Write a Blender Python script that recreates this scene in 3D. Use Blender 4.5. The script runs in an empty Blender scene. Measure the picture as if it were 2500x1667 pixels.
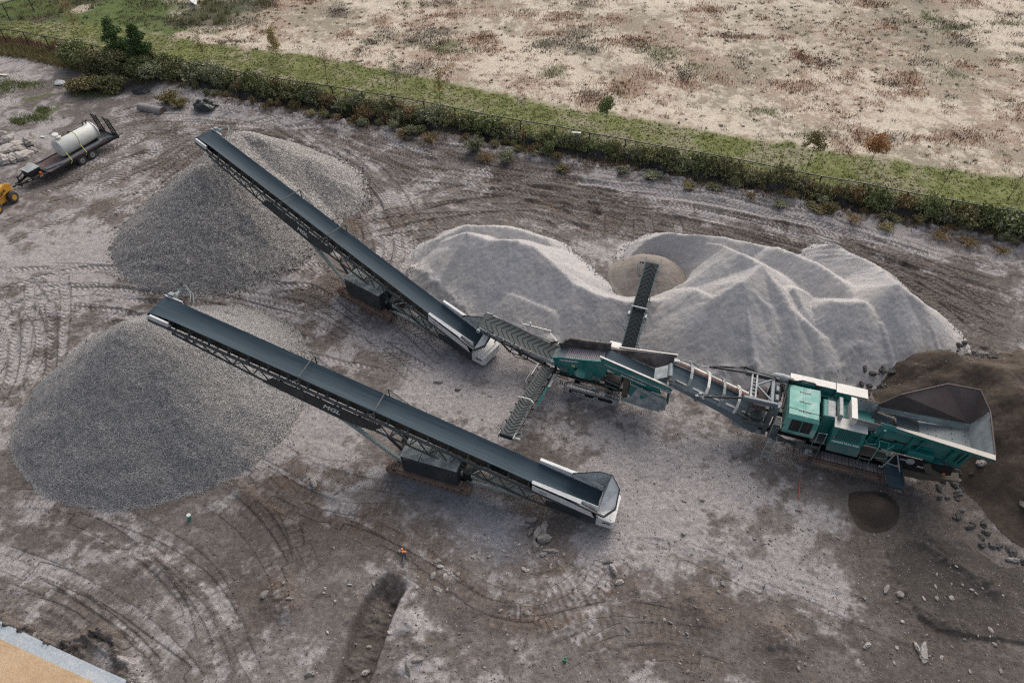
import bpy, math, random
import numpy as np
from mathutils import Vector, Matrix
R = math.radians
SC = bpy.context.scene
COL = SC.collection
random.seed(7)

# ---------------------------------------------------------------- camera
F, TH, CH = 1667.0, R(45.5), 30.0
cam = bpy.data.cameras.new('camera'); camo = bpy.data.objects.new('camera', cam); COL.objects.link(camo)
cam.sensor_width = 36.0; cam.lens = 36.0 * F / 2500.0; cam.clip_end = 3000; cam.clip_start = 0.1
camo.location = (0, 0, CH); camo.rotation_euler = (math.pi / 2 - TH, 0, 0)
SC.camera = camo

# ---------------------------------------------------------------- sky and sun (bright overcast, low glow from beyond the fence)
SUN_EL, SUN_AZ = 42.0, 22.0      # azimuth measured from +Y towards +X
w = bpy.data.worlds.new('World'); SC.world = w; w.use_nodes = True
nt = w.node_tree; bg = nt.nodes['Background']
sky = nt.nodes.new('ShaderNodeTexSky'); sky.sky_type = 'NISHITA'; sky.sun_disc = False
sky.sun_elevation = R(SUN_EL); sky.sun_rotation = R(SUN_AZ)
sky.air_density = 1.0; sky.dust_density = 6.0; sky.ozone_density = 1.2
hs_ = nt.nodes.new('ShaderNodeHueSaturation'); hs_.inputs['Saturation'].default_value = 0.5; nt.links.new(sky.outputs[0], hs_.inputs['Color']); nt.links.new(hs_.outputs[0], bg.inputs[0]); bg.inputs[1].default_value = 0.15
sl = bpy.data.lights.new('sun', 'SUN'); sl.energy = 0.8; sl.angle = R(60); sl.color = (1.0, 0.85, 0.68)
so = bpy.data.objects.new('sun', sl); COL.objects.link(so)
sd = Vector((math.sin(R(SUN_AZ)) * math.cos(R(SUN_EL)), math.cos(R(SUN_AZ)) * math.cos(R(SUN_EL)), math.sin(R(SUN_EL))))
so.rotation_euler = sd.to_track_quat('Z', 'Y').to_euler(); so.location = (0, 0, 60)
SC.cycles.use_denoising = False; SC.cycles.filter_width = 1.2
SC.view_settings.view_transform = 'Standard'; SC.view_settings.look = 'None'
SC.view_settings.exposure = 0.23; SC.view_settings.gamma = 1.0

# ---------------------------------------------------------------- survey: a bearing of the photograph and a height give a place in the yard
FW = np.array([0, math.cos(TH), -math.sin(TH)]); UP = np.array([0, math.sin(TH), math.cos(TH)]); RT = np.array([1., 0, 0])
def at(u, v, z=0.0):
    d = FW + (u - 1250) / F * RT + (833.5 - v) / F * UP
    t = (z - CH) / d[2]
    return Vector((t * d[0], t * d[1], z))
def mpp(u, v):                                     # metres per photo pixel across, and along the ground
    d = FW + (u - 1250) / F * RT + (833.5 - v) / F * UP
    t = -CH / d[2]; return t / F, t / F / (-d[2] / np.linalg.norm(d))

# ---------------------------------------------------------------- objects
def tag(o, label=None, cat=None, group=None, kind=None):
    if label: o['label'] = label
    if cat: o['category'] = cat
    if group: o['group'] = group
    if kind: o['kind'] = kind
    return o
def thing(name, label, cat, loc=(0, 0, 0), rz=0.0, group=None):
    o = bpy.data.objects.new(name, None); COL.objects.link(o)
    o.location = loc; o.rotation_euler = (0, 0, rz); o.empty_display_size = 0.3
    return tag(o, label, cat, group)
def copy_tree(o, parent=None):
    c = o.copy(); COL.objects.link(c); c.parent = parent
    for ch in [x for x in bpy.data.objects if x.parent == o]:
        copy_tree(ch, c)
    return c

class MB:
    def __init__(s): s.v = []; s.f = []
    def add(s, vs, fs):
        b = len(s.v); s.v.extend([tuple(x) for x in vs]); s.f.extend([tuple(b + i for i in f) for f in fs]); return s
    def box(s, x0, x1, y0, y1, z0, z1, c=0.0):
        if c <= 0:
            v = [(x, y, z) for z in (z0, z1) for x, y in ((x0, y0), (x1, y0), (x1, y1), (x0, y1))]
            return s.add(v, [(3, 2, 1, 0), (4, 5, 6, 7), (0, 1, 5, 4), (1, 2, 6, 5), (2, 3, 7, 6), (3, 0, 4, 7)])
        v = []; 
        for z, k in ((z0, c), (z0 + c, 0), (z1 - c, 0), (z1, c)):
            xa, xb, ya, yb = x0 + k, x1 - k, y0 + k, y1 - k; q = c * 0.8
            v += [(xa + q, ya, z), (xb - q, ya, z), (xb, ya + q, z), (xb, yb - q, z), (xb - q, yb, z), (xa + q, yb, z), (xa, yb - q, z), (xa, ya + q, z)]
        f = [tuple(range(7, -1, -1)), tuple(range(24, 32))]
        for l in range(3):
            for i in range(8):
                j = (i + 1) % 8; f.append((l * 8 + i, l * 8 + j, l * 8 + 8 + j, l * 8 + 8 + i))
        return s.add(v, f)
    def bar(s, a, b, w=0.06, h=None, up=(0, 0, 1)):
        a, b = Vector(a), Vector(b); h = h or w; d = (b - a)
        if d.length < 1e-6: return s
        d.normalize(); u = Vector(up)
        if abs(d.dot(u)) > 0.98: u = Vector((1, 0, 0))
        sd_ = d.cross(u).normalized() * (w / 2); u2 = sd_.cross(d).normalized() * (h / 2)
        v = [p + i * sd_ + j * u2 for p in (a, b) for i, j in ((-1, -1), (1, -1), (1, 1), (-1, 1))]
        return s.add(v, [(0, 1, 2, 3), (7, 6, 5, 4), (4, 5, 1, 0), (5, 6, 2, 1), (6, 7, 3, 2), (7, 4, 0, 3)])
    def tube(s, pts, r=0.03, n=8):
        pts = [Vector(p) for p in pts]; rs = r if isinstance(r, (list, tuple)) else [r] * len(pts); rings = []
        prev = None
        for i, p in enumerate(pts):
            d = (pts[min(i + 1, len(pts) - 1)] - pts[max(i - 1, 0)])
            d = d.normalized() if d.length > 1e-9 else Vector((0, 0, 1))
            if prev is None:
                u = Vector((0, 0, 1)) if abs(d.z) < 0.9 else Vector((1, 0, 0))
            else: u = prev
            a = d.cross(u)
            if a.length < 1e-4: a = d.cross(Vector((0, 1, 0)))
            a.normalize(); b = a.cross(d).normalized(); prev = b
            rings.append([p + (a * math.cos(2 * math.pi * k / n) + b * math.sin(2 * math.pi * k / n)) * rs[i] for k in range(n)])
        v = [x for rg in rings for x in rg]; f = []
        for i in range(len(pts) - 1):
            for k in range(n):
                k2 = (k + 1) % n; f.append((i * n + k, (i + 1) * n + k, (i + 1) * n + k2, i * n + k2))
        f.append(tuple(range(n))); f.append(tuple((len(pts) - 1) * n + n - 1 - k for k in range(n)))
        return s.add(v, f)
    def plate(s, pts, t=0.03, n=None):               # polygon with thickness t along its normal
        pts = [Vector(p) for p in pts]
        if n is None:
            n = Vector((0, 0, 0))
            for i in range(len(pts)):
                a, b = pts[i], pts[(i + 1) % len(pts)]
                n += Vector(((a.y - b.y) * (a.z + b.z), (a.z - b.z) * (a.x + b.x), (a.x - b.x) * (a.y + b.y)))
            n.normalize()
        o = Vector(n) * (t / 2); k = len(pts)
        v = [p + o for p in pts] + [p - o for p in pts]
        f = [tuple(range(k)), tuple(range(2 * k - 1, k - 1, -1))] + [(i, k + i, k + (i + 1) % k, (i + 1) % k) for i in range(k)]
        return s.add(v, f)
    def prism(s, prof, y0, y1):                      # profile in x,z extruded along y
        k = len(prof); v = [(x, y0, z) for x, z in prof] + [(x, y1, z) for x, z in prof]
        return s.add(v, [tuple(range(k)), tuple(range(2 * k - 1, k - 1, -1))] + [(i, k + i, k + (i + 1) % k, (i + 1) % k) for i in range(k)])
    def disc(s, c, ax, r, h, n=20):
        c = Vector(c); ax = Vector(ax).normalized(); return s.tube([c, c + ax * h], r, n)
    def build(s, name, m, parent=None, label=None, smooth=False, inv=None):
        me = bpy.data.meshes.new(name)
        vs = s.v if inv is None else [tuple(inv @ Vector(p)) for p in s.v]
        me.from_pydata(vs, [], s.f); me.update()
        if m is not None: me.materials.append(m)
        o = bpy.data.objects.new(name, me); COL.objects.link(o); o.parent = parent
        if label: o['label'] = label
        # consistent outward normals
        import bmesh
        bm = bmesh.new(); bm.from_mesh(me); bmesh.ops.recalc_face_normals(bm, faces=bm.faces); bm.to_mesh(me); bm.free()
        if smooth:
            me.polygons.foreach_set('use_smooth', [True] * len(me.polygons))
            try: me.set_sharp_from_angle(angle=R(40))
            except Exception: pass
        return o

def lettering(text, o, xd, yd, size, m, parent, name='lettering', depth=0.012, shear=0.0):
    cu = bpy.data.curves.new(name, 'FONT'); cu.body = text; cu.size = size; cu.extrude = depth; cu.shear = shear; cu.resolution_u = 2
    cu.align_x = 'CENTER'; cu.align_y = 'CENTER'; cu.offset = size * 0.02
    tmp = bpy.data.objects.new(name, cu); COL.objects.link(tmp)
    bpy.context.view_layer.update()
    me = bpy.data.meshes.new_from_object(tmp.evaluated_get(bpy.context.evaluated_depsgraph_get()))
    bpy.data.objects.remove(tmp); me.name = name
    X = Vector(xd).normalized(); Y = Vector(yd); Y = (Y - X * Y.dot(X)).normalized(); Z = X.cross(Y)
    M = Matrix(((X.x, Y.x, Z.x, o[0]), (X.y, Y.y, Z.y, o[1]), (X.z, Y.z, Z.z, o[2]), (0, 0, 0, 1)))
    me.transform(M); me.materials.clear(); me.materials.append(m)
    ob = bpy.data.objects.new(name, me); COL.objects.link(ob); ob.parent = parent
    return ob

# ---------------------------------------------------------------- materials
def new_mat(name):
    m = bpy.data.materials.new(name); m.use_nodes = True; n = m.node_tree; b = n.nodes['Principled BSDF']; return m, n, b
def N(n, t, **k):
    x = n.nodes.new(t)
    for a, v in k.items():
        if a.startswith('i'): x.inputs[int(a[1:])].default_value = v
        else: setattr(x, a, v)
    return x
def mixc(n, fac, a, b, blend='MIX'):
    x = n.nodes.new('ShaderNodeMix'); x.data_type = 'RGBA'; x.blend_type = blend
    for i, v in ((0, fac), (6, a), (7, b)):
        if isinstance(v, bpy.types.NodeSocket): n.links.new(v, x.inputs[i])
        else: x.inputs[i].default_value = v if not isinstance(v, tuple) or len(v) == 4 else (*v, 1)
    return x.outputs[2]
def ramp(n, src, *st):
    r = n.nodes.new('ShaderNodeValToRGB'); n.links.new(src, r.inputs[0]); e = r.color_ramp.elements
    while len(e) < len(st): e.new(0.5)
    for el, (p, c) in zip(e, st):
        el.position = p; el.color = c if isinstance(c, tuple) and len(c) == 4 else ((*c, 1) if isinstance(c, tuple) else (c, c, c, 1))
    return r.outputs[0]
def noise(n, scale, detail=4, rough=0.55, vec=None, dist=0.0):
    x = N(n, 'ShaderNodeTexNoise'); x.inputs['Scale'].default_value = scale; x.inputs['Detail'].default_value = detail
    x.inputs['Roughness'].default_value = rough; x.inputs['Distortion'].default_value = dist
    if vec is not None: n.links.new(vec, x.inputs['Vector'])
    return x
def bump(n, b, src, strength=0.4, dist=0.02, chain=None):
    x = N(n, 'ShaderNodeBump'); x.inputs['Strength'].default_value = strength; x.inputs['Distance'].default_value = dist
    n.links.new(src, x.inputs['Height'])
    if chain is not None: n.links.new(chain, x.inputs['Normal'])
    n.links.new(x.outputs[0], b.inputs['Normal']); return x.outputs[0]
def paint(name, col, rough=0.5, metal=0.0, dust=0.35, dcol=(0.30, 0.275, 0.25), scale=1.3, rust=0.0, var=0.12, stretch=None, spec=0.4):
    """painted or bare steel with dust film, chips and rust"""
    m, n, b = new_mat(name); tc = N(n, 'ShaderNodeTexCoord'); v = tc.outputs['Object']
    if stretch:
        mp = N(n, 'ShaderNodeMapping'); mp.inputs['Scale'].default_value = stretch; n.links.new(v, mp.inputs[0]); v = mp.outputs[0]
    n1 = noise(n, scale, 6, 0.65, v); n2 = noise(n, scale * 6, 5, 0.6, v)
    c = mixc(n, n2.outputs[0], tuple(x * (1 - var) for x in col), tuple(min(1, x * (1 + var)) for x in col))
    d = ramp(n, n1.outputs[0], (0.62 - dust * 0.55, 0.0), (0.80 - dust * 0.3, min(1, 0.25 + dust)))
    c = mixc(n, d, c, dcol)
    if rust > 0:
        n3 = noise(n, scale * 2.7, 7, 0.7, v, 0.5)
        rr = ramp(n, n3.outputs[0], (0.70 - rust * 0.35, 0.0), (0.78 - rust * 0.25, 0.9))
        c = mixc(n, rr, c, (0.13, 0.06, 0.035))
    n.links.new(c, b.inputs['Base Color']); b.inputs['Roughness'].default_value = rough; b.inputs['Metallic'].default_value = metal
    b.inputs['Specular IOR Level'].default_value = spec
    bump(n, b, n2.outputs[0], 0.12, 0.01)
    return m
M = {}
M['teal'] = paint('teal_paint', (0.010, 0.150, 0.140), 0.5, 0, 0.34, (0.13, 0.22, 0.21), 1.2, 0.05)
M['teal_light'] = paint('faded_teal_paint', (0.040, 0.265, 0.225), 0.45, 0, 0.42, (0.35, 0.47, 0.44), 1.6, 0.06)
M['teal_grey'] = paint('dusty_teal_paint', (0.05, 0.13, 0.125), 0.7, 0, 0.5, (0.13, 0.16, 0.155), 1.2)
M['white'] = paint('white_paint', (0.66, 0.67, 0.68), 0.5, 0, 0.45, (0.45, 0.43, 0.42), 1.8, 0.0, 0.06)
M['white_worn'] = paint('worn_white_paint', (0.64, 0.62, 0.58), 0.5, 0, 0.35, (0.38, 0.40, 0.38), 1.8, 0.30, 0.08)
M['cream'] = paint('dusty_cream_rail', (0.62, 0.57, 0.50), 0.5, 0, 0.25, (0.42, 0.38, 0.33), 2.0, 0.12, 0.06)
M['charcoal'] = paint('charcoal_paint', (0.030, 0.036, 0.040), 0.45, 0, 0.18, (0.12, 0.115, 0.11), 1.0)
M['frame'] = paint('dark_grey_frame', (0.062, 0.075, 0.080), 0.5, 0, 0.30, (0.17, 0.165, 0.155), 1.5)
M['black'] = paint('black_steel', (0.012, 0.014, 0.016), 0.5, 0, 0.15, (0.07, 0.065, 0.06), 1.2)
M['steel'] = paint('grey_steel', (0.105, 0.135, 0.155), 0.45, 0.2, 0.28, (0.22, 0.22, 0.215), 1.4)
M['greymach'] = paint('blue_grey_paint', (0.115, 0.150, 0.175), 0.45, 0, 0.25, (0.21, 0.21, 0.205), 1.1)
M['strut'] = paint('pale_green_grey_strut', (0.25, 0.30, 0.295), 0.5, 0, 0.22, (0.30, 0.29, 0.27), 1.6)
M['galv'] = paint('dusty_grey_plate', (0.20, 0.23, 0.235), 0.55, 0.1, 0.40, (0.50, 0.50, 0.50), 2.6, 0.0, 0.15)
M['hopper_in'] = paint('scoured_hopper_steel', (0.15, 0.17, 0.18), 0.55, 0.1, 0.55, (0.45, 0.47, 0.48), 1.1, 0.0, 0.2)
M['boot_steel'] = paint('worn_silver_boot', (0.24, 0.265, 0.275), 0.5, 0.1, 0.5, (0.50, 0.52, 0.53), 1.6, 0.0, 0.2)
M['dustwhite'] = paint('dust_coated_plate', (0.55, 0.57, 0.58), 0.6, 0, 0.35, (0.33, 0.33, 0.34), 2.4, 0.0, 0.1)
M['rust'] = paint('rusty_plate', (0.090, 0.068, 0.066), 0.75, 0.1, 0.22, (0.16, 0.135, 0.125), 1.0, 0.22, 0.25)
M['rustbin'] = paint('dusty_brown_bin', (0.060, 0.048, 0.045), 0.8, 0, 0.35, (0.27, 0.25, 0.25), 1.1, 0.20, 0.25)
M['redstripe'] = paint('red_brown_liner', (0.17, 0.070, 0.058), 0.7, 0, 0.3, (0.24, 0.19, 0.17), 2)
M['chrome'] = paint('cylinder_rod', (0.70, 0.72, 0.74), 0.2, 0.9, 0.0)
M['trackrust'] = paint('rusty_track_shoe', (0.19, 0.125, 0.095), 0.85, 0, 0.4, (0.29, 0.23, 0.20), 2.2, 0.25, 0.25)
M['trackgrey'] = paint('dusty_track_shoe', (0.20, 0.18, 0.178), 0.85, 0, 0.45, (0.32, 0.30, 0.29), 2.2, 0.12, 0.2)
M['trackpale'] = paint('crusher_dust_track', (0.40, 0.375, 0.38), 0.85, 0, 0.6, (0.47, 0.45, 0.45), 2.2, 0.0, 0.15)
M['boxtop'] = paint('scuffed_green_grey_lid', (0.155, 0.185, 0.18), 0.6, 0, 0.42, (0.50, 0.52, 0.52), 2.6, 0.03, 0.2)
M['olive'] = paint('mud_caked_guard', (0.085, 0.080, 0.065), 0.9, 0, 0.4, (0.12, 0.095, 0.07), 2.0, 0.15, 0.2)
M['orange'] = paint('orange_reflector', (0.60, 0.16, 0.03), 0.4, 0, 0.2)
M['yellowlabel'] = paint('yellow_sticker', (0.55, 0.50, 0.22), 0.5, 0, 0.2)
M['whitetext'] = paint('white_lettering', (0.72, 0.76, 0.76), 0.5, 0, 0.12)
M['blacktext'] = paint('black_lettering', (0.02, 0.022, 0.025), 0.5, 0, 0.0)
M['tantext'] = paint('worn_tan_lettering', (0.30, 0.24, 0.13), 0.7, 0, 0.3)
M['greytext'] = paint('faded_grey_lettering', (0.30, 0.31, 0.33), 0.6, 0, 0.2)
M['yellow'] = paint('yellow_machine_paint', (0.56, 0.27, 0.025), 0.45, 0, 0.25, (0.35, 0.24, 0.12), 2.5, 0.04)
M['tyre'] = paint('worn_tyre_rubber', (0.030, 0.032, 0.034), 0.8, 0, 0.4, (0.11, 0.10, 0.09), 3)
M['glass'] = paint('dark_cab_glass', (0.012, 0.02, 0.018), 0.12, 0, 0.0)
M['tank'] = paint('chalky_white_tank', (0.60, 0.62, 0.60), 0.5, 0, 0.30, (0.42, 0.36, 0.30), 1.4, 0.13, 0.06)
M['deckred'] = paint('red_stained_timber_deck', (0.10, 0.060, 0.058), 0.8, 0, 0.35, (0.20, 0.17, 0.16), 2.0, 0.15, 0.3)
M['strap'] = paint('yellow_green_strap', (0.50, 0.50, 0.12), 0.7, 0, 0.1)
M['hose'] = paint('black_rubber_hose', (0.012, 0.013, 0.015), 0.5, 0, 0.15)

def belt_mat(name, base, edge, rough=0.42, dust=0.15):
    m, n, b = new_mat(name); tc = N(n, 'ShaderNodeTexCoord'); mp = N(n, 'ShaderNodeMapping'); mp.inputs['Scale'].default_value = (0.12, 9.0, 1)
    n.links.new(tc.outputs['Object'], mp.inputs[0]); n1 = noise(n, 1.0, 6, 0.6, mp.outputs[0])
    n2 = noise(n, 1.2, 4, 0.6, tc.outputs['Object']); n3 = noise(n, 60, 2, 0.5, tc.outputs['Object'])
    c = mixc(n, ramp(n, n1.outputs[0], (0.35, 0.0), (0.70, 1.0)), base, edge)
    c = mixc(n, ramp(n, n2.outputs[0], (0.5, 0.0), (0.85, dust)), c, (0.26, 0.26, 0.25))
    n.links.new(c, b.inputs['Base Color']); b.inputs['Roughness'].default_value = rough; b.inputs['Specular IOR Level'].default_value = 0.14
    bump(n, b, n3.outputs[0], 0.15, 0.004); return m
M['belt'] = belt_mat('stacker_belt_rubber', (0.022, 0.038, 0.054), (0.042, 0.068, 0.088), 0.62, 0.03)
M['belt2'] = belt_mat('chevron_belt_rubber', (0.040, 0.050, 0.055), (0.070, 0.080, 0.082), 0.65, 0.15)
M['belt3'] = belt_mat('dark_chevron_rubber', (0.012, 0.018, 0.022), (0.020, 0.030, 0.036), 0.5, 0.03)
M['rib'] = belt_mat('belt_chevron_rib', (0.008, 0.010, 0.012), (0.014, 0.017, 0.019), 0.6, 0.0)
def mesh_mat(name, col, hole, sx, sz, axes='XY', thr=0.42):
    """woven or punched sheet: dark openings in a metal grid, laid out in object coordinates"""
    m, n, b = new_mat(name); tc = N(n, 'ShaderNodeTexCoord'); sp = N(n, 'ShaderNodeSeparateXYZ'); n.links.new(tc.outputs['Object'], sp.inputs[0])
    outs = []
    for ax, s_ in zip(axes, (sx, sz)):
        mu = N(n, 'ShaderNodeMath', operation='MULTIPLY'); n.links.new(sp.outputs['XYZ'.index(ax)], mu.inputs[0]); mu.inputs[1].default_value = s_
        fr = N(n, 'ShaderNodeMath', operation='FRACT'); n.links.new(mu.outputs[0], fr.inputs[0])
        g = N(n, 'ShaderNodeMath', operation='GREATER_THAN'); n.links.new(fr.outputs[0], g.inputs[0]); g.inputs[1].default_value = thr; outs.append(g.outputs[0])
    a = N(n, 'ShaderNodeMath', operation='MULTIPLY'); n.links.new(outs[0], a.inputs[0]); n.links.new(outs[1], a.inputs[1])
    nn = noise(n, 3, 4, 0.6, tc.outputs['Object']); c0 = mixc(n, nn.outputs[0], tuple(x * 0.7 for x in col), tuple(x * 1.3 for x in col))
    n.links.new(mixc(n, a.outputs[0], c0, hole), b.inputs['Base Color']); b.inputs['Roughness'].default_value = 0.6
    return m
M['screen'] = mesh_mat('screen_mesh', (0.27, 0.24, 0.27), (0.012, 0.013, 0.015), 9.0, 12.0, 'XY', 0.45)
M['grille'] = mesh_mat('punched_teal_grille', (0.012, 0.13, 0.125), (0.002, 0.018, 0.022), 11, 11, 'XZ', 0.38)
M['louvre'] = mesh_mat('louvred_black_grille', (0.075, 0.085, 0.088), (0.012, 0.012, 0.013), 1.4, 22, 'XZ', 0.02)

# ================================================================ numpy helpers
rng = np.random.default_rng(11)
_T = {}
def vnoise(x, y, seed=0):
    if seed not in _T: _T[seed] = np.random.default_rng(1000 + seed).random((256, 256)).astype(np.float32)
    T = _T[seed]; xi = np.floor(x); yi = np.floor(y); fx = (x - xi).astype(np.float32); fy = (y - yi).astype(np.float32)
    xi = xi.astype(np.int32) & 255; yi = yi.astype(np.int32) & 255; x1 = (xi + 1) & 255; y1 = (yi + 1) & 255
    fx = fx * fx * (3 - 2 * fx); fy = fy * fy * (3 - 2 * fy)
    a = T[yi, xi]; b = T[yi, x1]; c = T[y1, xi]; d = T[y1, x1]
    return (a + (b - a) * fx) * (1 - fy) + (c + (d - c) * fx) * fy
def fbm(x, y, f, o=4, seed=0, g=0.5):
    s = 0; a = 1.0; t = 0
    for k in range(o):
        cs, sn = math.cos(0.7 * k + seed), math.sin(0.7 * k + seed)
        s = s + a * vnoise((x * cs - y * sn) * f + 17 * k, (x * sn + y * cs) * f + 31 * k, seed + k); t += a; a *= g; f *= 2.03
    return s / t                                   # 0..1
def sst(x, a, b):
    t = np.clip((x - a) / (b - a), 0, 1); return t * t * (3 - 2 * t)
def mesh_np(name, V, Fc, mat, parent=None, smooth=False, attrs=None):
    me = bpy.data.meshes.new(name); V = np.asarray(V, np.float32); Fc = np.asarray(Fc, np.int32); k = Fc.shape[1]
    me.vertices.add(len(V)); me.vertices.foreach_set('co', V.ravel())
    me.loops.add(Fc.size); me.loops.foreach_set('vertex_index', Fc.ravel())
    me.polygons.add(len(Fc)); me.polygons.foreach_set('loop_start', np.arange(0, Fc.size, k, dtype=np.int32))
    if smooth: me.polygons.foreach_set('use_smooth', np.ones(len(Fc), bool))
    me.update(calc_edges=True)
    for an, ty, dat in (attrs or []):
        a = me.attributes.new(an, ty, 'POINT'); a.data.foreach_set('color' if 'COLOR' in ty else ('vector' if 'VECTOR' in ty else 'value'), np.asarray(dat, np.float32).ravel())
    me.materials.append(mat); o = bpy.data.objects.new(name, me); COL.objects.link(o); o.parent = parent
    return o
def catmull(P, step=0.35):
    P = [np.array(p[:2], float) for p in P]
    if len(P) == 2: n = max(2, int(np.linalg.norm(P[1] - P[0]) / step)); return np.array([P[0] + (P[1] - P[0]) * i / n for i in range(n + 1)])
    Q = [2 * P[0] - P[1]] + P + [2 * P[-1] - P[-2]]; out = []
    for i in range(1, len(Q) - 2):
        n = max(2, int(np.linalg.norm(Q[i + 1] - Q[i]) / step))
        for k in range(n):
            t = k / n; out.append(0.5 * (2 * Q[i] + (Q[i + 1] - Q[i - 1]) * t + (2 * Q[i - 1] - 5 * Q[i] + 4 * Q[i + 1] - Q[i + 2]) * t * t + (3 * Q[i] - Q[i - 1] - 3 * Q[i + 1] + Q[i + 2]) * t ** 3))
    out.append(Q[-2]); return np.array(out)
def wpts(px, z=0.0): return [tuple(at(u, v, z))[:2] for u, v in px]

# ================================================================ the ground sheet: heights and soil colours on one grid
ys = [3.0]
while ys[-1] < 97: ys.append(ys[-1] + (ys[-1] ** 2 + 900) / 20490 * 0.92)
st_ = ys[-1] - ys[-2]
while ys[-1] < 900: st_ *= 1.12; ys.append(ys[-1] + st_)
ys = [-60, -20, -8, -2, 1] + ys
xs = [0.0]
while xs[-1] < 72: xs.append(xs[-1] + 0.082 + max(0, xs[-1] - 18) * 0.0012)
st_ = xs[-1] - xs[-2]
while xs[-1] < 900: st_ *= 1.2; xs.append(xs[-1] + st_)
xs = np.array([-x for x in xs[:0:-1]] + xs); ys = np.array(ys)
X, Y = np.meshgrid(xs, ys); X = X.astype(np.float32); Y = Y.astype(np.float32)
nx, ny = len(xs), len(ys)
wx = X + (fbm(X, Y, 0.35, 3, 50) - 0.5) * 3.0; wy = Y + (fbm(X, Y, 0.35, 3, 60) - 0.5) * 3.0      # warped coordinates for ragged edges
Hh = (fbm(X, Y, 0.06, 3, 1) - 0.5) * 0.30 + (fbm(X, Y, 0.5, 4, 5) - 0.5) * 0.18 + (fbm(X, Y, 1.7, 4, 15, .62) - 0.5) * 0.13 * sst(Y, 70, 40)
def win(x0, x1, y0, y1):
    i0, i1 = np.searchsorted(xs, (x0, x1)); j0, j1 = np.searchsorted(ys, (y0, y1))
    return slice(max(0, j0 - 1), j1 + 1), slice(max(0, i0 - 1), i1 + 1)
def blob(u, v, ru, rv, rot=0.0):                    # soft elliptic patch of soil, its size given in photo pixels
    c = at(u, v); a, b = mpp(u, v); ra, rb = ru * a, rv * b; r = max(ra, rb) * 2.2
    W = win(c.x - r, c.x + r, c.y - r, c.y + r); dx, dy = wx[W] - c.x, wy[W] - c.y
    cs, sn = math.cos(rot), math.sin(rot); p = (dx * cs + dy * sn) / ra; q = (-dx * sn + dy * cs) / rb
    return W, np.exp(-(p * p + q * q))
def polyd(P, X_, Y_):                               # distance, arc length, signed side to a polyline
    best = np.full(X_.shape, 1e9, np.float32); S = np.zeros_like(best); G = np.zeros_like(best); s0 = 0
    for a, b in zip(P[:-1], P[1:]):
        d = b - a; L = np.linalg.norm(d)
        if L < 1e-6: continue
        t = np.clip(((X_ - a[0]) * d[0] + (Y_ - a[1]) * d[1]) / (L * L), 0, 1)
        ex = X_ - a[0] - t * d[0]; ey = Y_ - a[1] - t * d[1]; dd = np.hypot(ex, ey); m = dd < best
        best[m] = dd[m]; S[m] = (s0 + t * L)[m]; G[m] = ((d[0] * ey - d[1] * ex) / L)[m]; s0 += L
    return best, S, G
def inpoly(P, X_, Y_):
    m = np.zeros(X_.shape, bool); n = len(P)
    for i in range(n):
        x1, y1 = P[i]; x2, y2 = P[(i + 1) % n]
        if y1 == y2: continue
        m ^= ((y1 > Y_) != (y2 > Y_)) & (X_ < (x2 - x1) * (Y_ - y1) / (y2 - y1) + x1)
    return m

# --- palette (linear)
PALE = np.array([.315, .295, .293]); DIRT = np.array([.122, .104, .094]); MID = np.array([.180, .163, .155]); DARK = np.array([.060, .051, .045])
BROWN = np.array([.130, .097, .078]); SAND = np.array([.55, .485, .395]); GRASS = np.array([.145, .162, .055]); OLIVE = np.array([.075, .085, .030])
pale = np.full(X.shape, -0.02, np.float32); dark = np.zeros_like(pale); brown = np.zeros_like(pale); stone = np.full(X.shape, 0.25, np.float32)
for a in [(120, 690, 260, 130, .42), (60, 850, 120, 170, .30), (300, 640, 160, 60, .25), (560, 740, 120, 40, .15), (900, 600, 130, 110, .28), (980, 850, 150, 90, .22), (760, 960, 80, 90, .55), (800, 1060, 110, 60, .6), (745, 985, 60, 60, .4), (800, 1000, 60, 30, .3), (985, 1485, 22, 30, .9),
          (870, 1190, 70, 60, .5), (860, 1250, 60, 25, .5), (1100, 800, 150, 60, .2), (1250, 900, 200, 90, .28), (1250, 1050, 160, 120, .34), (1560, 1060, 200, 90, .36), (1680, 1200, 200, 90, .42), (1640, 1300, 160, 60, .5),
          (1830, 1360, 200, 60, .45), (1980, 1440, 160, 50, .25), (2120, 1510, 130, 40, .2), (1480, 800, 160, 30, .25), (1750, 920, 150, 40, .3), (560, 250, 120, 30, .5), (450, 280, 110, 25, .35), (800, 300, 60, 30, .4), (880, 360, 90, 50, .25),
          (60, 160, 120, 60, .42), (90, 260, 120, 50, .3), (60, 330, 110, 60, .35), (1000, 440, 220, 80, .10), (1500, 430, 250, 30, .28), (1700, 480, 200, 22, .35), (2000, 570, 260, 24, .3), (2250, 620, 200, 30, .2), (1550, 600, 90, 60, .35), (1750, 540, 200, 26, .2),
          (300, 350, 200, 50, .05), (150, 560, 180, 50, .12), (1480, 1180, 200, 120, .1), (1650, 1420, 100, 30, .2), (660, 1330, 60, 40, .25), (400, 1480, 200, 60, .12), (180, 1380, 200, 50, .14), (2380, 760, 150, 120, .02), (1000, 960, 120, 60, .2)]:
    W, g = blob(*a[:4], rot=-0.3); pale[W] += a[4] * g
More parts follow.
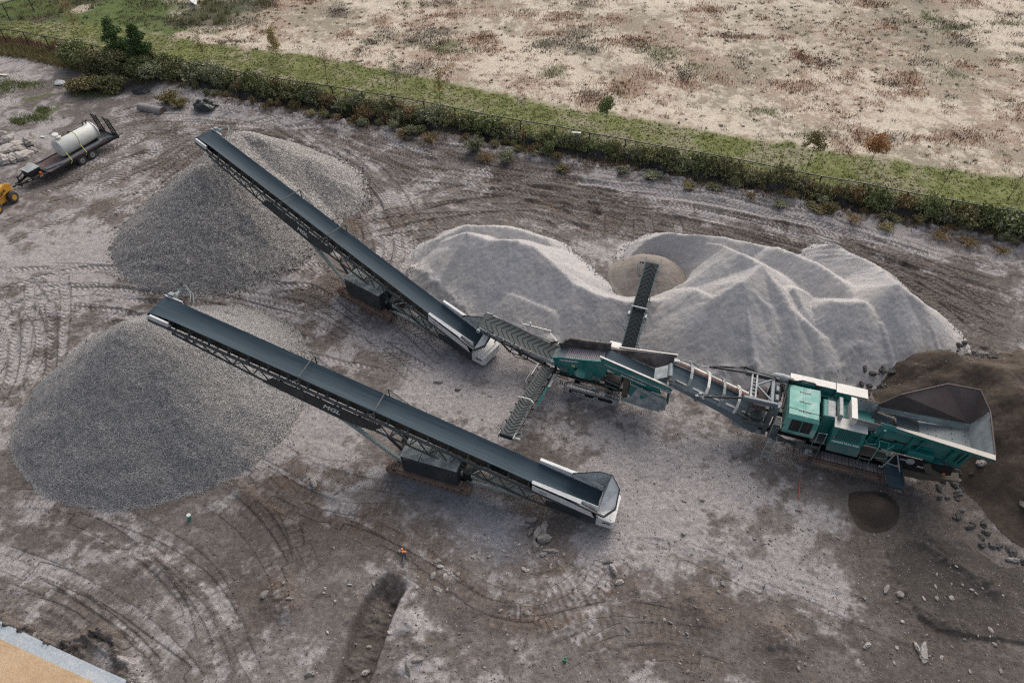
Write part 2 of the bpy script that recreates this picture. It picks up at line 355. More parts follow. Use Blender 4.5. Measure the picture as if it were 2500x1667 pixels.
for a in [(120, 1130, 200, 120, .30), (500, 1300, 260, 90, .22), (350, 1480, 400, 120, .24), (1050, 1500, 500, 160, .16), (1800, 1600, 500, 120, .22), (2300, 1450, 260, 260, .55), (2130, 1245, 70, 55, .5), (2420, 1620, 200, 120, .3), (1500, 1620, 500, 60, .12), (2150, 1300, 200, 130, .22), (2000, 1150, 200, 60, .22),  # dark soil; lower right also carries corner vignette painted into the soil colour
          (230, 250, 180, 60, .30), (430, 330, 160, 60, .22), (1280, 500, 260, 60, .30), (1600, 530, 260, 36, .42), (1900, 600, 220, 40, .40), (2150, 690, 220, 60, .38), (2400, 830, 160, 120, .42), (830, 640, 100, 90, .10), (2100, 720, 120, 120, .2), (700, 1170, 120, 60, .2), (1350, 1470, 200, 60, .15), (900, 440, 90, 70, .12)]:
    W, g = blob(*a[:4], rot=-0.25); dark[W] += a[4] * g
for a in [(640, 1100, 130, 80, .8), (860, 1150, 130, 50, .6), (720, 1230, 150, 50, .7), (1000, 1330, 160, 30, .5), (1450, 1450, 220, 40, .6), (1650, 1240, 110, 22, .9), (1380, 1350, 160, 60, .5), (790, 690, 120, 30, .7), (900, 540, 120, 60, .5),
          (830, 400, 60, 60, .5), (1500, 1580, 400, 60, .4), (1800, 1500, 260, 60, .4), (450, 310, 120, 40, .4), (330, 470, 220, 60, .45), (100, 560, 160, 60, .45), (650, 1440, 60, 60, .5), (1170, 1020, 90, 30, .3), (2300, 700, 200, 100, .2), (1400, 520, 200, 30, .5), (850, 560, 60, 40, .6)]:
    W, g = blob(*a[:4], rot=-0.35); brown[W] += a[4] * g
n1 = fbm(X, Y, 0.22, 5, 21, 0.62); nm = fbm(X, Y * 1.25, 0.55, 4, 27, 0.6); n2 = fbm(X, Y, 0.9, 5, 31, 0.6); n3 = fbm(X, Y, 3.2, 4, 41, 0.6)
TS = np.zeros_like(pale); TT = np.zeros_like(pale); TM = np.zeros_like(pale); trk_p = np.zeros_like(pale); trk_b = np.zeros_like(pale)
def track(P, hw=0.32, dep=0.05, pal=0.0, brn=0.0, tread=1.0, k=0.9, gauge=0.0, jag=0.0, period=0.36):
    P = catmull(P)
    for off in ((-gauge / 2, gauge / 2) if gauge else (0.0,)):
        Q = P.copy()
        if off:
            T = np.gradient(P, axis=0); T /= np.linalg.norm(T, axis=1)[:, None] + 1e-9; Q = P + np.stack([-T[:, 1], T[:, 0]], 1) * off
        r = hw * 2.0; W = win(Q[:, 0].min() - r, Q[:, 0].max() + r, Q[:, 1].min() - r, Q[:, 1].max() + r)
        d = np.full(X[W].shape, 9.0, np.float32); S = np.zeros_like(d); G = np.zeros_like(d); s0 = 0.0
        jo, io = W[0].start, W[1].start
        for a, b in zip(Q[:-1], Q[1:]):
            dd = b - a; L = float(np.linalg.norm(dd))
            if L < 1e-5: continue
            w2 = win(min(a[0], b[0]) - r, max(a[0], b[0]) + r, min(a[1], b[1]) - r, max(a[1], b[1]) + r)
            Xs, Ys = X[w2], Y[w2]
            if Xs.size == 0: s0 += L; continue
            lj = slice(w2[0].start - jo, w2[0].start - jo + Xs.shape[0]); li = slice(w2[1].start - io, w2[1].start - io + Xs.shape[1])
            t = np.clip(((Xs - a[0]) * dd[0] + (Ys - a[1]) * dd[1]) / (L * L), 0, 1)
            ex = Xs - a[0] - t * dd[0]; ey = Ys - a[1] - t * dd[1]; e = np.hypot(ex, ey)
            D = d[lj, li]
            if D.shape != e.shape: s0 += L; continue
            m = e < D; D[m] = e[m]; S[lj, li][m] = (s0 + t * L)[m]; G[lj, li][m] = ((dd[0] * ey - dd[1] * ex) / L)[m]; s0 += L
        fade = sst(S, 0, 2.0) * (1 - sst(S, s0 - 2.0, s0)); wob = 0.65 + 0.7 * n2[W]
        m = (1 - sst(d, hw * 0.82, hw * 1.02)) * fade; rim = np.exp(-((d - hw * 1.22) / (hw * 0.28)) ** 2) * fade
        Hh[W] += -dep * m * wob + dep * 0.75 * rim * wob
        trk_p[W] = trk_p[W] * (1 - 0.8 * m) + pal * m * wob + 0.15 * abs(pal) * rim; trk_b[W] = trk_b[W] * (1 - 0.7 * m) + brn * m * wob
        mm = m > 0.25; TS[W][mm] = S[mm] / period; TT[W][mm] = np.abs(G[mm]) / hw * k; TM[W] = TM[W] * (1 - m) + tread * m * (0.5 + 0.8 * n2[W])
def bundle(px, n, spread, seed=0, z=0, **kw):
    r = random.Random(seed); base = catmull(wpts(px), 2.5)
    for i in range(n):
        a, b, c_ = r.gauss(0, spread), r.gauss(0, spread), r.gauss(0, spread * 0.5); L = len(base)
        T = np.gradient(base, axis=0); T /= np.linalg.norm(T, axis=1)[:, None] + 1e-9; Nn = np.stack([-T[:, 1], T[:, 0]], 1)
        u = np.linspace(0, 1, L); o = a * (1 - u) + b * u + c_ * np.sin(u * 3.1)
        i0 = int(L * r.uniform(0, 0.30)); i1 = int(L * r.uniform(0.7, 1.0))
        Q = (base + Nn * o[:, None])[i0:max(i1, i0 + 3)]
        if len(Q) < 3: continue
        k2 = dict(kw); k2['pal'] = kw.get('pal', 0) + r.uniform(-0.18, 0.18); k2['tread'] = kw.get('tread', 1) * r.uniform(0.5, 1.2)
        track([tuple(q) for q in Q], **k2)
LD = dict(gauge=2.1, hw=0.33, dep=0.028, k=1.0)
bundle([(-60, 560), (200, 470), (420, 380), (560, 330), (760, 300)], 7, 2.2, 1, pal=-.05, brn=.25, **LD)
bundle([(-60, 620), (200, 560), (400, 450), (560, 340), (800, 310), (1100, 400), (1500, 470)], 6, 2.2, 2, pal=.05, brn=.15, **LD)
bundle([(-40, 470), (150, 380), (350, 290), (600, 300), (850, 340)], 5, 1.6, 3, pal=0, brn=.2, **LD)
bundle([(-40, 690), (180, 680), (420, 720), (700, 790), (900, 850), (1150, 920)], 7, 2.2, 4, pal=.12, brn=0, **LD)
bundle([(-40, 760), (150, 720), (350, 735), (600, 730)], 5, 1.3, 5, pal=.2, brn=0, **LD)
bundle([(20, 700), (60, 800), (50, 930), (-40, 1050)], 6, 2.0, 6, pal=.22, brn=0, **LD)
bundle([(700, 280), (900, 420), (980, 560), (960, 660), (860, 760), (760, 900)], 6, 2.0, 7, pal=.05, brn=.2, **LD)
bundle([(800, 340), (1100, 430), (1400, 500), (1750, 560), (2050, 650), (2350, 800), (2600, 900)], 9, 2.6, 8, pal=-.1, brn=.2, **LD)
bundle([(1000, 420), (1350, 470), (1700, 520), (2000, 590), (2300, 680), (2600, 780)], 8, 2.2, 9, pal=-.02, brn=.05, **LD)
bundle([(1300, 440), (1700, 490), (2100, 580), (2600, 720)], 4, 1.2, 10, pal=.15, brn=0, **LD)
bundle([(850, 560), (1000, 520), (1200, 500), (1350, 520), (1480, 600), (1560, 620)], 6, 1.6, 11, pal=.0, brn=.3, **LD)
bundle([(1560, 500), (1530, 560), (1500, 620)], 3, 1.2, 12, pal=.2, brn=0, **LD)
bundle([(640, 700), (760, 690), (860, 740), (1000, 840), (1180, 960)], 4, 1.2, 13, pal=.1, brn=.2, **LD)
bundle([(2000, 620), (2300, 760), (2480, 900)], 5, 1.6, 14, pal=-.05, brn=.05, **LD)
TR = dict(gauge=0, hw=0.36, dep=0.013, k=0.0, period=0.30)
for px, pa, br, tr in [([(-40, 1235), (160, 1238), (330, 1300), (480, 1390), (560, 1500), (600, 1600), (660, 1700)], .34, 0, .6),
                       ([(-40, 1262), (140, 1265), (300, 1330), (430, 1440), (520, 1560), (560, 1700)], .30, 0, .6),
                       ([(-40, 1330), (150, 1400), (320, 1500), (450, 1620), (500, 1700)], .36, 0, .9), ([(-40, 1350), (130, 1430), (290, 1540), (400, 1650)], .32, .1, .9),
                       ([(-40, 1420), (160, 1500), (330, 1610), (380, 1690)], .30, .1, .9), ([(-40, 1445), (130, 1530), (270, 1640)], .28, 0, 1.0), ([(220, 1350), (330, 1365), (430, 1470), (470, 1600)], .25, .1, .5),
                       ([(700, 1190), (900, 1280), (1060, 1370), (1180, 1460), (1300, 1490), (1420, 1440), (1490, 1330), (1500, 1270)], -.10, .75, .7),
                       ([(720, 1225), (900, 1310), (1040, 1400), (1160, 1490), (1310, 1520), (1450, 1470), (1520, 1360)], -.10, .70, .7),
                       ([(1200, 1350), (1290, 1400), (1370, 1380), (1420, 1300)], -.1, .7, .3),
                       ([(520, 1110), (640, 1190), (720, 1290), (780, 1420)], .38, 0, 1.1), ([(560, 1090), (690, 1160), (800, 1230), (900, 1260)], .30, .1, .8), ([(480, 1200), (600, 1290), (680, 1420), (700, 1560)], .32, 0, .9),
                       ([(640, 1060), (760, 1140), (900, 1180), (1050, 1200)], -.05, .6, .6), ([(620, 1130), (730, 1200), (850, 1240), (1000, 1240)], -.1, .7, .6),
                       ([(1400, 1360), (1600, 1330), (1850, 1420), (2100, 1500), (2300, 1560), (2560, 1600)], .2, .1, .3), ([(1500, 1310), (1700, 1380), (1900, 1450), (2100, 1540)], -.1, .4, .3),
                       ([(1300, 1610), (1500, 1540), (1700, 1550), (1900, 1600)], -.05, .2, .5), ([(1350, 1680), (1500, 1600), (1650, 1600), (1850, 1660)], -.05, .2, .4)]:
    track(wpts(px), pal=pa * .95, brn=br, tread=tr * .7, **TR); bundle(px, 2, .7, int(px[0][1]), pal=pa * .6, brn=br * .6, tread=tr * .6, **TR)
# --- trench, ledges, mounds, berm along the silt fence
def ridge(px, h, wd, rough=0.3, pl=0.0, br=0.0, clod=0.0, dk_=0.0, box=False):
    P = catmull(wpts(px), 0.8); r = wd * 2.5; W = win(P[:, 0].min() - r, P[:, 0].max() + r, P[:, 1].min() - r, P[:, 1].max() + r)
    d, S, G = polyd(P, X[W] + (wx[W] - X[W]) * rough, Y[W] + (wy[W] - Y[W]) * rough)
    g = (np.exp(-(d / wd) ** 2) if not box else 1 - sst(d, wd * .8, wd * 1.25)) * sst(S, 0, 1.2) * (1 - sst(S, S.max() - 1.2, S.max() + 1e-3)); Hh[W] += h * g * (0.7 + 0.6 * n2[W]) + clod * g * (n3[W] - 0.5)
    dark[W] += dk_ * g; pale[W] += pl * g; brown[W] += br * g; return W, g
ridge([(985, 1395), (950, 1440), (900, 1540), (850, 1660), (830, 1720)], -0.85, 0.58, 0.25, -.5, 0.1, .25, .55, True)
ridge([(1010, 1450), (985, 1560), (930, 1667)], 0.22, 0.5, 0.4, .05, .2, .2); ridge([(930, 1430), (860, 1530), (800, 1640)], 0.15, 0.6, 0.4, .12, 0, .2)
ridge([(660, 1400), (690, 1470), (720, 1530)], 0.35, 0.5, 0.4, 0, .8, .3)
ridge([(1650, 1470), (1700, 1500), (1760, 1500)], 0.45, 0.9, 0.5, 0, .3, .3); ridge([(1840, 1540), (1900, 1570), (1990, 1580)], 0.5, 0.9, 0.5, .0, .4, .3)
ridge([(1060, 1560), (1150, 1550), (1120, 1600)], -0.25, 0.7, 0.5, -.1, 0.1, .2); ridge([(980, 1570), (1060, 1600)], 0.25, 0.5, .5, 0, .6, .2)
ridge([(1080, 1570), (1100, 1620)], -0.22, 0.4); ridge([(1190, 1440), (1330, 1530), (1480, 1500)], 0.10, 0.4, .4, 0, .4, .1)
ridge([(2185, 1150), (2220, 1200), (2280, 1330), (2360, 1400), (2480, 1440)], 0.25, 0.5, .5, -.1, 0, .5)
ridge([(2160, 1330), (2190, 1430), (2230, 1500), (2300, 1540), (2420, 1560)], 0.15, 0.35, .5, -.1, .1, .3)
ridge([(-20, 1500), (130, 1550), (270, 1612), (380, 1672)], 0.42, 0.42, .7, -.5, .1, 1.1)
ridge([(560, 1160), (650, 1230), (740, 1330)], 0.14, 0.35, .4, -.1, .4, .2); ridge([(300, 1330), (420, 1390), (500, 1480)], 0.10, 0.4, .4, -.2, .1, .3)
SILT = [(330, 158), (440, 205), (555, 237), (582, 245), (700, 264), (739, 264), (823, 291), (890, 300), (980, 318), (1060, 324), (1167, 340), (1297, 366), (1412, 387), (1527, 402), (1638, 430), (1791, 460), (1868, 470), (1979, 498), (2136, 527), (2270, 548), (2461, 585), (2620, 618)]
FENCE = [(-160, 45), (2, 72), (59, 81), (122, 94), (375, 139), (507, 162), (574, 175), (713, 197), (787, 209), (1024, 247), (1106, 264), (1193, 279), (1278, 294), (1371, 311), (1459, 328), (1551, 345), (1646, 362), (1745, 379), (1843, 398), (1946, 420), (2050, 439), (2157, 458), (2271, 480), (2384, 502), (2530, 532), (2700, 566)]
ridge([(u, v + 22) for u, v in SILT], 0.30, 1.1, .6, .30, 0, .3); ridge([(u, v + 8) for u, v in SILT], 0.22, 0.6, .4, -.2, .5, .3)
ridge([(1000, 640), (1040, 730), (1150, 790), (1290, 840), (1400, 860)], 0.18, 0.4, .7, .45, 0, .35)
ridge([(1640, 905), (1800, 930), (1950, 940), (2050, 915), (2110, 890)], 0.12, 0.4, .7, .40, 0, .3)
ridge([(2290, 850), (2380, 850), (2500, 900)], 0.15, 0.5, .6, -.1, 0, .5)
W, g = blob(1380, 800, 30, 18); Hh[W] += 0 * g
for (u, v, r_) in [(1060, 1390, 40), (980, 1530, 30), (1290, 1580, 40), (1540, 1470, 30), (1760, 1430, 40), (1420, 1560, 50), (2050, 1580, 50), (560, 1430, 40), (250, 1180, 50), (1620, 1250, 50)]:
    W, g = blob(u, v, r_, r_ * 0.7); Hh[W] += 0.18 * g * (n2[W] - 0.1)
# --- compose colour
nf = fbm(X, Y, 6.5, 3, 97, .6); pin = (n1 - .5) * .50 + (nm - .5) * .75 + (n2 - .5) * .55 + (n3 - .5) * 0.34 + (nf - .5) * .22 + pale * 0.46 + trk_p * 0.44 - dark * 0.35 + .025; pt = .50 * sst(pin, -.06, .20) + .45 * sst(pin, .10, .21)
dk = np.clip(dark * 0.9 + (n1 - 0.5) * 0.25, 0, 1); bw = np.clip((brown * 0.85 + trk_b * 0.6) * (0.45 + n2) + (n1 - 0.62) * 0.4, 0, 1)
stone[:] = stone
base = MID + (DIRT - MID) * sst(n2 * 0.6 + (1 - n1) * 0.55, 0.38, 0.66)[..., None]
base = base + (BROWN * 1.02 - base) * (bw * 0.85)[..., None]; base = base + (DARK * 1.25 - base) * (dk * 0.72)[..., None]
colr = base + (PALE - base) * pt[..., None]
colr *= (0.84 + 0.34 * n3)[..., None]; n4 = fbm(X, Y, 7.0, 2, 99); colr *= (0.91 + 0.18 * n4)[..., None]
stone[:] = np.clip(0.22 + 0.5 * (1 - np.clip(TM, 0, 1)) * sst(Y, 36, 16) + 0.2 * (n1 - 0.5), 0, 1)
# fine crushed stone spilt near the lower stacker and around the piles
for a in [(1150, 1245, 130, 50, 1.0, -0.5), (1060, 1200, 100, 30, .7, -.3), (1040, 830, 150, 60, .5, -.5), (1140, 880, 90, 40, .4, -.3), (800, 1010, 40, 60, .3, 0), (640, 700, 50, 50, .4, 0), (860, 440, 50, 60, .4, 0)]:
    W, g = blob(*a[:4], rot=a[5]); g = np.clip(g * a[4] * (0.5 + n3[W] * 1.1), 0, 0.9); colr[W] = colr[W] * (1 - g[..., None]) + np.array([.19, .195, .22]) * g[..., None]; stone[W] = np.clip(stone[W] + g, 0, 1)
PATCH = []
# --- beyond the silt fence: brushy strip, mown grass, sandy scrub field
FW_ = catmull(wpts([(u, v) for u, v in FENCE], 1.83), 3.0)          # fence line on the ground
SW_ = catmull(wpts(SILT), 3.0)
def yline(P, X_): o_ = np.argsort(P[:, 0]); return np.interp(X_, P[o_, 0], P[o_, 1])
fy = yline(FW_, X); sy = yline(SW_, X); beh = Y - sy
e = sst(Y - sy + (n2 - 0.5) * 1.6, -0.3, 0.9) * (X > at(330, 158).x - 3)
e = np.maximum(e, sst(Y - fy + 1.6 + (n2 - .5), 0, 1.0))
brush = np.array([.075, .070, .038]) * (0.6 + 0.9 * n2)[..., None]; colr = colr * (1 - e[..., None]) + brush * e[..., None]
g1 = sst(Y - fy + (n2 - 0.5) * 1.2, 0.2, 1.4)
gr_edge_px = [(-200, 60), (150, 60), (380, 88), (480, 104), (600, 122), (760, 140), (1000, 185), (1200, 230), (1420, 275), (1640, 305), (1850, 350), (2050, 375), (2300, 415), (2500, 445), (2750, 500)]
GE = catmull(wpts(gr_edge_px), 3.0); gy = yline(GE, X)
patch = sst(n1 * .5 + n2 * .5 + n3 * .25, 0.58, 0.78)[..., None]
gcol = (GRASS * (0.65 + 0.75 * n2)[..., None]) * (1 - patch * 0.75) + np.array([.26, .235, .17]) * patch * 0.75
gcol = gcol + (np.array([.16, .115, .06]) - gcol) * (0.55 * sst(n1, 0.52, 0.68))[..., None] * np.exp(-((Y - fy) / 1.7) ** 2)[..., None]
colr = colr * (1 - g1[..., None]) + gcol * g1[..., None]
fld = sst(Y - gy + (n2 - 0.5) * 2.2, -0.2, 1.0)
ng = fbm(X, Y, 0.10, 5, 71, 0.66); nr = fbm(X * 0.8, Y, 0.16, 5, 81, 0.66)
weed = sst(ng * .50 + n2 * .32 + n3 * .34 + 0.03 * sst(Y, 55, 90), 0.520, 0.645)[..., None]; red = sst(nr * .60 + n3 * .3 + n2 * .2, 0.52, 0.62)[..., None]
wc = np.array([.17, .15, .105]) * (1 - red) + np.array([.25, .17, .125]) * red
fcol = SAND * (0.78 + 0.34 * n3)[..., None]; fcol = fcol * (1 - weed * 0.72) + wc * weed * 0.72
gry = sst(fbm(X, Y, .09, 4, 91, .6), .56, .70)[..., None] * sst(X, 10, 60)[..., None]; fcol = fcol * (1 - gry * .55) + np.array([.16, .15, .12]) * gry * .55
# far left corner: green slope, dark brush, dry patch
gs = np.zeros_like(pale)
for a in [(330, 30, 130, 34, 1.2), (200, 20, 110, 40, 1.2), (60, 25, 110, 40, 1.3), (420, 70, 60, 16, .7)]:
    W, g = blob(*a[:4]); gs[W] += a[4] * g
gs = sst(gs + (n2 - .5) * .5, .35, .8)[..., None]; fcol = fcol * (1 - gs) + (np.array([.085, .115, .035]) * (0.6 + .8 * n2)[..., None]) * gs
ds = np.zeros_like(pale)
for a in [(540, 20, 90, 26, 1.1), (470, 50, 90, 16, .8), (90, 50, 100, 14, .9), (190, 8, 60, 16, 1.0), (640, 8, 60, 14, .6)]:
    W, g = blob(*a[:4]); ds[W] += a[4] * g
ds = sst(ds + (n2 - .5) * .7, .35, .9)[..., None]; fcol = fcol * (1 - ds) + (np.array([.070, .075, .045]) * (0.5 + n2)[..., None]) * ds
W, g = blob(195, 24, 26, 10); g = sst(g, .3, .7)[..., None]; fcol[W] = fcol[W] * (1 - g) + np.array([.38, .33, .26]) * g
colr = colr * (1 - fld[..., None]) + fcol * fld[..., None]; field_green = gs[..., 0]
stone[(g1 > 0.5)] = 0.05; TM *= (1 - e)
# weeds growing in the pale corner at the top left
for a in [(85, 290, 26, 8), (60, 210, 34, 8), (105, 275, 14, 8), (90, 240, 16, 5), (8, 215, 22, 18), (45, 298, 12, 5)]:
    W, g = blob(*a[:4]); g = sst(g + (n3[W] - .5) * .9, .35, .8)[..., None] * .8; colr[W] = colr[W] * (1 - g) + np.array([.085, .105, .03]) * g
# wet brown collar and fine material around the small dark heap and on the low right pad
# patches of scrub out on the field
r5 = random.Random(55)
for i in range(300):
    x_ = r5.uniform(-62, 78); y_ = float(yline(GE, np.array([x_]))[0]) + 1.2 + r5.random() ** 1.1 * 46; rx_, ry_ = r5.uniform(.6, 3.0), r5.uniform(.6, 2.2)
    W = win(x_ - rx_ * 2.5, x_ + rx_ * 2.5, y_ - ry_ * 2.5, y_ + ry_ * 2.5)
    if X[W].size == 0: continue
    g = np.exp(-(((wx[W] - x_) / rx_) ** 2 + ((wy[W] - y_) / ry_) ** 2)); g = sst(g + (n3[W] - .5) * .9, .30, .85)[..., None] * r5.uniform(.4, .9) * (1 - field_green[W][..., None])
    c_ = np.array(r5.choice([(.22, .135, .095), (.25, .165, .115), (.23, .15, .10), (.17, .14, .115), (.15, .135, .10), (.14, .15, .075)])); colr[W] = colr[W] * (1 - g) + c_ * (0.7 + .6 * n3[W][..., None]) * g; PATCH.append((x_, y_, rx_, ry_, tuple(c_)))
PADR = wpts([(2165, 1335), (2200, 1440), (2240, 1520), (2300, 1560), (2460, 1570), (2600, 1600), (2700, 1500), (2600, 1380), (2440, 1370), (2340, 1300)])
W = win(12, 36, 8, 24); m = inpoly(PADR, X[W] + (wx[W] - X[W]) * .4, Y[W] + (wy[W] - Y[W]) * .4); mm = m[..., None] * 0.62
colr[W] = colr[W] * (1 - mm) + np.array([.050, .046, .044]) * (0.8 + .5 * n3[W])[..., None] * mm; Hh[W] += m * 0.10
yfar = sst(Y, 97, 130); Hh *= (1 - yfar); Hh += (g1 > .5) * 0
# level pads where the machines stand
for u, v, r_ in [(1050, 1180, 3.2), (890, 745, 3.2), (1420, 960, 3.0), (2020, 1120, 3.4), (1490, 1250, 1.8), (1180, 850, 1.8), (190, 370, 4)]:
    c = at(u, v); W = win(c.x - r_ * 1.6, c.x + r_ * 1.6, c.y - r_ * 1.6, c.y + r_ * 1.6); g = 1 - sst(np.hypot(X[W] - c.x, Y[W] - c.y), r_ * .7, r_ * 1.5); Hh[W] = Hh[W] * (1 - .85 * g)
Hh = Hh.astype(np.float32)
def gz(x, y):
    i = min(max(np.searchsorted(xs, x) - 1, 0), nx - 2); j = min(max(np.searchsorted(ys, y) - 1, 0), ny - 2)
    fx = (x - xs[i]) / (xs[i + 1] - xs[i]); fy_ = (y - ys[j]) / (ys[j + 1] - ys[j])
    return float((Hh[j, i] * (1 - fx) + Hh[j, i + 1] * fx) * (1 - fy_) + (Hh[j + 1, i] * (1 - fx) + Hh[j + 1, i + 1] * fx) * fy_)
def gzv(x, y):
    i = np.clip(np.searchsorted(xs, x) - 1, 0, nx - 2); j = np.clip(np.searchsorted(ys, y) - 1, 0, ny - 2); return Hh[j, i]
def onground(u, v, dz=0.0):
    p = at(u, v); 
    for _ in range(3): p = at(u, v, gz(p.x, p.y))
    return Vector((p.x, p.y, gz(p.x, p.y) + dz))

def soil_mat():
    m, n, b = new_mat('soil'); tc = N(n, 'ShaderNodeTexCoord'); P = tc.outputs['Object']
    a = N(n, 'ShaderNodeAttribute', attribute_name='Col'); t = N(n, 'ShaderNodeAttribute', attribute_name='Trd')
    f1 = noise(n, 5.0, 8, 0.68, P); f2 = noise(n, 26.0, 4, 0.6, P)
    c = mixc(n, 1.0, a.outputs['Color'], ramp(n, f1.outputs[0], (0.30, 0.68), (0.70, 1.30)), 'MULTIPLY')
    c = mixc(n, 1.0, c, ramp(n, f2.outputs[0], (0.30, 0.82), (0.72, 1.18)), 'MULTIPLY')
    # stones: cells of two sizes, only some of them light
    st = None; hs = []
    for sc_, rad, lo in ((7.0, 0.26, 0.80), (15.0, 0.30, 0.68)):
        vo = N(n, 'ShaderNodeTexVoronoi'); vo.inputs['Scale'].default_value = sc_; vo.inputs['Randomness'].default_value = 1.0; n.links.new(P, vo.inputs['Vector'])
        sp = N(n, 'ShaderNodeSeparateColor'); n.links.new(vo.outputs['Color'], sp.inputs[0])
        r1 = ramp(n, vo.outputs['Distance'], (rad - 0.08, 1.0), (rad, 0.0)); th = N(n, 'ShaderNodeMath', operation='SUBTRACT', i0=1.02); 
        mu = N(n, 'ShaderNodeMath', operation='MULTIPLY', i1=1 - lo); n.links.new(a.outputs['Alpha'], mu.inputs[0]); n.links.new(mu.outputs[0], th.inputs[1])
        gt = N(n, 'ShaderNodeMath', operation='GREATER_THAN'); n.links.new(sp.outputs[0], gt.inputs[0]); n.links.new(th.outputs[0], gt.inputs[1])
        k = N(n, 'ShaderNodeMath', operation='MULTIPLY'); n.links.new(r1, k.inputs[0]); n.links.new(gt.outputs[0], k.inputs[1])
        sc2 = ramp(n, sp.outputs[1], (0.0, (.10, .095, .09)), (0.6, (.25, .235, .225)), (1.0, (.46, .44, .43))); c = mixc(n, k.outputs[0], c, sc2); hs.append(k.outputs[0])
    # tread prints: the phase runs along the wheel path and sweeps back across it
    sx = N(n, 'ShaderNodeSeparateXYZ'); n.links.new(t.outputs['Vector'], sx.inputs[0])
    ad = N(n, 'ShaderNodeMath', operation='ADD'); n.links.new(sx.outputs[0], ad.inputs[0]); n.links.new(sx.outputs[1], ad.inputs[1])
    wr = N(n, 'ShaderNodeMath', operation='MULTIPLY_ADD', i1=0.25); n.links.new(f1.outputs[0], wr.inputs[0]); n.links.new(ad.outputs[0], wr.inputs[2])
    tw = N(n, 'ShaderNodeMath', operation='MULTIPLY', i1=6.2832); n.links.new(wr.outputs[0], tw.inputs[0])
    si = N(n, 'ShaderNodeMath', operation='SINE'); n.links.new(tw.outputs[0], si.inputs[0]); tk = N(n, 'ShaderNodeMath', operation='MULTIPLY'); n.links.new(si.outputs[0], tk.inputs[0]); n.links.new(sx.outputs[2], tk.inputs[1])
    tcol = ramp(n, tk.outputs[0], (0.0, 1.0), (1.0, 1.0)); m1 = N(n, 'ShaderNodeMath', operation='MULTIPLY_ADD', i1=0.16, i2=1.0); n.links.new(tk.outputs[0], m1.inputs[0])
    cb = N(n, 'ShaderNodeCombineColor'); [n.links.new(m1.outputs[0], cb.inputs[i]) for i in range(3)]; c = mixc(n, 1.0, c, cb.outputs[0], 'MULTIPLY')
    n.links.new(c, b.inputs['Base Color']); b.inputs['Roughness'].default_value = 0.92; b.inputs['Specular IOR Level'].default_value = 0.2
    h1 = bump(n, b, f1.outputs[0], 0.7, 0.11); h2 = bump(n, b, tk.outputs[0], 0.8, 0.035, h1)
    ss = N(n, 'ShaderNodeMath', operation='ADD'); n.links.new(hs[0], ss.inputs[0]); n.links.new(hs[1], ss.inputs[1]); bump(n, b, ss.outputs[0], 0.6, 0.04, h2)
    return m
M['soil'] = soil_mat()
COLA = np.dstack([np.clip(colr, 0.01, 0.9), np.clip(stone, 0, 1)]).astype(np.float32).reshape(-1, 4)
TRD = np.dstack([TS, TT, np.clip(TM, 0, 1.3)]).astype(np.float32).reshape(-1, 3)
VV = np.stack([X, Y, Hh], -1).reshape(-1, 3)
jj, ii = np.meshgrid(np.arange(ny - 1), np.arange(nx - 1), indexing='ij'); q0 = (jj * nx + ii).ravel()
quads = np.stack([q0, q0 + 1, q0 + 1 + nx, q0 + nx], 1)
reg = np.zeros((ny, nx), np.int8); reg[(g1 > 0.5)] = 1; reg[(fld > 0.5)] = 2
rq = reg[:-1, :-1].ravel()
for k, nm in enumerate(('ground', 'grass_strip', 'sandy_field')):
    fq = quads[rq == k]; u = np.unique(fq); mp_ = np.zeros(len(VV), np.int32); mp_[u] = np.arange(len(u))
    tag(mesh_np(nm, VV[u], mp_[fq], M['soil'], None, True, [('Col', 'FLOAT_COLOR', COLA[u]), ('Trd', 'FLOAT_VECTOR', TRD[u])]), kind='structure')
# bottom left: pale sheet strip beside a tan sand pad
def sheet(name, px, z, m, thick):
    P = [at(u, v, z) for u, v in px]; mb = MB(); mb.plate(P, thick, (0, 0, 1)); return tag(mb.build(name, m), kind='structure')
def dirtmat(name, c0, c1, sc=1.5, rough=0.9, bs=0.4, bd=0.02):
    m, n, b = new_mat(name); tc = N(n, 'ShaderNodeTexCoord'); a = noise(n, sc, 8, 0.65, tc.outputs['Object']); d = noise(n, sc * 14, 5, 0.6, tc.outputs['Object'])
    c = mixc(n, ramp(n, a.outputs[0], (0.35, 0.0), (0.65, 1.0)), c0, c1); c = mixc(n, 1.0, c, ramp(n, d.outputs[0], (0.3, 0.8), (0.7, 1.2)), 'MULTIPLY')
    n.links.new(c, b.inputs['Base Color']); b.inputs['Roughness'].default_value = rough; bump(n, b, d.outputs[0], bs, bd); return m
M['concrete'] = dirtmat('pale_concrete', (.30, .35, .40), (.44, .46, .47), 0.8, 0.8, 0.2, 0.01); M['sandpad'] = dirtmat('tan_sand', (.40, .28, .165), (.50, .37, .24), 1.1)
sheet('concrete_strip', [(-60, 1487), (0, 1516), (120, 1574), (247, 1633), (345, 1676), (440, 1715), (300, 1740), (230, 1667), (0, 1561), (-60, 1540)], 0.32, M['concrete'], 0.3)
sheet('sand_pad', [(-60, 1538), (0, 1560), (230, 1666), (320, 1720), (150, 1900), (-300, 1900), (-300, 1480)], 0.325, M['sandpad'], 0.30)

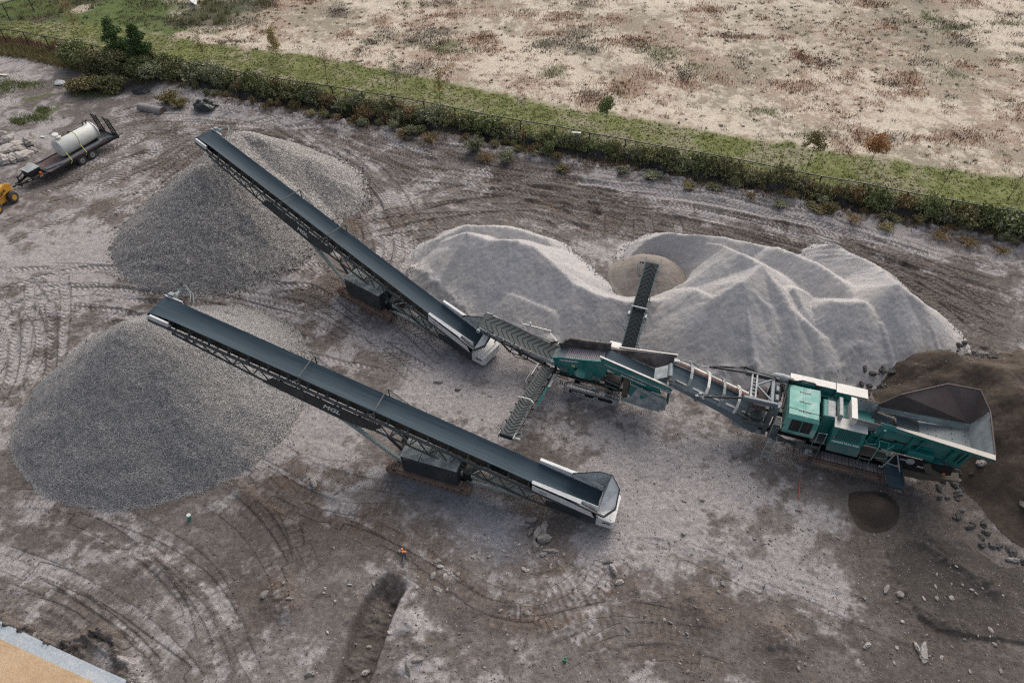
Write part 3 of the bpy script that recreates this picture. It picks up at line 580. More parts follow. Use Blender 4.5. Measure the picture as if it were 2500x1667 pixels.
# ================================================================ stockpiles: each one a solid heap with its own crests
def heap_h(x, y, ridges, k, rnd=0.25):
    h = np.full(x.shape, -9.0, np.float32)
    for P in ridges:
        kk = k
        if isinstance(P, tuple): kk, P = P
        if len(P) == 1: P = P + P
        for a, b in zip(P[:-1], P[1:]):
            dx, dy = b[0] - a[0], b[1] - a[1]; L2 = dx * dx + dy * dy + 1e-9
            # foot point shifted along the ridge so that a falling crest keeps the same repose slope
            t = np.clip(((x - a[0]) * dx + (y - a[1]) * dy) / L2, 0, 1)
            d = np.hypot(x - a[0] - t * dx, y - a[1] - t * dy); z = a[2] + (b[2] - a[2]) * t
            h = np.maximum(h, z - kk * (np.sqrt(d * d + rnd * rnd) - rnd))
    return h
def heap(name, label, cat, ridges, k, m, res, grain=0.03, rnd=0.25, cut=None, warp=0.25, und=0.25, attr=None, group=None, rill=0.0):
    P = np.array([p for r in ridges for p in (r[1] if isinstance(r, tuple) else r)]); R_ = P[:, 2].max() / k + 3.5
    x = np.arange(P[:, 0].min() - R_, P[:, 0].max() + R_, res); y = np.arange(P[:, 1].min() - R_, P[:, 1].max() + R_, res)
    Xp, Yp = np.meshgrid(x, y); a = Xp + (fbm(Xp, Yp, .45, 3, 3) - .5) * warp * 4; b = Yp + (fbm(Xp, Yp, .45, 3, 9) - .5) * warp * 4
    h = heap_h(a, b, ridges, k, rnd); h = h + rill * (fbm(Xp * 1.0, Yp * .22, 1.8, 4, 77, .6) - .5) * np.clip(h, 0, 1); h = h + (fbm(Xp, Yp, .35, 3, 13) - .5) * und * np.clip(h, 0, 1)
    if cut: h = cut(Xp, Yp, h)
    foot = sst(h, -0.2, 0.5); h = np.where(h < 0.12, 0.12 * np.exp(np.clip((h - 0.12) / 0.15, -8, 0)) - 0.02, h)    # toe spreads out
    h = h + np.random.default_rng(5).normal(0, grain, h.shape) * foot
    g = gzv(Xp, Yp); z = g + h; keep = h > 0.01; n_ = Xp.shape[1]; J, I = np.meshgrid(np.arange(len(y) - 1), np.arange(len(x) - 1), indexing='ij')
    q = (J * n_ + I).ravel(); kq = keep[:-1, :-1] | keep[1:, :-1] | keep[:-1, 1:] | keep[1:, 1:]
    Q = np.stack([q, q + 1, q + 1 + n_, q + n_], 1)[kq.ravel()]; z = np.where(keep, z, g - 0.06)
    V = np.stack([Xp, Yp, z], -1).reshape(-1, 3); u = np.unique(Q); mp_ = np.zeros(len(V), np.int64); mp_[u] = np.arange(len(u))
    o = mesh_np(name, V[u], mp_[Q], m, None, True)
    HEAPS.append((x, y, np.where(keep, z, -9))); return tag(o, label, cat, group)
HEAPS = []
def gravel_mat(name, cols, sc, bs=0.9, bd=0.05, tint=None, patch=0.35):
    m, n, b = new_mat(name); tc = N(n, 'ShaderNodeTexCoord'); P = tc.outputs['Object']
    vo = N(n, 'ShaderNodeTexVoronoi'); vo.inputs['Scale'].default_value = sc; n.links.new(P, vo.inputs['Vector']); sp = N(n, 'ShaderNodeSeparateColor'); n.links.new(vo.outputs['Color'], sp.inputs[0])
    k = len(cols); c = ramp(n, sp.outputs[0], *[(p, q) for p, q in cols])
    gap = ramp(n, vo.outputs['Distance'], (0.35, 1.0), (0.75, 0.45)); c = mixc(n, 1.0, c, gap, 'MULTIPLY')
    a = noise(n, 0.45, 5, 0.6, P)
    if tint: c = mixc(n, ramp(n, a.outputs[0], (0.42, 0.0), (0.62, patch)), c, tint)
    fine = noise(n, sc * 2.2, 3, 0.7, P); c = mixc(n, 1.0, c, ramp(n, fine.outputs[0], (0.3, 0.75), (0.7, 1.25)), 'MULTIPLY')
    n.links.new(c, b.inputs['Base Color']); b.inputs['Roughness'].default_value = 0.85; b.inputs['Specular IOR Level'].default_value = 0.25
    inv = N(n, 'ShaderNodeMath', operation='SUBTRACT', i0=1.0); n.links.new(vo.outputs['Distance'], inv.inputs[1])
    h = bump(n, b, inv.outputs[0], bs, bd); bump(n, b, sp.outputs[1], bs * 0.5, bd * 0.7, h)
    return m
M['gravel'] = gravel_mat('crushed_grey_stone', [(0.0, (.165, .158, .158)), (0.45, (.29, .278, .272)), (0.8, (.40, .385, .37)), (1.0, (.60, .575, .54))], 14.0, tint=(.33, .30, .265), patch=.12)
M['gravel2'] = gravel_mat('blue_grey_crushed_stone', [(0.0, (.19, .188, .192)), (0.45, (.305, .30, .302)), (0.8, (.395, .39, .388)), (1.0, (.52, .51, .50))], 19.0, tint=(.36, .325, .28), patch=.12)
def fines_mat(name, c0, c1, c2, sc=30):
    m, n, b = new_mat(name); tc = N(n, 'ShaderNodeTexCoord'); P = tc.outputs['Object']; mp = N(n, 'ShaderNodeMapping'); mp.inputs['Scale'].default_value = (1.0, 1.0, 0.35); n.links.new(P, mp.inputs[0])
    a = noise(n, 0.55, 6, 0.6, mp.outputs[0], 0.4); d = noise(n, sc, 5, 0.75, P); e = noise(n, 3.0, 6, 0.65, mp.outputs[0])
    c = mixc(n, ramp(n, a.outputs[0], (0.38, 0.0), (0.62, 1.0)), c0, c1); c = mixc(n, ramp(n, e.outputs[0], (0.5, 0.0), (0.75, 0.5)), c, c2)
    c = mixc(n, 1.0, c, ramp(n, d.outputs[0], (0.28, 0.64), (0.72, 1.36)), 'MULTIPLY'); n.links.new(c, b.inputs['Base Color']); b.inputs['Roughness'].default_value = 0.9; b.inputs['Specular IOR Level'].default_value = 0.2
    h = bump(n, b, e.outputs[0], 0.55, 0.09); bump(n, b, d.outputs[0], 0.6, 0.03, h); return m
M['fines'] = fines_mat('pale_grey_fines', (.365, .360, .368), (.43, .41, .395), (.325, .318, .315)); M['tanfines'] = fines_mat('tan_fines', (.22, .195, .175), (.275, .245, .222), (.17, .14, .12))
M['darkfill'] = fines_mat('dark_brown_fill', (.050, .040, .034), (.086, .067, .052), (.15, .12, .09), 20); M['darkfines'] = fines_mat('dark_wet_fines', (.050, .040, .034), (.068, .054, .045), (.036, .030, .026), 26)
def A3(*l): return [tuple(at(u, v, z)) for u, v, z in l]
heap('gravel_pile', 'tall cone of fine blue-grey gravel under the lower conveyor head, nearest to the camera', 'gravel pile',
     [[(-20.3, 25.1, 5.25), (-19.9, 25.3, 5.45), (-19.2, 25.5, 5.4)], [(-19.2, 25.6, 5.0), (-17.2, 27.2, 3.3)]], 0.77, M['gravel2'], 0.10, 0.024, 0.45, None, 0.12)
heap('gravel_pile', 'twin-peaked heap of coarse grey gravel under the upper conveyor head, near the fence', 'gravel pile',
     [[(-21.3, 41.2, 5.25), (-20.5, 41.9, 5.4)], [tuple(at(575, 322, 4.9)), tuple(at(640, 345, 4.4)), tuple(at(740, 385, 3.0)), tuple(at(800, 440, 1.8))], [(-20.5, 41.9, 5.0), tuple(at(600, 380, 3.6)), tuple(at(700, 470, 2.4))], [(-20.5, 41.9, 5.2), tuple(at(575, 322, 4.9))]], 0.74, M['gravel'], 0.11, 0.030, 0.40, None, 0.12)
SPURS = []
for (u, v, z, dx, L_) in [(1140, 572, 3.3, -2.2, 3.0), (1190, 590, 3.3, -.6, 3.6), (1240, 588, 3.5, .5, 4.2), (1300, 600, 3.5, .2, 3.6), (1350, 640, 3.0, .8, 3.0), (1400, 690, 2.4, .3, 2.2), (1812, 690, 4.0, -1.4, 4.2), (1812, 690, 4.0, .6, 4.4), (1870, 740, 3.1, 1.5, 3.2), (1740, 730, 3.1, -1.0, 3.0), (1740, 730, 3.1, .6, 3.2), (1960, 750, 2.7, .6, 3.0), (2035, 735, 2.9, -.4, 3.2), (2110, 738, 3.0, .3, 3.4), (2150, 790, 2.2, .7, 2.4), (2190, 700, 3.4, .3, 4.2), (2250, 745, 2.7, 1.2, 3.0), (1935, 755, 2.9, -.3, 3.0), (1680, 592, 3.0, -2.5, 2.0), ][::2] + [(1812, 690, 4.0, .6, 4.4), (2190, 700, 3.4, .3, 4.2)]:
    p_ = at(u, v, z); SPURS.append([tuple(p_), (p_.x + dx, p_.y - L_, z - .70 * math.hypot(dx, L_) + .07)])
cx_, cy_ = at(1588, 672, 0.6).x, at(1588, 672, 0.6).y
def cut(x, y, h):
    # the hollow that the screener keeps filling, and the loader's bite on the yard side
    d = np.hypot((x - cx_) * 0.95, y - cy_ - 0.1); h = np.minimum(h, np.maximum(0.02, (d - 2.25) * 1.3) + np.where(y < cy_ - 0.6, 1.05, 0.0) * sst(d, 2.0, 2.5))
    g = at(1470, 610); d2 = np.hypot((x - g.x) * 1.0, (y - g.y) * 0.8); return np.minimum(h, np.maximum(0.0, (d2 - 1.6) * 0.8))
heap('sand_pile', 'long ridged heap of pale grey crusher fines stretching behind the screener and crusher', 'sand pile',
     [A3((1112, 590, 2.1), (1150, 574, 3.2), (1190, 590, 3.3)), A3((1190, 590, 3.3), (1260, 588, 3.5), (1300, 600, 3.5), (1350, 640, 3.0), (1400, 690, 2.4), (1450, 718, 2.0)), A3((1450, 718, 2.0), (1530, 735, 1.5), (1610, 735, 1.4), (1670, 712, 1.7)),
      A3((1600, 620, 1.9), (1680, 592, 3.0), (1750, 600, 3.3), (1810, 625, 4.0), (1860, 650, 4.1), (1900, 700, 3.5), (1935, 755, 2.9), (2005, 820, 1.9)), A3((1812, 690, 4.0), (1870, 740, 3.1)),
      A3((1860, 650, 4.1), (1812, 690, 4.0), (1740, 730, 3.1), (1700, 712, 2.7)), A3((1900, 610, 2.6), (1985, 640, 2.9), (2060, 690, 2.8)), A3((2040, 600, 1.4), (2140, 650, 2.2), (2190, 700, 3.5), (2250, 745, 2.7), (2290, 790, 1.5)),
      A3((1070, 585, 1.5), (1140, 552, 2.1), (1240, 556, 2.0), (1330, 582, 1.4)), A3((1570, 590, 1.2), (1640, 572, 2.1), (1750, 582, 2.3), (1850, 600, 2.1), (1950, 625, 1.9)), A3((1940, 705, 3.2), (1960, 750, 2.6)), A3((2035, 735, 2.9), (2110, 738, 3.0), (2150, 790, 2.0)), A3((1700, 712, 2.7), (1760, 780, 1.9)), A3((1250, 720, 1.6), (1350, 760, 1.3))] + SPURS,
     0.76, M['fines'], 0.08, 0.016, 0.10, cut, 0.05, 0.14, None, None, 0.07)
heap('sand_pile', 'small tan cone in the hollow under the narrow conveyor', 'sand pile', [[(cx_ + 0.05, cy_ + 0.25, 1.62)]], 0.72, M['tanfines'], 0.07, 0.010, 0.5, None, 0.05, 0.05)
HEAPS_N = len(HEAPS)
heap('fill_pile', 'high dark brown mound of unscreened fill behind and beside the feed hopper', 'dirt pile',
     [[(22.9, 26.3, 1.3), (24.3, 25.9, 2.3), (25.8, 24.0, 3.2), (26.6, 21.5, 3.4), (27.2, 18.6, 2.9), (28.4, 16.2, 2.2), (31.5, 14.0, 2.0)], [(26.6, 21.5, 3.4), (32, 21.5, 3.2)], [(24.3, 25.6, 2.2), (22.3, 24.6, 1.2)], [(25.8, 24.0, 3.2), (31, 25.5, 2.4)]], 0.84, M['darkfill'], 0.09, 0.020, 0.35, None, 0.30, 1.3)
c = at(2130, 1243)
heap('fines_pile', 'little round heap of near-black wet fines under the short side conveyor', 'dirt pile', [[(c.x, c.y, 0.62)]], 0.72, M['darkfines'], 0.05, 0.008, 0.35, None, 0.22, 0.6)
def hz(x, y):
    z = gz(x, y)
    for a, b, h in HEAPS:
        if a[0] < x < a[-1] and b[0] < y < b[-1]:
            i = int((x - a[0]) / (a[1] - a[0])); j = int((y - b[0]) / (b[1] - b[0])); z = max(z, float(h[j, i]))
    return z

# ================================================================ machine pieces
def track_frame(root, name, x0, x1, y0, y1, h, shoe, m_frame, txt=None, txm=None, tsize=0.2):
    """a crawler track: ring of shoes (track_belt) round a side frame with wheels"""
    r = h / 2; t = thing_part(name, root); mb = MB(); L = x1 - x0 - h; per = 2 * L + 2 * math.pi * r; n = int(per / 0.17)
    def pos(s, rad):
        s %= per
        if s < L: return Vector((x0 + r + s, 0, r + rad)), 0.0
        s -= L
        if s < math.pi * r: a = s / r; return Vector((x1 - r + math.sin(a) * rad, 0, r + math.cos(a) * rad)), a
        s -= math.pi * r
        if s < L: return Vector((x1 - r - s, 0, r - rad)), math.pi
        s -= L; a = math.pi + s / r; return Vector((x0 + r + math.sin(a) * rad, 0, r + math.cos(a) * rad)), a
    for i in range(n):
        a, _ = pos(per * (i + .06) / n, r); b, _ = pos(per * (i + .90) / n, r); a2, _ = pos(per * (i + .06) / n, r - .035); b2, _ = pos(per * (i + .90) / n, r - .035)
        v = [(p.x, y, p.z + 0.01) for y in (y0, y1) for p in (a2, b2, b, a)]; mb.add(v, [(0, 1, 2, 3), (7, 6, 5, 4), (0, 4, 5, 1), (1, 5, 6, 2), (2, 6, 7, 3), (3, 7, 4, 0)])
        g1, _ = pos(per * (i + .35) / n, r + .022); g2, _ = pos(per * (i + .47) / n, r + .022); g3, _ = pos(per * (i + .35) / n, r - .01); g4, _ = pos(per * (i + .47) / n, r - .01)
        v = [(p.x, y, p.z + 0.01) for y in (y0 + .01, y1 - .01) for p in (g3, g4, g2, g1)]; mb.add(v, [(0, 1, 2, 3), (7, 6, 5, 4), (0, 4, 5, 1), (1, 5, 6, 2), (2, 6, 7, 3), (3, 7, 4, 0)])
    mb.build('track_belt', shoe, t); fb = MB(); ym, yd = (y0 + y1) / 2, (y1 - y0) / 2 - 0.04
    fb.box(x0 + r, x1 - r, ym - yd, ym + yd, h * .30, h * .70); fb.box(x0 + r * 1.2, x1 - r * 1.2, ym - yd - .03, ym + yd + .03, h * .42, h * .52)
    for x in (x0 + r, x1 - r): fb.tube([(x, ym - yd, r), (x, ym + yd, r)], r * .80, 18); fb.tube([(x, ym - yd - .03, r), (x, ym + yd + .03, r)], r * .35, 12)
    k = int((x1 - x0 - 2 * h) / (h * .5))
    for i in range(k): x = x0 + h + (i + .5) * (x1 - x0 - 2 * h) / k; fb.tube([(x, ym - yd + .02, h * .2), (x, ym + yd - .02, h * .2)], h * .15, 10)
    fb.build('side_frame', m_frame, t)
    return t
def thing_part(name, root):
    e = bpy.data.objects.new(name, None); COL.objects.link(e); e.parent = root; e.empty_display_size = .1; return e
def belt(path, hw, trough=0.12, th=0.02, nseg=6, y0=0.0, rib=None, sub=0.35, rside=1):
    """troughed belt along path (points in x,z or x,y,z); returns (belt builder, rib builder)"""
    P = [Vector((p[0], y0, p[1])) if len(p) == 2 else Vector(p) for p in path]; Q = []
    for a, b in zip(P[:-1], P[1:]):
        n = max(1, int((b - a).length / sub)); Q += [a.lerp(b, i / n) for i in range(n)]
    Q.append(P[-1]); mb = MB(); rb = MB(); rows = []
    for i, p in enumerate(Q):
        d = (Q[min(i + 1, len(Q) - 1)] - Q[max(0, i - 1)]).normalized(); s = Vector((0, 0, 1)).cross(d).normalized(); u = d.cross(s); u = -u if u.z < 0 else u
        endf = min(1.0, (len(Q) - 1 - i) * sub / 1.2); tr = trough * endf
        rows.append([(p + s * (hw * k) + u * tr * (abs(k) ** 2.2), u, s, d) for k in [j / nseg * 2 - 1 for j in range(nseg + 1)]])
    m_ = nseg + 1; v = []; f = []
    for rw in rows: v += [q[0] for q in rw]
    for rw in rows: v += [q[0] - q[1] * th for q in rw]
    K = len(rows) * m_
    for i in range(len(rows) - 1):
        for j in range(nseg): a = i * m_ + j; f.append((a, a + 1, a + 1 + m_, a + m_)); f.append((K + a, K + a + m_, K + a + m_ + 1, K + a + 1))
        for j in (0, nseg): a = i * m_ + j; f.append((a, a + m_, K + a + m_, K + a))
    for i in (0, len(rows) - 1):
        for j in range(nseg): a = i * m_ + j; f.append((a, a + 1, K + a + 1, K + a))
    mb.add(v, f)
    if rib:
        L = sum((b - a).length for a, b in zip(Q[:-1], Q[1:])); s_ = 0.15
        def P_at(s, k):
            s = min(max(s, 0), L - 1e-3); acc = 0
            for i in range(len(Q) - 1):
                l = (Q[i + 1] - Q[i]).length
                if acc + l >= s: t = (s - acc) / l; j = (k + 1) / 2 * nseg; j0 = min(int(j), nseg - 1); w_ = j - j0; A_ = rows[i][j0][0].lerp(rows[i][j0 + 1][0], w_); B_ = rows[i + 1][j0][0].lerp(rows[i + 1][j0 + 1][0], w_); return A_.lerp(B_, t), rows[i][j0][1]
                acc += l
        while s_ < L - .3:
            for sg in (-1, 1):
                pts = [P_at(s_ + (1 - t) * rib[1] * rside, sg * t * 0.88) for t in (0.04, .35, .7, 1.0)]
                for (a, ua), (b, ub) in zip(pts[:-1], pts[1:]): rb.bar(a + ua * .012, b + ub * .012, rib[2], .03, ua)
            s_ += rib[0]
    return mb, rb
def loftpoly(mb, pts, t=0.03): mb.plate(pts, t)
def handrail(mb, pts, h=0.0, r=0.02): mb.tube(pts, r, 6)

# ================================================================ tracked stockpile conveyor (built once, copied for the second)
def Zb(x): return 1.0 + 0.2785 * x
def make_stacker():
    o = Vector((*at(1455, 1223, 1.0)[:2], 0)); hd = at(383, 745, 7.3); a = math.atan2(hd.y - o.y, hd.x - o.x)
    root = thing('stockpile_conveyor', 'long dark tracked conveyor rising to the lower gravel cone, with open flared tail hopper', 'conveyor', o, a, 'tracked stockpile conveyors')
    L = 22.65; inv = (Matrix.Translation(o) @ Matrix.Rotation(a, 4, 'Z')).inverted()
    mb, _ = belt([(-0.15, Zb(-.15)), (L, Zb(L))], 0.58, 0.15, 0.022, 8, sub=0.5); mb.build('belt', M['belt'], root, smooth=True)
    rb, _ = belt([(0.3, Zb(.3) - .42), (L - .1, Zb(L) - .42)], 0.54, 0.0, 0.02, 2, sub=2.0); rb.build('return_belt', M['black'], root)
    mb = MB(); mb.tube([(L - .02, -.60, Zb(L) - .21), (L - .02, .60, Zb(L) - .21)], .215, 20); mb.build('head_drum', M['belt'], root, smooth=True)
    mb = MB(); mb.tube([(0.05, -.58, .82), (0.05, .58, .82)], .19, 16); mb.build('tail_drum', M['black'], root, smooth=True)
    fr = MB()
    for s in (-1, 1):
        y = s * .74
        fr.bar((-.3, y, Zb(-.3) - .28), (L + .1, y, Zb(L) - .34), .09, .15)                     # top chord
        bc = lambda x: Zb(x) - .28 - (0.92 if 3 < x < 17 else 0.92 - max(0, x - 17) * .12 if x >= 17 else .45 + .157 * max(0, x))
        xsn = [0.2 + i * 1.02 for i in range(22)]
        for x0, x1 in zip(xsn[:-1], xsn[1:]): fr.bar((x0, y, bc(x0)), (x1, y, bc(x1)), .07, .09)
        for i, x in enumerate(xsn[:-1]):
            xm = x + .51; fr.bar((x, y, bc(x)), (xm, y, Zb(xm) - .33), .045); fr.bar((xm, y, Zb(xm) - .33), (xsn[i + 1], y, bc(xsn[i + 1])), .045)
    for i, x in enumerate(xsn):
        fr.bar((x, -.74, bc(x)), (x, .74, bc(x)), .05)
        if i % 2: fr.bar((x, -.74, bc(x)), (xsn[min(i + 1, 21)], .74, bc(xsn[min(i + 1, 21)])), .04)
    fr.build('lattice_frame', M['frame'], root)
    for i in range(21):
        x = 1.2 + i * 1.02; z = Zb(x); mb = MB()
        mb.bar((x, -.80, z - .20), (x, .80, z - .20), .10, .07)
        for s in (-1, 1): mb.bar((x, s * .74, z - .28), (x, s *   .66, z - .03), .10, .05, (1, 0, 0)); mb.tube([(x, s * .05, z - .08), (x, s * .60, z + .04)], .05, 8)
        mb.build('idler', M['frame'], root)
    # plated knuckle in the middle with the maker's letters
    for s in (-1, 1):
        mb = MB(); y = s * .80; pz = lambda x, d: Zb(x) - d
        mb.plate([(10.6, y, pz(10.6, .48)), (16.3, y, pz(16.3, .48)), (17.0, y, pz(17, 1.22)), (13.0, y, pz(13.0, 1.45)), (11.3, y, pz(11.3, 1.22))], .03); mb.bar((14.75, y, pz(14.75, .45)), (14.75, y, pz(14.75, 1.25)), .05)
        p = mb.build('side_plate', M['charcoal'], root)
        lettering('MGL', (13.35, y + s * .022, pz(13.35, .93)), (-s, 0, -s * .2785), (0, 0, 1), .46, M['whitetext'], p, depth=.006, shear=.25)
    for xh in (14.8, 10.97):
        z = Zb(xh); mb = MB(); mb.tube([(xh, .80, z - .9 + .5), (xh, .80, z + .30), (xh, .70, z + .42), (xh, -.70, z + .42), (xh, -.80, z + .3), (xh, -.80, z - .4)], .032, 8)
        mb.bar((xh, -.80, z + .35), (xh - 1.1, -.80, z - .52), .035); mb.bar((xh, .80, z + .25), (xh + .9, .80, z - .1), .035); mb.bar((xh, -.80, z + .05), (xh - .7, -.80, z - .32), .03); mb.build('hoop', M['frame'], root)
    # white motor guard and gearbox at the head
    mb = MB(); zz = Zb(22.2); mb.plate([(21.55, .70, zz - .42), (21.6, .70, zz - .12), (22.55, .70, zz + .12), (22.78, .70, zz - .05), (22.72, .70, zz - .32), (22.1, .70, zz - .5)], .10); mb.build('head_guard', M['white'], root)
    mb = MB(); mb.plate([(21.75, -.68, zz - .3), (21.75, -.68, zz + .03), (22.7, -.68, zz + .22), (22.75, -.68, zz - .2)], .05); mb.build('head_guard', M['white'], root)
    mb = MB(); mb.tube([(22.4, -.66, zz), (22.4, -1.10, zz)], .13, 12); mb.tube([(22.4, -1.08, zz), (22.4, -1.35, zz)], .085, 10); mb.box(22.25, 22.55, -.92, -.72, zz - .18, zz + .28); mb.build('drive_motor', M['strut'], root)
    mb = MB(); mb.tube([(22.4, -1.3, zz + .08), (22.0, -1.45, zz + .2), (21.6, -1.2, zz + .15), (21.4, -.80, zz)], .022, 6); mb.tube([(22.5, -1.3, zz + .08), (22.1, -1.55, zz + .25), (21.5, -1.25, zz + .12), (21.2, -.8, zz - .1)], .018, 6); mb.build('hose', M['strut'], root)
    # skirts and flared hopper at the tail
    for s in (1, -1):
        mb = MB(); y = s * .60
        mb.plate([(3.05, y, Zb(3.05) + .02), (3.05, y, Zb(3.05) + .36), (-.2, y, Zb(-.2) + .62), (-.2, y, Zb(-.2) - .05)], .03); mb.plate([(3.05, y, Zb(3.05) + .36), (3.05, y + s * .16, Zb(3.05) + .34), (.6, y + s * .20, Zb(.6) + .50), (.6, y, Zb(.6) + .55)], .025); mb.build('skirt', M['dustwhite'], root)
        mb = MB(); mb.plate([(3.0, s * .82, Zb(3.0) + .26), (3.0, s * .82, Zb(3) - .10), (-.1, s * .86, Zb(-.1) - .05), (.1, s * .86, Zb(.1) + .36)], .03); sp_ = mb.build('side_panel', M['white'], root)
        if s > 0:
            for xx in (2.45, 1.35, .65):
                mb = MB(); zc = Zb(xx) + .08; mb.plate([(xx + .2, s * .842, zc + .13), (xx + .2, s * .842, zc - .02), (xx - .2, s * .846, zc - .13), (xx - .2, s * .846, zc + .02)], .008); mb.build('sticker', M['greytext'], sp_)
    hp = lambda x, y, s=8.71: (1300 + x / s, 1120 + y / s)
    def Lc(p, z): return inv @ at(*p, z)
    A_, B_, C_, D_, E_, G_, H_, I_ = [Lc(hp(*p), z) for p, z in (((835, 385), 2.0), ((860, 310), 2.05), ((1440, 275), 2.35), ((1700, 350), 2.30), ((1850, 640), 2.1), ((1765, 1065), 1.72), ((1515, 1235), 1.52), ((1200, 1178), 1.55))]
    I2 = Lc(hp(700, 850), 1.62); J_ = Vector((-.22, -.60, 1.02)); K_ = Vector((-.22, .60, 1.02)); A0 = Vector((1.35, -.62, Zb(1.35) + .42)); L0 = Vector((1.6, .62, Zb(1.6) + .35))
    mb = MB()
    for q in ((A0, A_, B_), (A0, B_, J_), (B_, C_, J_), (C_, D_, J_)): mb.plate(q, .02)
    mb.build('hopper_back', M['boot_steel'], root, 'dark scoured far side of the hopper')
    mb = MB()
    for q in ((D_, E_, K_), (D_, K_, J_)): mb.plate(q, .02)
    for q in ((E_, G_, K_), (G_, H_, K_), (H_, I2, L0), (H_, L0, K_)): mb.plate(q, .02)
    mb.build('hopper_front', M['dustwhite'], root, 'pale dust-coated near side of the hopper')
    rim = MB(); up = Vector((0, 0, .02)); pr_ = [I2, H_, G_, E_]
    for a_, b_ in zip(pr_[:-1], pr_[1:]): rim.bar(a_ + up, b_ + up, .07, .12)
    pr_ = [E_, D_, C_, B_, A_]
    for a_, b_ in zip(pr_[:-1], pr_[1:]): rim.bar(a_ + up, b_ + up, .035, .05)
    rim.build('hopper_rim', M['charcoal'], root)
    # white tail cover
    mb = MB(); v = []; prof = [(-.18, .76), (-.24, .82), (-1.0, .82), (-1.10, .70), (-1.10, -.70), (-1.0, -.82), (-.24, -.82), (-.18, -.76)]
    v = [(x, y, .30) for x, y in prof] + [(x, y, .86 + (.08 if x > -.5 else 0)) for x, y in prof]; f = [tuple(range(7, -1, -1)), tuple(range(8, 16))] + [(i, (i + 1) % 8, 8 + (i + 1) % 8, 8 + i) for i in range(8)]
    mb.add(v, f); mb.plate([(-.92, -.7, .90), (-.92, .7, .90), (-.85, .7, .905), (-.85, -.7, .905)], .02); tc_ = mb.build('tail_cover', M['white'], root)
    lettering('MGL', (-.72, .830, .66), (-1, 0, 0), (0, 0, 1), .20, M['blacktext'], tc_, depth=.004, shear=.3)
    # dark plate under the tail, track carriage, power box
    for s in (-1, 1):
        mb = MB(); mb.plate([(2.3, s * .78, Zb(2.3) - .55), (2.3, s * .78, .72), (.4, s * .78, .28), (-.3, s * .78, .30), (-.3, s * .78, .95)], .03); mb.build('tail_plate', M['charcoal'], root)
    for s in (-1, 1): track_frame(root, 'track', 6.1, 10.75, *sorted((s * .74, s * 1.16)), .62, M['trackrust'], M['trackrust'])
    ch = MB(); ch.box(6.5, 10.3, -.62, -.40, .42, .72); ch.box(6.5, 10.3, .40, .62, .42, .72); ch.box(7.4, 7.9, -.9, .9, .32, .52); ch.box(9.2, 9.7, -.9, .9, .32, .52); ch.box(6.4, 7.2, -.5, .5, .45, .66); ch.build('chassis', M['black'], root)
    mb = MB(); mb.box(6.75, 9.72, -.15, 1.17, .72, 1.98, .03); bx = mb.build('power_box', M['charcoal'], root)
    mb = MB(); mb.box(6.72, 8.72, -.17, 1.19, 1.984, 2.02); mb.box(8.76, 9.75, -.17, 1.19, 1.984, 2.02)
    for i in range(20): mb.box(7.0 + i * .13, 7.06 + i * .13, .30, .34, 2.02, 2.03)
    mb.build('lid', M['boxtop'], bx)
    mb = MB(); mb.disc((7.12, 1.17, 1.45), (0, 1, 0), .09, .02, 14); mb.build('access_port', M['black'], bx); mb = MB(); mb.disc((8.35, 1.17, 1.58), (0, 1, 0), .07, .015, 12); mb.build('access_port', M['black'], bx)
    mb = MB(); mb.box(9.25, 9.60, 1.172, 1.182, 1.80, 1.90); mb.build('sticker', M['redstripe'], bx); mb = MB(); mb.disc((7.10, 1.19, 1.47), (0, 1, 0), .035, .02, 10); mb.build('lamp', M['chrome'], bx)
    mb = MB(); mb.box(6.2, 6.65, -.1, .7, .7, 1.25, .03); mb.tube([(6.2, .3, .9), (5.8, .4, .7)], .05); mb.build('valve_bank', M['black'], root)
    # raking struts
    for s in (-1, 1):
        y = s * .62
        mb = MB(); mb.bar((13.6, y, Zb(13.6) - 1.28), (9.95, y, .62), .16, .20); mb.bar((12.25, y, 2.55), (11.6, y, Zb(11.6) - 1.2), .13); mb.bar((12.2, y, 2.45), (13.0, y, Zb(13) - 1.2), .05); mb.build('raking_leg', M['strut'], root)
        mb = MB(); mb.bar((6.75, y, 1.12), (3.1, y * .95, 1.02), .14, .18); mb.bar((6.5, y, .58), (3.5, y, .66), .12, .16); mb.bar((4.9, y, 1.05), (4.9, y, .6), .08); mb.bar((5.6, y, 1.1), (4.6, y, 1.7), .06); mb.build('drawbar', M['strut'], root)
        mb = MB(); mb.tube([(9.85, y * .6, 1.05), (10.75, y * .6, 2.15)], .085, 12); mb.build('lift_cylinder', M['charcoal'], root); mb = MB(); mb.tube([(10.7, y * .6, 2.1), (11.65, y * .6, 3.22)], .045, 10); mb.build('cylinder_rod', M['chrome'], root)
    mb = MB(); mb.bar((9.95, -.62, .62), (9.95, .62, .62), .12); mb.bar((12.25, -.62, 2.5), (12.25, .62, 2.5), .10); mb.bar((5.2, -.6, 1.08), (5.2, .6, 1.08), .1); mb.bar((6.3, -.6, 1.1), (6.3, .6, 1.1), .1); mb.bar((3.4, -.6, .9), (3.4, .6, .9), .1); mb.bar((5.2, -.6, 1.08), (6.3, .6, 1.1), .05); mb.build('cross_brace', M['strut'], root)
    return root
stk = make_stacker()
s2 = copy_tree(stk); o2 = at(1165, 835, 1.0); h2 = at(500, 328, 7.3); s2.location = (o2.x, o2.y, 0); s2.rotation_euler[2] = math.atan2(h2.y - o2.y, h2.x - o2.x)
s2['label'] = 'long dark tracked conveyor rising to the upper gravel heap, its tail under the chevron belt'

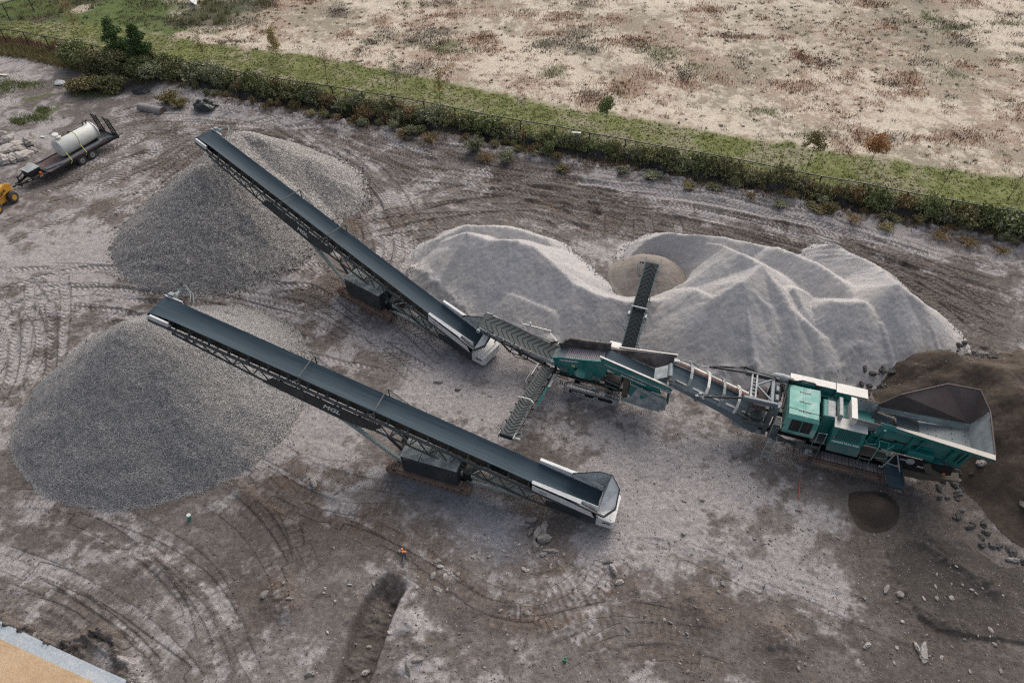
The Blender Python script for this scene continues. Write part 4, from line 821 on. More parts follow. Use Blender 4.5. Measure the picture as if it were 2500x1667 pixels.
# ================================================================ mobile screener (teal), local x towards the crusher, y away from the camera
def make_screener():
    root = thing('mobile_screener', 'teal tracked screening machine with three chevron conveyors folded out around it', 'screening machine', (4.74, 25.96, 0), R(-20))
    for s in (-1, 1): track_frame(root, 'track', -1.5, 1.68, *sorted((s * .75, s * 1.17)), .62, M['trackpale'], M['trackpale'])
    tf = MB(); tf.box(-1.15, 1.35, -1.20, -1.172, .22, .42); p = tf.build('track_guard', M['black'], root)
    lettering('WARRIOR', (-.62, -1.212, .32), (1, 0, 0), (0, 0, 1), .17, M['whitetext'], p, depth=.004, shear=.15); lettering('600', (.40, -1.212, .32), (1, 0, 0), (0, 0, 1), .17, M['whitetext'], p, depth=.004, shear=.15)
    ch = MB()
    for s in (-1, 1): ch.box(-2.4, 4.0, s * .48 - .08, s * .48 + .08, .70, .95)
    ch.box(-1.0, -.7, -.9, .9, .45, .70); ch.box(.9, 1.2, -.9, .9, .45, .70); ch.bar((-2.2, -.5, .9), (-2.2, -.5, 1.6), .12); ch.bar((-2.2, .5, .9), (-2.2, .5, 1.6), .12)
    for x in (-1.75, .3): 
        for s in (-1, 1): ch.bar((x, s * .62, .9), (x, s * .62, 1.7), .10, .16)
    ch.bar((1.4, -.55, .9), (1.7, -.6, 2.0), .14); ch.bar((1.4, .55, .9), (1.7, .6, 2.0), .14); ch.build('chassis', M['black'], root)
    # screen box
    dz = lambda x: 2.15 + (x + 1.85) * .21
    mb = MB()
    for y0, y1 in ((-.885, -.855),):
        pts = [(-2.35, dz(-2.35) + .30), (-1.85, dz(-1.85) + .38), (.62, dz(.62) + .38), (.80, dz(.8) - .35), (.45, 1.35), (-.3, 1.30), (-1.6, 1.30), (-2.1, 1.75)]
        v = [(x, y0, z) for x, z in pts] + [(x, y1, z) for x, z in pts]; k = len(pts); mb.add(v, [tuple(range(k)), tuple(range(2 * k - 1, k - 1, -1))] + [(i, k + i, k + (i + 1) % k, (i + 1) % k) for i in range(k)])
    mb.bar((-2.3, -.87, dz(-2.3) + .31), (.62, -.87, dz(.62) + .40), .07, .04); mb.bar((-.55, -.90, 2.65), (-.55, -.90, 1.35), .05)
    sb = mb.build('screen_box', M['teal'], root)
    lettering('POWERSCREEN', (-1.38, -.892, dz(-1.4) + .17), (1, 0, .21), (0, 0, 1), .155, M['whitetext'], sb, depth=.004)
    mb = MB(); mb.box(-1.20, -1.02, -.90, -.886, 2.05, 2.20); mb.build('sticker', M['yellowlabel'], sb)
    mb = MB(); mb.disc((-.66, -.88, 1.72), (0, -1, 0), .33, .10, 28); mb.disc((-.66, -.97, 1.72), (0, -1, 0), .29, .03, 28); mb.build('flywheel_cover', M['teal_light'], sb, smooth=True)
    for x in (-1.62, .28):
        mb = MB(); mb.box(x - .24, x + .24, -1.06, -.886, 1.60, 1.86, .02); mb.bar((x, -1.08, 1.55), (x, -1.08, 1.9), .03); mb.build('spring_bracket', M['teal_grey'], sb)
        mb = MB()
        for q in (-.13, .13): mb.tube([(x + q, -1.0, 1.3), (x + q, -1.0, 1.6)], .07, 10)
        mb.build('spring', M['black'], sb)
    mb = MB(); mb.box(-1.02, -.9, -.95, -.89, 1.85, 1.98); mb.tube([(-1.1, -.95, 1.5), (-.95, -1.0, 1.2), (-.5, -.95, 1.1), (.1, -.95, 1.15), (.5, -.9, 1.3)], .03); mb.build('hose', M['hose'], sb)
    mb = MB(); mb.plate([(-1.72, -.85, dz(-1.72)), (.50, -.85, dz(.5)), (.50, .30, dz(.5)), (-1.72, .30, dz(-1.72))], .03); mb.build('screen_mesh', M['screen'], sb); mb = MB(); mb.plate([(-2.35, .32, dz(-2.35) + .30), (-1.85, .32, dz(-1.85) + .38), (.62, .32, dz(.62) + .38), (.80, .32, dz(.8) - .35), (-2.1, .32, 1.75)], .03); mb.build('far_side_plate', M['rustbin'], sb)
    mb = MB(); mb.plate([(-2.45, -.85, dz(-2.45) - .18), (-1.73, -.85, dz(-1.73) + .01), (-1.73, .30, dz(-1.73) + .01), (-2.45, .30, dz(-2.45) - .18)], .03); mb.build('discharge_lip', M['steel'], sb)
    mb = MB(); mb.plate([(-2.35, .36, dz(-2) + .05), (-1.75, .40, dz(-1.75) + .62), (.62, .40, dz(.62) + .55), (.62, .34, dz(.62) - .1)], .04); mb.plate([(-1.75, .40, dz(-1.75) + .62), (-1.75, .52, dz(-1.75) + .60), (.62, .52, dz(.62) + .53), (.62, .40, dz(.62) + .55)], .03); mb.build('rust_backplate', M['rustbin'], root)
    mb = MB(); mb.plate([(-2.45, .33, dz(-2.3) + .2), (-2.95, .75, 1.55), (-2.95, .80, 1.75), (-2.35, .38, dz(-2.3) + .4)], .03); mb.build('chute_wing', M['rustbin'], root)
    mb = MB(); mb.tube([(-.4, .5, 2.9), (-.35, .6, 3.1), (-.1, .65, 3.12), (.05, .6, 2.95)], .018, 6); mb.tube([(-.2, .55, 2.9), (-.1, .62, 3.05), (.15, .6, 2.95)], .018, 6); mb.build('hose', M['teal'], root)
    # feeder
    ft = [(.45, 3.02), (4.0, 2.08)]
    mb, _ = belt([(4.0, 2.02), (.62, 2.86)], .50, .06, .02, 6, y0=-.22, sub=.3); mb.build('feeder_belt', M['belt'], root, smooth=True)
    mb = MB(); mb.tube([(.60, -.72, 2.68), (.60, .28, 2.68)], .175, 16); mb.build('head_drum', M['belt'], root, smooth=True)
    mb = MB(); mb.plate([(.35, -.95, 3.43), (4.35, -1.27, 2.83), (4.1, -.76, 2.10), (.55, -.74, 2.90)], .025); hw_ = mb.build('hopper_near_side', M['galv'], root)
    mb = MB(); mb.bar((.30, -.96, 3.46), (4.42, -1.29, 2.85), .09, .07); mb.build('hopper_rail', M['white_worn'], hw_)
    mb = MB(); mb.plate([(.32, -1.0, 3.36), (4.35, -1.32, 2.76), (4.35, -1.36, 2.62), (.45, -1.06, 3.12)], .02); mb.plate([(.55, -1.02, 3.10), (3.6, -1.30, 2.72), (3.9, -1.20, 2.05), (3.0, -1.10, 2.0), (.75, -.98, 2.68)], .025); lw = mb.build('hopper_lower_side', M['teal'], root)
    mb = MB(); mb.plate([(.6, -1.04, 3.13), (4.33, -1.37, 2.60), (4.35, -1.34, 2.42), (3.3, -1.30, 2.62), (.6, -1.06, 3.02)], .02); mb.build('dust_shelf', M['galv'], lw)
    xd = Vector((2.4, -.19, -.36)); yd = Vector((0, -.22, 1)); 
    lettering('POWERSCREEN', (2.28, -1.195, 2.56), xd, yd, .20, M['whitetext'], lw, depth=.004); lettering('800', (1.20, -1.115, 2.84), xd, yd, .13, M['teal_light'], lw, depth=.004)
    mb = MB(); mb.plate([(4.15, .88, 3.12), (.60, .62, 2.78), (.60, .34, 2.86), (4.05, .34, 2.08)], .025); mb.build('hopper_far_side', M['rustbin'], root)
    mb = MB(); mb.bar((.55, .64, 2.80), (4.2, .90, 3.14), .07, .06); mb.build('hopper_rail', M['white_worn'], root)
    mb = MB(); mb.box(.42, 1.10, .50, 1.05, 2.30, 2.86, .06); mb.build('white_cover', M['white_worn'], root); mb = MB(); mb.box(.28, .44, .50, .85, 2.35, 2.75, .02); mb.build('teal_cover', M['teal_light'], root)
    mb = MB(); mb.plate([(4.25, -1.30, 2.85), (4.32, -1.30, 1.55), (4.22, -1.12, 1.5), (4.15, -1.0, 2.4)], .05); mb.plate([(4.25, -1.2, 2.7), (4.25, .8, 2.9), (4.15, .4, 2.1), (4.12, -.75, 2.1)], .03); mb.build('hopper_end', M['teal_grey'], root)
    mb = MB(); mb.plate([(2.6, -1.22, 2.15), (4.2, -1.34, 2.05), (4.25, -1.42, 1.15), (3.6, -1.42, .85), (1.75, -1.28, .82), (2.3, -1.2, 1.3)], .03); mb.plate([(1.75, -1.28, .82), (3.6, -1.42, .85), (3.7, -.4, .80), (1.75, -.3, .8)], .03); mb.build('lower_chute', M['galv'], root)
    mb = MB(); mb.bar((2.2, -1.25, 2.28), (4.2, -1.42, 1.9), .05, .08); mb.bar((2.6, -1.30, 1.9), (4.15, -1.44, 1.35), .04); mb.bar((1.9, -1.32, .9), (4.0, -1.45, .95), .06); mb.bar((4.1, -1.45, 1.05), (4.25, -1.42, 1.7), .05); mb.build('chute_frame', M['strut'], root)
    mb = MB(); mb.box(2.15, 2.75, -1.20, -.4, 1.25, 1.95, .03); mb.box(2.8, 3.3, -1.28, -.5, 1.35, 1.75, .03); mb.build('fuel_tank', M['teal'], root)
    mb = MB(); mb.box(1.78, 2.10, -1.10, -.6, .95, 2.45, .02); mb.bar((1.62, -1.05, 1.0), (1.62, -1.05, 2.35), .06); mb.build('side_post', M['olive'], root)
    mb = MB(); mb.box(.75, 1.6, -1.0, -.35, 1.15, 1.75, .04); mb.tube([(.8, -1.0, 1.6), (1.2, -1.1, 1.75), (1.6, -1.0, 1.6)], .05); mb.tube([(.7, -.98, 1.4), (1.1, -1.1, 1.2), (1.7, -1.05, 1.3)], .04); mb.tube([(.75, -1.0, 1.95), (1.55, -1.05, 1.8)], .055); mb.build('engine', M['black'], root)
    mb = MB(); mb.tube([(.78, -1.05, 1.85), (1.58, -1.1, 1.72)], .035); mb.tube([(.8, -1.1, 1.5), (1.5, -1.12, 1.42)], .03); mb.box(.95, 1.2, -1.12, -1.0, 1.0, 1.18, .03); mb.box(.1, .4, -1.15, -.95, .75, .95, .03); mb.bar((-.9, -1.1, .86), (.5, -1.15, .86), .05, .12); mb.bar((.9, -1.2, .78), (1.7, -1.25, .74), .07, .14); mb.build('engine_pipe', M['steel'], root)
    mb = MB()
    for i in range(3):
        for j in range(2): mb.box(-1.72 + i * .12, -1.66 + i * .12, -1.32 + j * .16, -1.20 + j * .16, .84, .85)
    mb2 = MB(); mb2.box(-1.78, -1.42, -1.36, -.98, .80, .838); st = mb2.build('step', M['trackpale'], root); mb.build('step_slot', M['black'], st)
    mb = MB()
    for z in (1.5, 1.68, 1.86): mb.tube([(-2.15, -.95, z - .4), (-1.8, -1.0, z - .45), (-1.3, -.98, z - .5)], .03)
    mb.build('hose', M['hose'], root)
    # oversize conveyor (wide chevron belt over the stacker's hopper)
    P = [(-2.05, 1.28), (-3.2, 1.40), (-6.95, 2.60)]
    mb, rb = belt(P[:], .60, .10, .02, 8, y0=.38, rib=(.34, .42, .02), sub=.3, rside=1); cv = thing_part('oversize_conveyor', root); mb.build('belt', M['belt2'], cv, smooth=True); rb.build('belt_chevron', M['rib'], cv)
    mb = MB(); mb.tube([(-6.95, -.22, 2.43), (-6.95, .98, 2.43)], .17, 16); mb.build('head_drum', M['belt2'], cv, smooth=True)
    for s, nm in ((-1, 'side_plate'), (1, 'side_plate')):
        mb = MB(); y = .38 + s * .66; mb.bar((-2.2, y, 1.22), (-3.2, y, 1.30), .05, .20); mb.bar((-3.2, y, 1.30), (-7.0, y, 2.50), .05, .20); mb.plate([(-1.9, y + s * .04, 1.32), (-3.9, y + s * .04, 1.75), (-3.9, y + s * .15, 1.55), (-1.9, y + s * .15, 1.12)], .03)
        mb.build(nm, M['white_worn'] if s > 0 else M['galv'], cv)
    mb = MB()
    for x in [-6.5 + i * .52 for i in range(8)]: z = 2.60 - (x + 6.95) * .32; mb.tube([(x, -.30, z - .02), (x, -.44, z - .02)], .09, 12)
    for s in (-1, 1): mb.bar((-6.9, .38 + s * .72, 2.32), (-2.6, .38 + s * .72, .95), .06)
    for x in (-6, -5, -4, -3): mb.bar((x, -.34, 2.30 - (x + 6.95) * .32 - .28), (x, 1.1, 2.3 - (x + 6.95) * .32 - .28), .06)
    mb.bar((-4.8, -.3, 1.6), (-2.6, -.3, .85), .10); mb.bar((-4.8, 1.0, 1.6), (-2.6, 1.0, .85), .10); mb.build('conveyor_frame', M['frame'], cv)
    mb = MB(); mb.tube([(-6.95, -.25, 2.42), (-6.95, -.48, 2.42)], .12, 12); mb.tube([(-6.9, 1.0, 2.5), (-6.6, 1.08, 2.5)], .08); mb.build('drive_motor', M['strut'], cv)
    mb = MB(); mb.bar((-4.9, 1.28, 2.1), (-3.2, 1.62, 1.75), .05, .16); mb.bar((-4.6, 1.15, 1.9), (-4.95, 1.3, 2.3), .06); mb.bar((-2.4, 1.1, 1.35), (-3.3, 1.6, 1.7), .1, .05); mb.tube([(-4.4, 1.4, 2.0), (-4.4, 1.4, 2.3)], .05); mb.build('support_arm', M['white_worn'], cv)
    mb = MB(); mb.box(-3.82, -3.74, -.42, -.34, 1.75, 1.86); mb.build('beacon', M['orange'], cv)
    mb = MB()
    for k in range(4): mb.bar((-3.4 + k * .04, -.47, 1.62 - k * .08), (-2.9 + k * .04, -.47, 1.46 - k * .08), .025)
    mb.tube([(-5.6, -.42, 2.0), (-5.0, -.55, 1.5), (-4.2, -.5, 1.35), (-3.4, -.55, 1.1), (-2.8, -.6, 1.2)], .03); mb.tube([(-5.4, -.45, 1.9), (-4.6, -.62, 1.3), (-3.8, -.5, 1.2)], .025); mb.disc((-4.35, -.42, 1.55), (0, -1, 0), .14, .08, 14); mb.build('hose', M['hose'], cv)
    # side conveyor towards the camera
    cs = thing_part('side_conveyor', root); pth = [(-2.58, -.55, 1.15), (-2.72, -4.2, 2.15), (-2.74, -7.05, 2.82)]
    mb, rb = belt(pth, .33, .07, .02, 6, rib=(.27, .26, .03), sub=.3); mb.build('belt', M['belt2'], cs, smooth=True); rb.build('belt_chevron', M['rib'], cs)
    mb = MB(); mb.tube([(-3.07, -7.05, 2.70), (-2.41, -7.05, 2.70)], .12, 14); mb.build('head_drum', M['belt3'], cs, smooth=True)
    mb = MB()
    for s in (-1, 1):
        for a, b in zip(pth[:-1], pth[1:]): mb.bar(Vector(a) + Vector((s * .38, 0, -.13)), Vector(b) + Vector((s * .38, 0, -.13)), .05, .14)
    for i in range(9):
        y = -1.0 - i * .72; t = (y + .55) / -6.5; z = 1.15 + 1.68 * t; mb.bar((-3.12 - .02, y, z - .10), (-2.22, y, z - .10), .05, .05); mb.tube([(-3.1, y, z), (-3.22, y, z + .03)], .04, 8); mb.tube([(-2.3, y, z), (-2.15, y, z + .03)], .04, 8)
    mb.build('conveyor_frame', M['black'], cs)
    mb = MB(); mb.tube([(-3.12, -4.2, 2.05), (-3.12, -4.2, 2.38), (-2.9, -4.22, 2.42), (-2.5, -4.22, 2.42), (-2.32, -4.3, 2.36), (-2.3, -4.2, 2.05)], .04, 8); mb.build('knee_hoop', M['white_worn'], cs)
    mb = MB(); mb.plate([(-2.22, -1.8, 1.30), (-2.22, -3.9, 1.85), (-2.15, -3.9, 1.72), (-2.12, -1.8, 1.16)], .02); mb.build('teal_guard', M['teal'], cs)
    mb = MB(); mb.plate([(-3.14, -6.75, 2.78), (-3.14, -7.2, 2.90), (-3.14, -7.22, 2.62), (-3.14, -6.75, 2.58)], .03); mb.tube([(-2.38, -7.05, 2.7), (-2.05, -7.05, 2.7)], .09, 12); mb.tube([(-2.35, -6.85, 2.85), (-2.1, -6.75, 2.95), (-2.0, -6.95, 2.8)], .02, 6); mb.plate([(-2.38, -6.75, 2.78), (-2.38, -7.2, 2.90), (-2.38, -7.22, 2.62), (-2.38, -6.75, 2.58)], .03); mb.build('drive_motor', M['galv'], cs)
    mb = MB(); mb.tube([(-3.2, -1.0, 1.6), (-3.35, -1.4, 1.5), (-3.42, -2.3, 1.45), (-3.25, -2.5, 1.6)], .02, 6); mb.bar((-3.18, -.7, 1.35), (-3.2, -1.9, 1.65), .05, .1); mb.bar((-2.0, -.8, 1.2), (-2.1, -2.2, 1.35), .14, .05); mb.build('support_arm', M['galv'], cs)
    # fines conveyor away over the grey heap
    cf = thing_part('fines_conveyor', root); pth = [(1.42, 1.0, 1.55), (1.36, 4.4, 2.60), (1.33, 7.65, 3.55)]
    mb, rb = belt(pth, .36, .10, .02, 6, rib=(.33, .42, .04), sub=.3); mb.build('belt', M['belt3'], cf, smooth=True); rb.build('belt_chevron', M['rib'], cf)
    mb = MB(); mb.tube([(.95, 7.65, 3.42), (1.71, 7.65, 3.42)], .13, 14); mb.build('head_drum', M['belt3'], cf, smooth=True)
    mb = MB()
    for s in (-1, 1):
        for a, b in zip(pth[:-1], pth[1:]): mb.bar(Vector(a) + Vector((s * .41, 0, -.10)), Vector(b) + Vector((s * .41, 0, -.10)), .05, .20)
    for i in range(9): y = 1.6 + i * .72; z = 1.55 + (y - 1) * .30; mb.bar((.88, y, z - .2), (1.9, y, z - .2), .05)
    mb.build('conveyor_frame', M['teal_grey'], cf)
    mb = MB(); mb.bar((.86, 4.35, 2.75), (1.86, 4.35, 2.75), .10, .05); mb.build('knee_hoop', M['steel'], cf)
    for s in (-1, 1):
        mb = MB(); mb.box(1.36 + s * .50 - .07, 1.36 + s * .50 + .07, 3.75, 4.05, 2.35, 2.62, .02); mb.build('knee_bracket', M['galv'], cf)
        mb = MB(); mb.bar((1.33 + s * .46, 7.0, 3.42), (1.33 + s * .46, 7.95, 3.72), .04, .14); mb.build('head_arm', M['steel'], cf)
    mb = MB(); mb.tube([(.85, 7.6, 3.5), (.55, 7.6, 3.5)], .09, 10); mb.tube([(.6, 7.6, 3.55), (.5, 7.2, 3.5), (.6, 6.7, 3.35), (.85, 6.5, 3.2)], .025, 6); mb.tube([(.7, 7.5, 3.6), (.62, 7.1, 3.5), (.75, 6.7, 3.3), (.88, 6.6, 3.2)], .02, 6); mb.build('drive_motor', M['frame'], cf)
    return root
scr = make_screener()

# ================================================================ mobile crusher (teal), local x towards its feed hopper
def make_crusher():
    root = thing('mobile_crusher', 'big teal and white tracked jaw crusher with rusty feed hopper and hooped discharge conveyor', 'rock crusher', (16.5, 21.6, 0), R(-18))
    for s in (-1, 1): track_frame(root, 'track', -1.35, 3.35, *sorted((s * 1.02 + .05, s * 1.52 + .05)), .82, M['trackgrey'], M['trackrust'])
    mb = MB(); mb.box(-.6, 2.7, -1.50, -1.473, .30, .50); p = mb.build('track_guard', M['trackrust'], root); lettering('PREMIERTRAK', (1.15, -1.512, .40), (1, 0, 0), (0, 0, 1), .21, M['tantext'], p, depth=.004, shear=.15)
    mb = MB(); mb.bar((-1.0, -1.52, .27), (3.0, -1.52, .27), .05, .03); mb.build('guide_rail', M['trackrust'], root)
    ch = MB()
    for s in (-1, 1): ch.box(-3.6, 5.6, s * .62 - .09 + .05, s * .62 + .09 + .05, .95, 1.30)
    for x in (-3.2, -1.0, .8, 2.6, 5.2): ch.box(x, x + .22, -.7, .8, .98, 1.22)
    ch.box(-1.0, 2.9, -1.0, 1.1, .55, .90); ch.build('chassis', M['black'], root)
    # engine house
    eb = MB(); x0, x1 = -2.50, -.98
    pr = [(-1.28, 1.95), (-1.34, 2.15), (-1.24, 3.06), (-1.08, 3.20), (.90, 3.20), (1.02, 3.10), (1.02, 1.95)]
    v = [(x0 + (.04 if z > 3.1 else 0), y, z) for y, z in pr] + [(x1 - (.04 if z > 3.1 else 0), y, z) for y, z in pr]; k = len(pr); eb.add(v, [tuple(range(k)), tuple(range(2 * k - 1, k - 1, -1))] + [(i, k + i, k + (i + 1) % k, (i + 1) % k) for i in range(k)])
    en = eb.build('engine_house', M['teal_light'], root)
    mb = MB(); mb.plate([(x0 + .25, -1.32, 2.25), (x1 - .25, -1.32, 2.25), (x1 - .25, -1.25, 3.0), (x0 + .25, -1.25, 3.0)], .03); g_ = mb.build('louvre_grille', M['louvre'], en); mb = MB(); mb.bar(((x0 + x1) / 2, -1.345, 2.25), ((x0 + x1) / 2, -1.275, 3.0), .05, .03); mb.build('grille_bar', M['teal_light'], g_)
    for y in (.55, -.10, -.75):
        mb = MB()
        for i in range(7): xx = -1.98 + i * .085; mb.box(xx, xx + .05, y - .035 - (.03 if i == 3 else 0), y + .035 + (.03 if i == 3 else 0), 3.205, 3.235)
        mb.build('hinge', M['galv'], en)
    for dx in (-.05, .05): 
        mb = MB(); mb.bar((-1.74 + dx, -.9, 3.203), (-1.74 + dx, .8, 3.203), .015, .008); mb.build('seam', M['teal'], en)
    mb = MB(); mb.box(-1.15, -.92, .2, 1.10, 2.85, 3.12, .03); mb.build('air_box', M['greymach'], en)
    mb = MB(); mb.tube([(-2.5, -.9, 3.2), (-2.5, -.9, 3.45), (-1.5, -.98, 3.45), (-1.1, -.95, 3.42), (-1.0, -.9, 3.2)], .02, 6); mb.build('handrail', M['frame'], en)
    mb = MB(); mb.tube([(-2.45, 1.05, 3.15), (-2.45, 1.05, 3.42)], .12, 14); mb.tube([(-2.45, 1.05, 3.42), (-2.45, 1.05, 3.46)], .08, 12); mb.build('air_cleaner', M['black'], en)
    mb = MB(); mb.tube([(-2.3, 1.1, 3.25), (-1.9, 1.2, 3.35), (-1.3, 1.2, 3.32), (-1.0, 1.1, 3.15)], .05); mb.tube([(-2.75, .9, 3.0), (-2.6, .2, 2.9), (-2.7, -.5, 2.8)], .07); mb.build('hose', M['hose'], en)
    # cooler house with the lettering
    cb = MB(); x0, x1 = -.20, 1.30
    pr = [(-1.36, 1.50), (-1.26, 1.95), (-1.02, 2.93), (-.42, 2.98), (-.42, 1.50)]
    v = [(x0, y, z) for y, z in pr] + [(x1, y, z) for y, z in pr]; k = len(pr); cb.add(v, [tuple(range(k)), tuple(range(2 * k - 1, k - 1, -1))] + [(i, k + i, k + (i + 1) % k, (i + 1) % k) for i in range(k)])
    co = cb.build('cooler_house', M['teal'], root); fn = Vector((0, -.97, .24))
    P_ = lambda x, t, o=.0: (x, -1.26 + .24 * t - .97 * o, 1.95 + .98 * t + .24 * o)
    mb = MB(); mb.plate([P_(x0 + .22, .36, .012), P_(x1 - .22, .36, .012), P_(x1 - .22, .92, .012), P_(x0 + .22, .92, .012)], .02); mb.build('punched_grille', M['grille'], co)
    lettering('PREMIERTRAK R400', P_((x0 + x1) / 2, .15, .008), (1, 0, 0), (0, .24, .97), .150, M['whitetext'], co, depth=.004)
    mb = MB(); mb.plate([(x0 - .02, -1.04, 2.945), (x1 + .02, -1.04, 2.945), (x1 + .02, -.40, 3.0), (x0 - .02, -.40, 3.0)], .035); mb.build('white_lid', M['white_worn'], co)
    mb = MB(); mb.plate([(x0, -1.375, 1.48), (x1, -1.375, 1.48), (x1, -1.275, 1.94), (x0, -1.275, 1.94)], .03); mb.build('lower_panel', M['teal_grey'], co)
    mb = MB(); mb.plate([P_(x0 + .10, .36, .015), P_(x0 + .17, .36, .015), P_(x0 + .17, .43, .015), P_(x0 + .10, .43, .015)], .02); mb.build('reflector', M['orange'], co)
    # crushing chamber
    mb = MB(); mb.box(-.78, -.18, -.55, .65, 1.3, 3.02, .05); mb.box(-.5, 1.7, -.35, .95, 1.3, 2.85); mb.build('jaw_body', M['teal'], root)
    mb = MB(); mb.plate([(-.55, -.5, 3.04), (-.20, -.5, 3.04), (-.20, .55, 3.04), (-.55, .55, 3.04)], .03); mb.build('jaw_lid', M['galv'], root)
    mb = MB(); mb.box(-.12, .06, -.62, .62, 2.6, 3.42, .02); mb.build('cross_post', M['galv'], root); mb = MB(); mb.box(.42, .70, -.72, .62, 2.6, 3.52, .02); mb.plate([(.40, -.74, 3.54), (.66, -.74, 3.54), (.66, .64, 3.54), (.40, .64, 3.54)], .03); mb.build('cross_post', M['white_worn'], root)
    mb = MB(); mb.plate([(.70, .62, 3.45), (1.72, .70, 3.42), (1.72, .55, 2.75), (.70, .45, 2.3)], .04); mb.plate([(.70, -.72, 3.45), (1.78, -.60, 3.30), (1.74, -.50, 2.75), (.70, -.50, 2.3)], .04); mb.plate([(.72, -.5, 2.3), (.72, .45, 2.3), (1.74, .55, 2.74), (1.74, -.50, 2.74)], .03); mb.build('feed_chute', M['hopper_in'], root)
    mb = MB(); mb.bar((.70, -.75, 3.50), (1.85, -.62, 3.34), .06, .05); mb.bar((.70, .66, 3.5), (1.75, .72, 3.46), .05, .05); mb.bar((.02, -.6, 3.0), (.02, .6, 3.0), .05); mb.build('chute_rail', M['rust'], root)
    mb = MB(); mb.plate([(1.62, .35, 2.80), (1.74, .60, 3.42), (1.82, .62, 3.42), (1.70, .20, 2.8), (1.5, .0, 2.78)], .05); mb.build('rust_lug', M['rust'], root)
    # feeder floor and grizzly bars
    mb = MB(); mb.plate([(3.85, -.72, 2.68), (6.12, -.72, 2.80), (6.12, .88, 2.80), (3.85, .88, 2.68)], .04)
    fl = mb.build('feeder_floor', M['steel'], root); mb = MB()
    for xx in (4.25, 4.6, 5.3, 5.9):
        for yy in (.1, .45, .72): mb.disc((xx, yy, 2.72 + (xx - 3.85) * .053), (0, 0, 1), .025, .008, 8)
    mb.build('bolt', M['black'], fl)
    for xa, xb, z0 in ((1.72, 2.68, 2.58), (2.80, 3.82, 2.66)):
        mb = MB()
        for i in range(13): y = -.68 + i * .122; mb.bar((xa, y, z0 + .10), (xb, y, z0), .055, .09)
        mb.build('grizzly_bars', M['steel'], root, 'row of worn steel bars over a dark gap'); mb = MB(); mb.plate([(xa, -.72, z0 - .16), (xb, -.72, z0 - .16), (xb, .88, z0 - .16), (xa, .88, z0 - .16)], .02); mb.box(xb, xb + .12, -.72, .88, z0 - .12, z0 + .03); mb.build('grizzly_pan', M['black'], root)
    # hopper plates
    T1, T2, T3, T4 = (1.75, .70, 3.42), (2.50, .96, 4.15), (4.65, 2.15, 4.42), (6.12, 2.20, 4.42); T5 = (6.50, 1.12, 4.20); NE = (6.42, -1.50, 4.02); NM = (2.45, -.64, 3.50); NS = (1.78, -.48, 3.38)
    F1, F2, F3, F4 = (1.72, .86, 2.75), (6.12, .90, 2.80), (6.12, -.74, 2.80), (1.72, -.74, 2.70)
    K1 = (1.74, .88, 3.05); K2 = (6.12, 1.05, 3.12)
    mb = MB(); mb.plate([F1, F2, K2, K1], .03); mb.build('hopper_liner', M['hopper_in'], root); mb = MB()
    for q in ((K1, T2, T1), (K1, K2, T3, T2), (K2, T4, T3), (K2, T5, T4)): mb.plate(q, .035)
    mb.build('hopper_far_side', M['rust'], root, 'rusty purple-brown flared plate'); mb = MB()
    for q in ((F2, F3, NE), (F2, NE, T5), (F2, T5, K2)): mb.plate(q, .035)
    mb.build('hopper_end', M['hopper_in'], root)
    mb = MB()
    for q in ((F4, F3, NM), (F3, NE, NM), (F4, NM, NS)): mb.plate(q, .03)
    mb.build('hopper_near_side', M['teal'], root)
    mb = MB(); t = MB()
    A_ = [Vector(NM), Vector((3.4, -.85, 3.66)), Vector((4.6, -1.10, 3.80)), Vector(NE)]; wd = [.05, .16, .20, .24]; n_ = Vector((0, -.75, -.45)).normalized()
    for i in range(3): mb.plate([A_[i] + Vector((0, .02, .02)), A_[i + 1] + Vector((0, .02, .02)), A_[i + 1] + Vector((0, -wd[i + 1], -.03)), A_[i] + Vector((0, -wd[i], -.03))], .035)
    mb.build('hopper_rail', M['cream'], root, 'cream dusty top rail')
    t.plate([Vector(NS) + Vector((0, 0, .02)), Vector(NM), A_[1] + Vector((0, -wd[1], -.03)), A_[2] + Vector((0, -wd[2], -.03)), A_[3] + Vector((0, -wd[3], -.03)), A_[3] + Vector((0, -.20, -.20)), A_[2] + Vector((0, -.18, -.22)), A_[1] + Vector((0, -.14, -.22)), Vector((1.85, -.62, 3.22))], .02); t.build('rail_skirt', M['teal'], root)
    mb = MB(); B = [Vector(p) for p in (T1, T2, T3, T4, T5, NE)]
    for a, b in zip(B[:-1], B[1:]): mb.bar(a, b, .06, .05)
    mb.build('hopper_edge', M['rust'], root)
    mb = MB()
    for x, w_ in ((1.95, .10), (3.3, .22), (3.75, .10), (5.2, .22), (5.65, .10), (5.85, .14)): mb.plate([(x, -.80 - .02 * x, 3.30), (x + w_, -.80 - .02 * x, 3.30), (x + w_ - .08, -.70, 2.0), (x - .06, -.70, 2.0)], .10)
    mb.plate([(1.6, -.66, 2.75), (6.1, -.66, 2.8), (6.0, -.60, 1.6), (1.5, -.60, 1.7)], .04); mb.box(3.4, 4.6, -.98, -.62, 2.0, 2.35, .04); mb.box(4.35, 5.2, -1.02, -.60, 1.55, 1.95, .08); mb.build('hopper_brace', M['teal'], root)
    mb = MB(); mb.plate([(2.9, -.98, 1.95), (5.6, -1.02, 1.95), (5.7, -.98, 1.35), (5.0, -.98, 1.10), (3.0, -.98, 1.00)], .05); bp = mb.build('black_panel', M['black'], root); lettering('POWERSCREEN', (4.72, -1.012, 1.45), (1, 0, -.0), (0, 0, 1), .165, M['whitetext'], bp, depth=.004)
    mb = MB(); mb.tube([(3.25, -1.02, 1.72), (3.50, -1.02, 1.72)], .035, 8); mb.disc((3.72, -1.0, 1.72), (0, -1, 0), .20, .06, 20); mb.build('pulley', M['galv'], root)
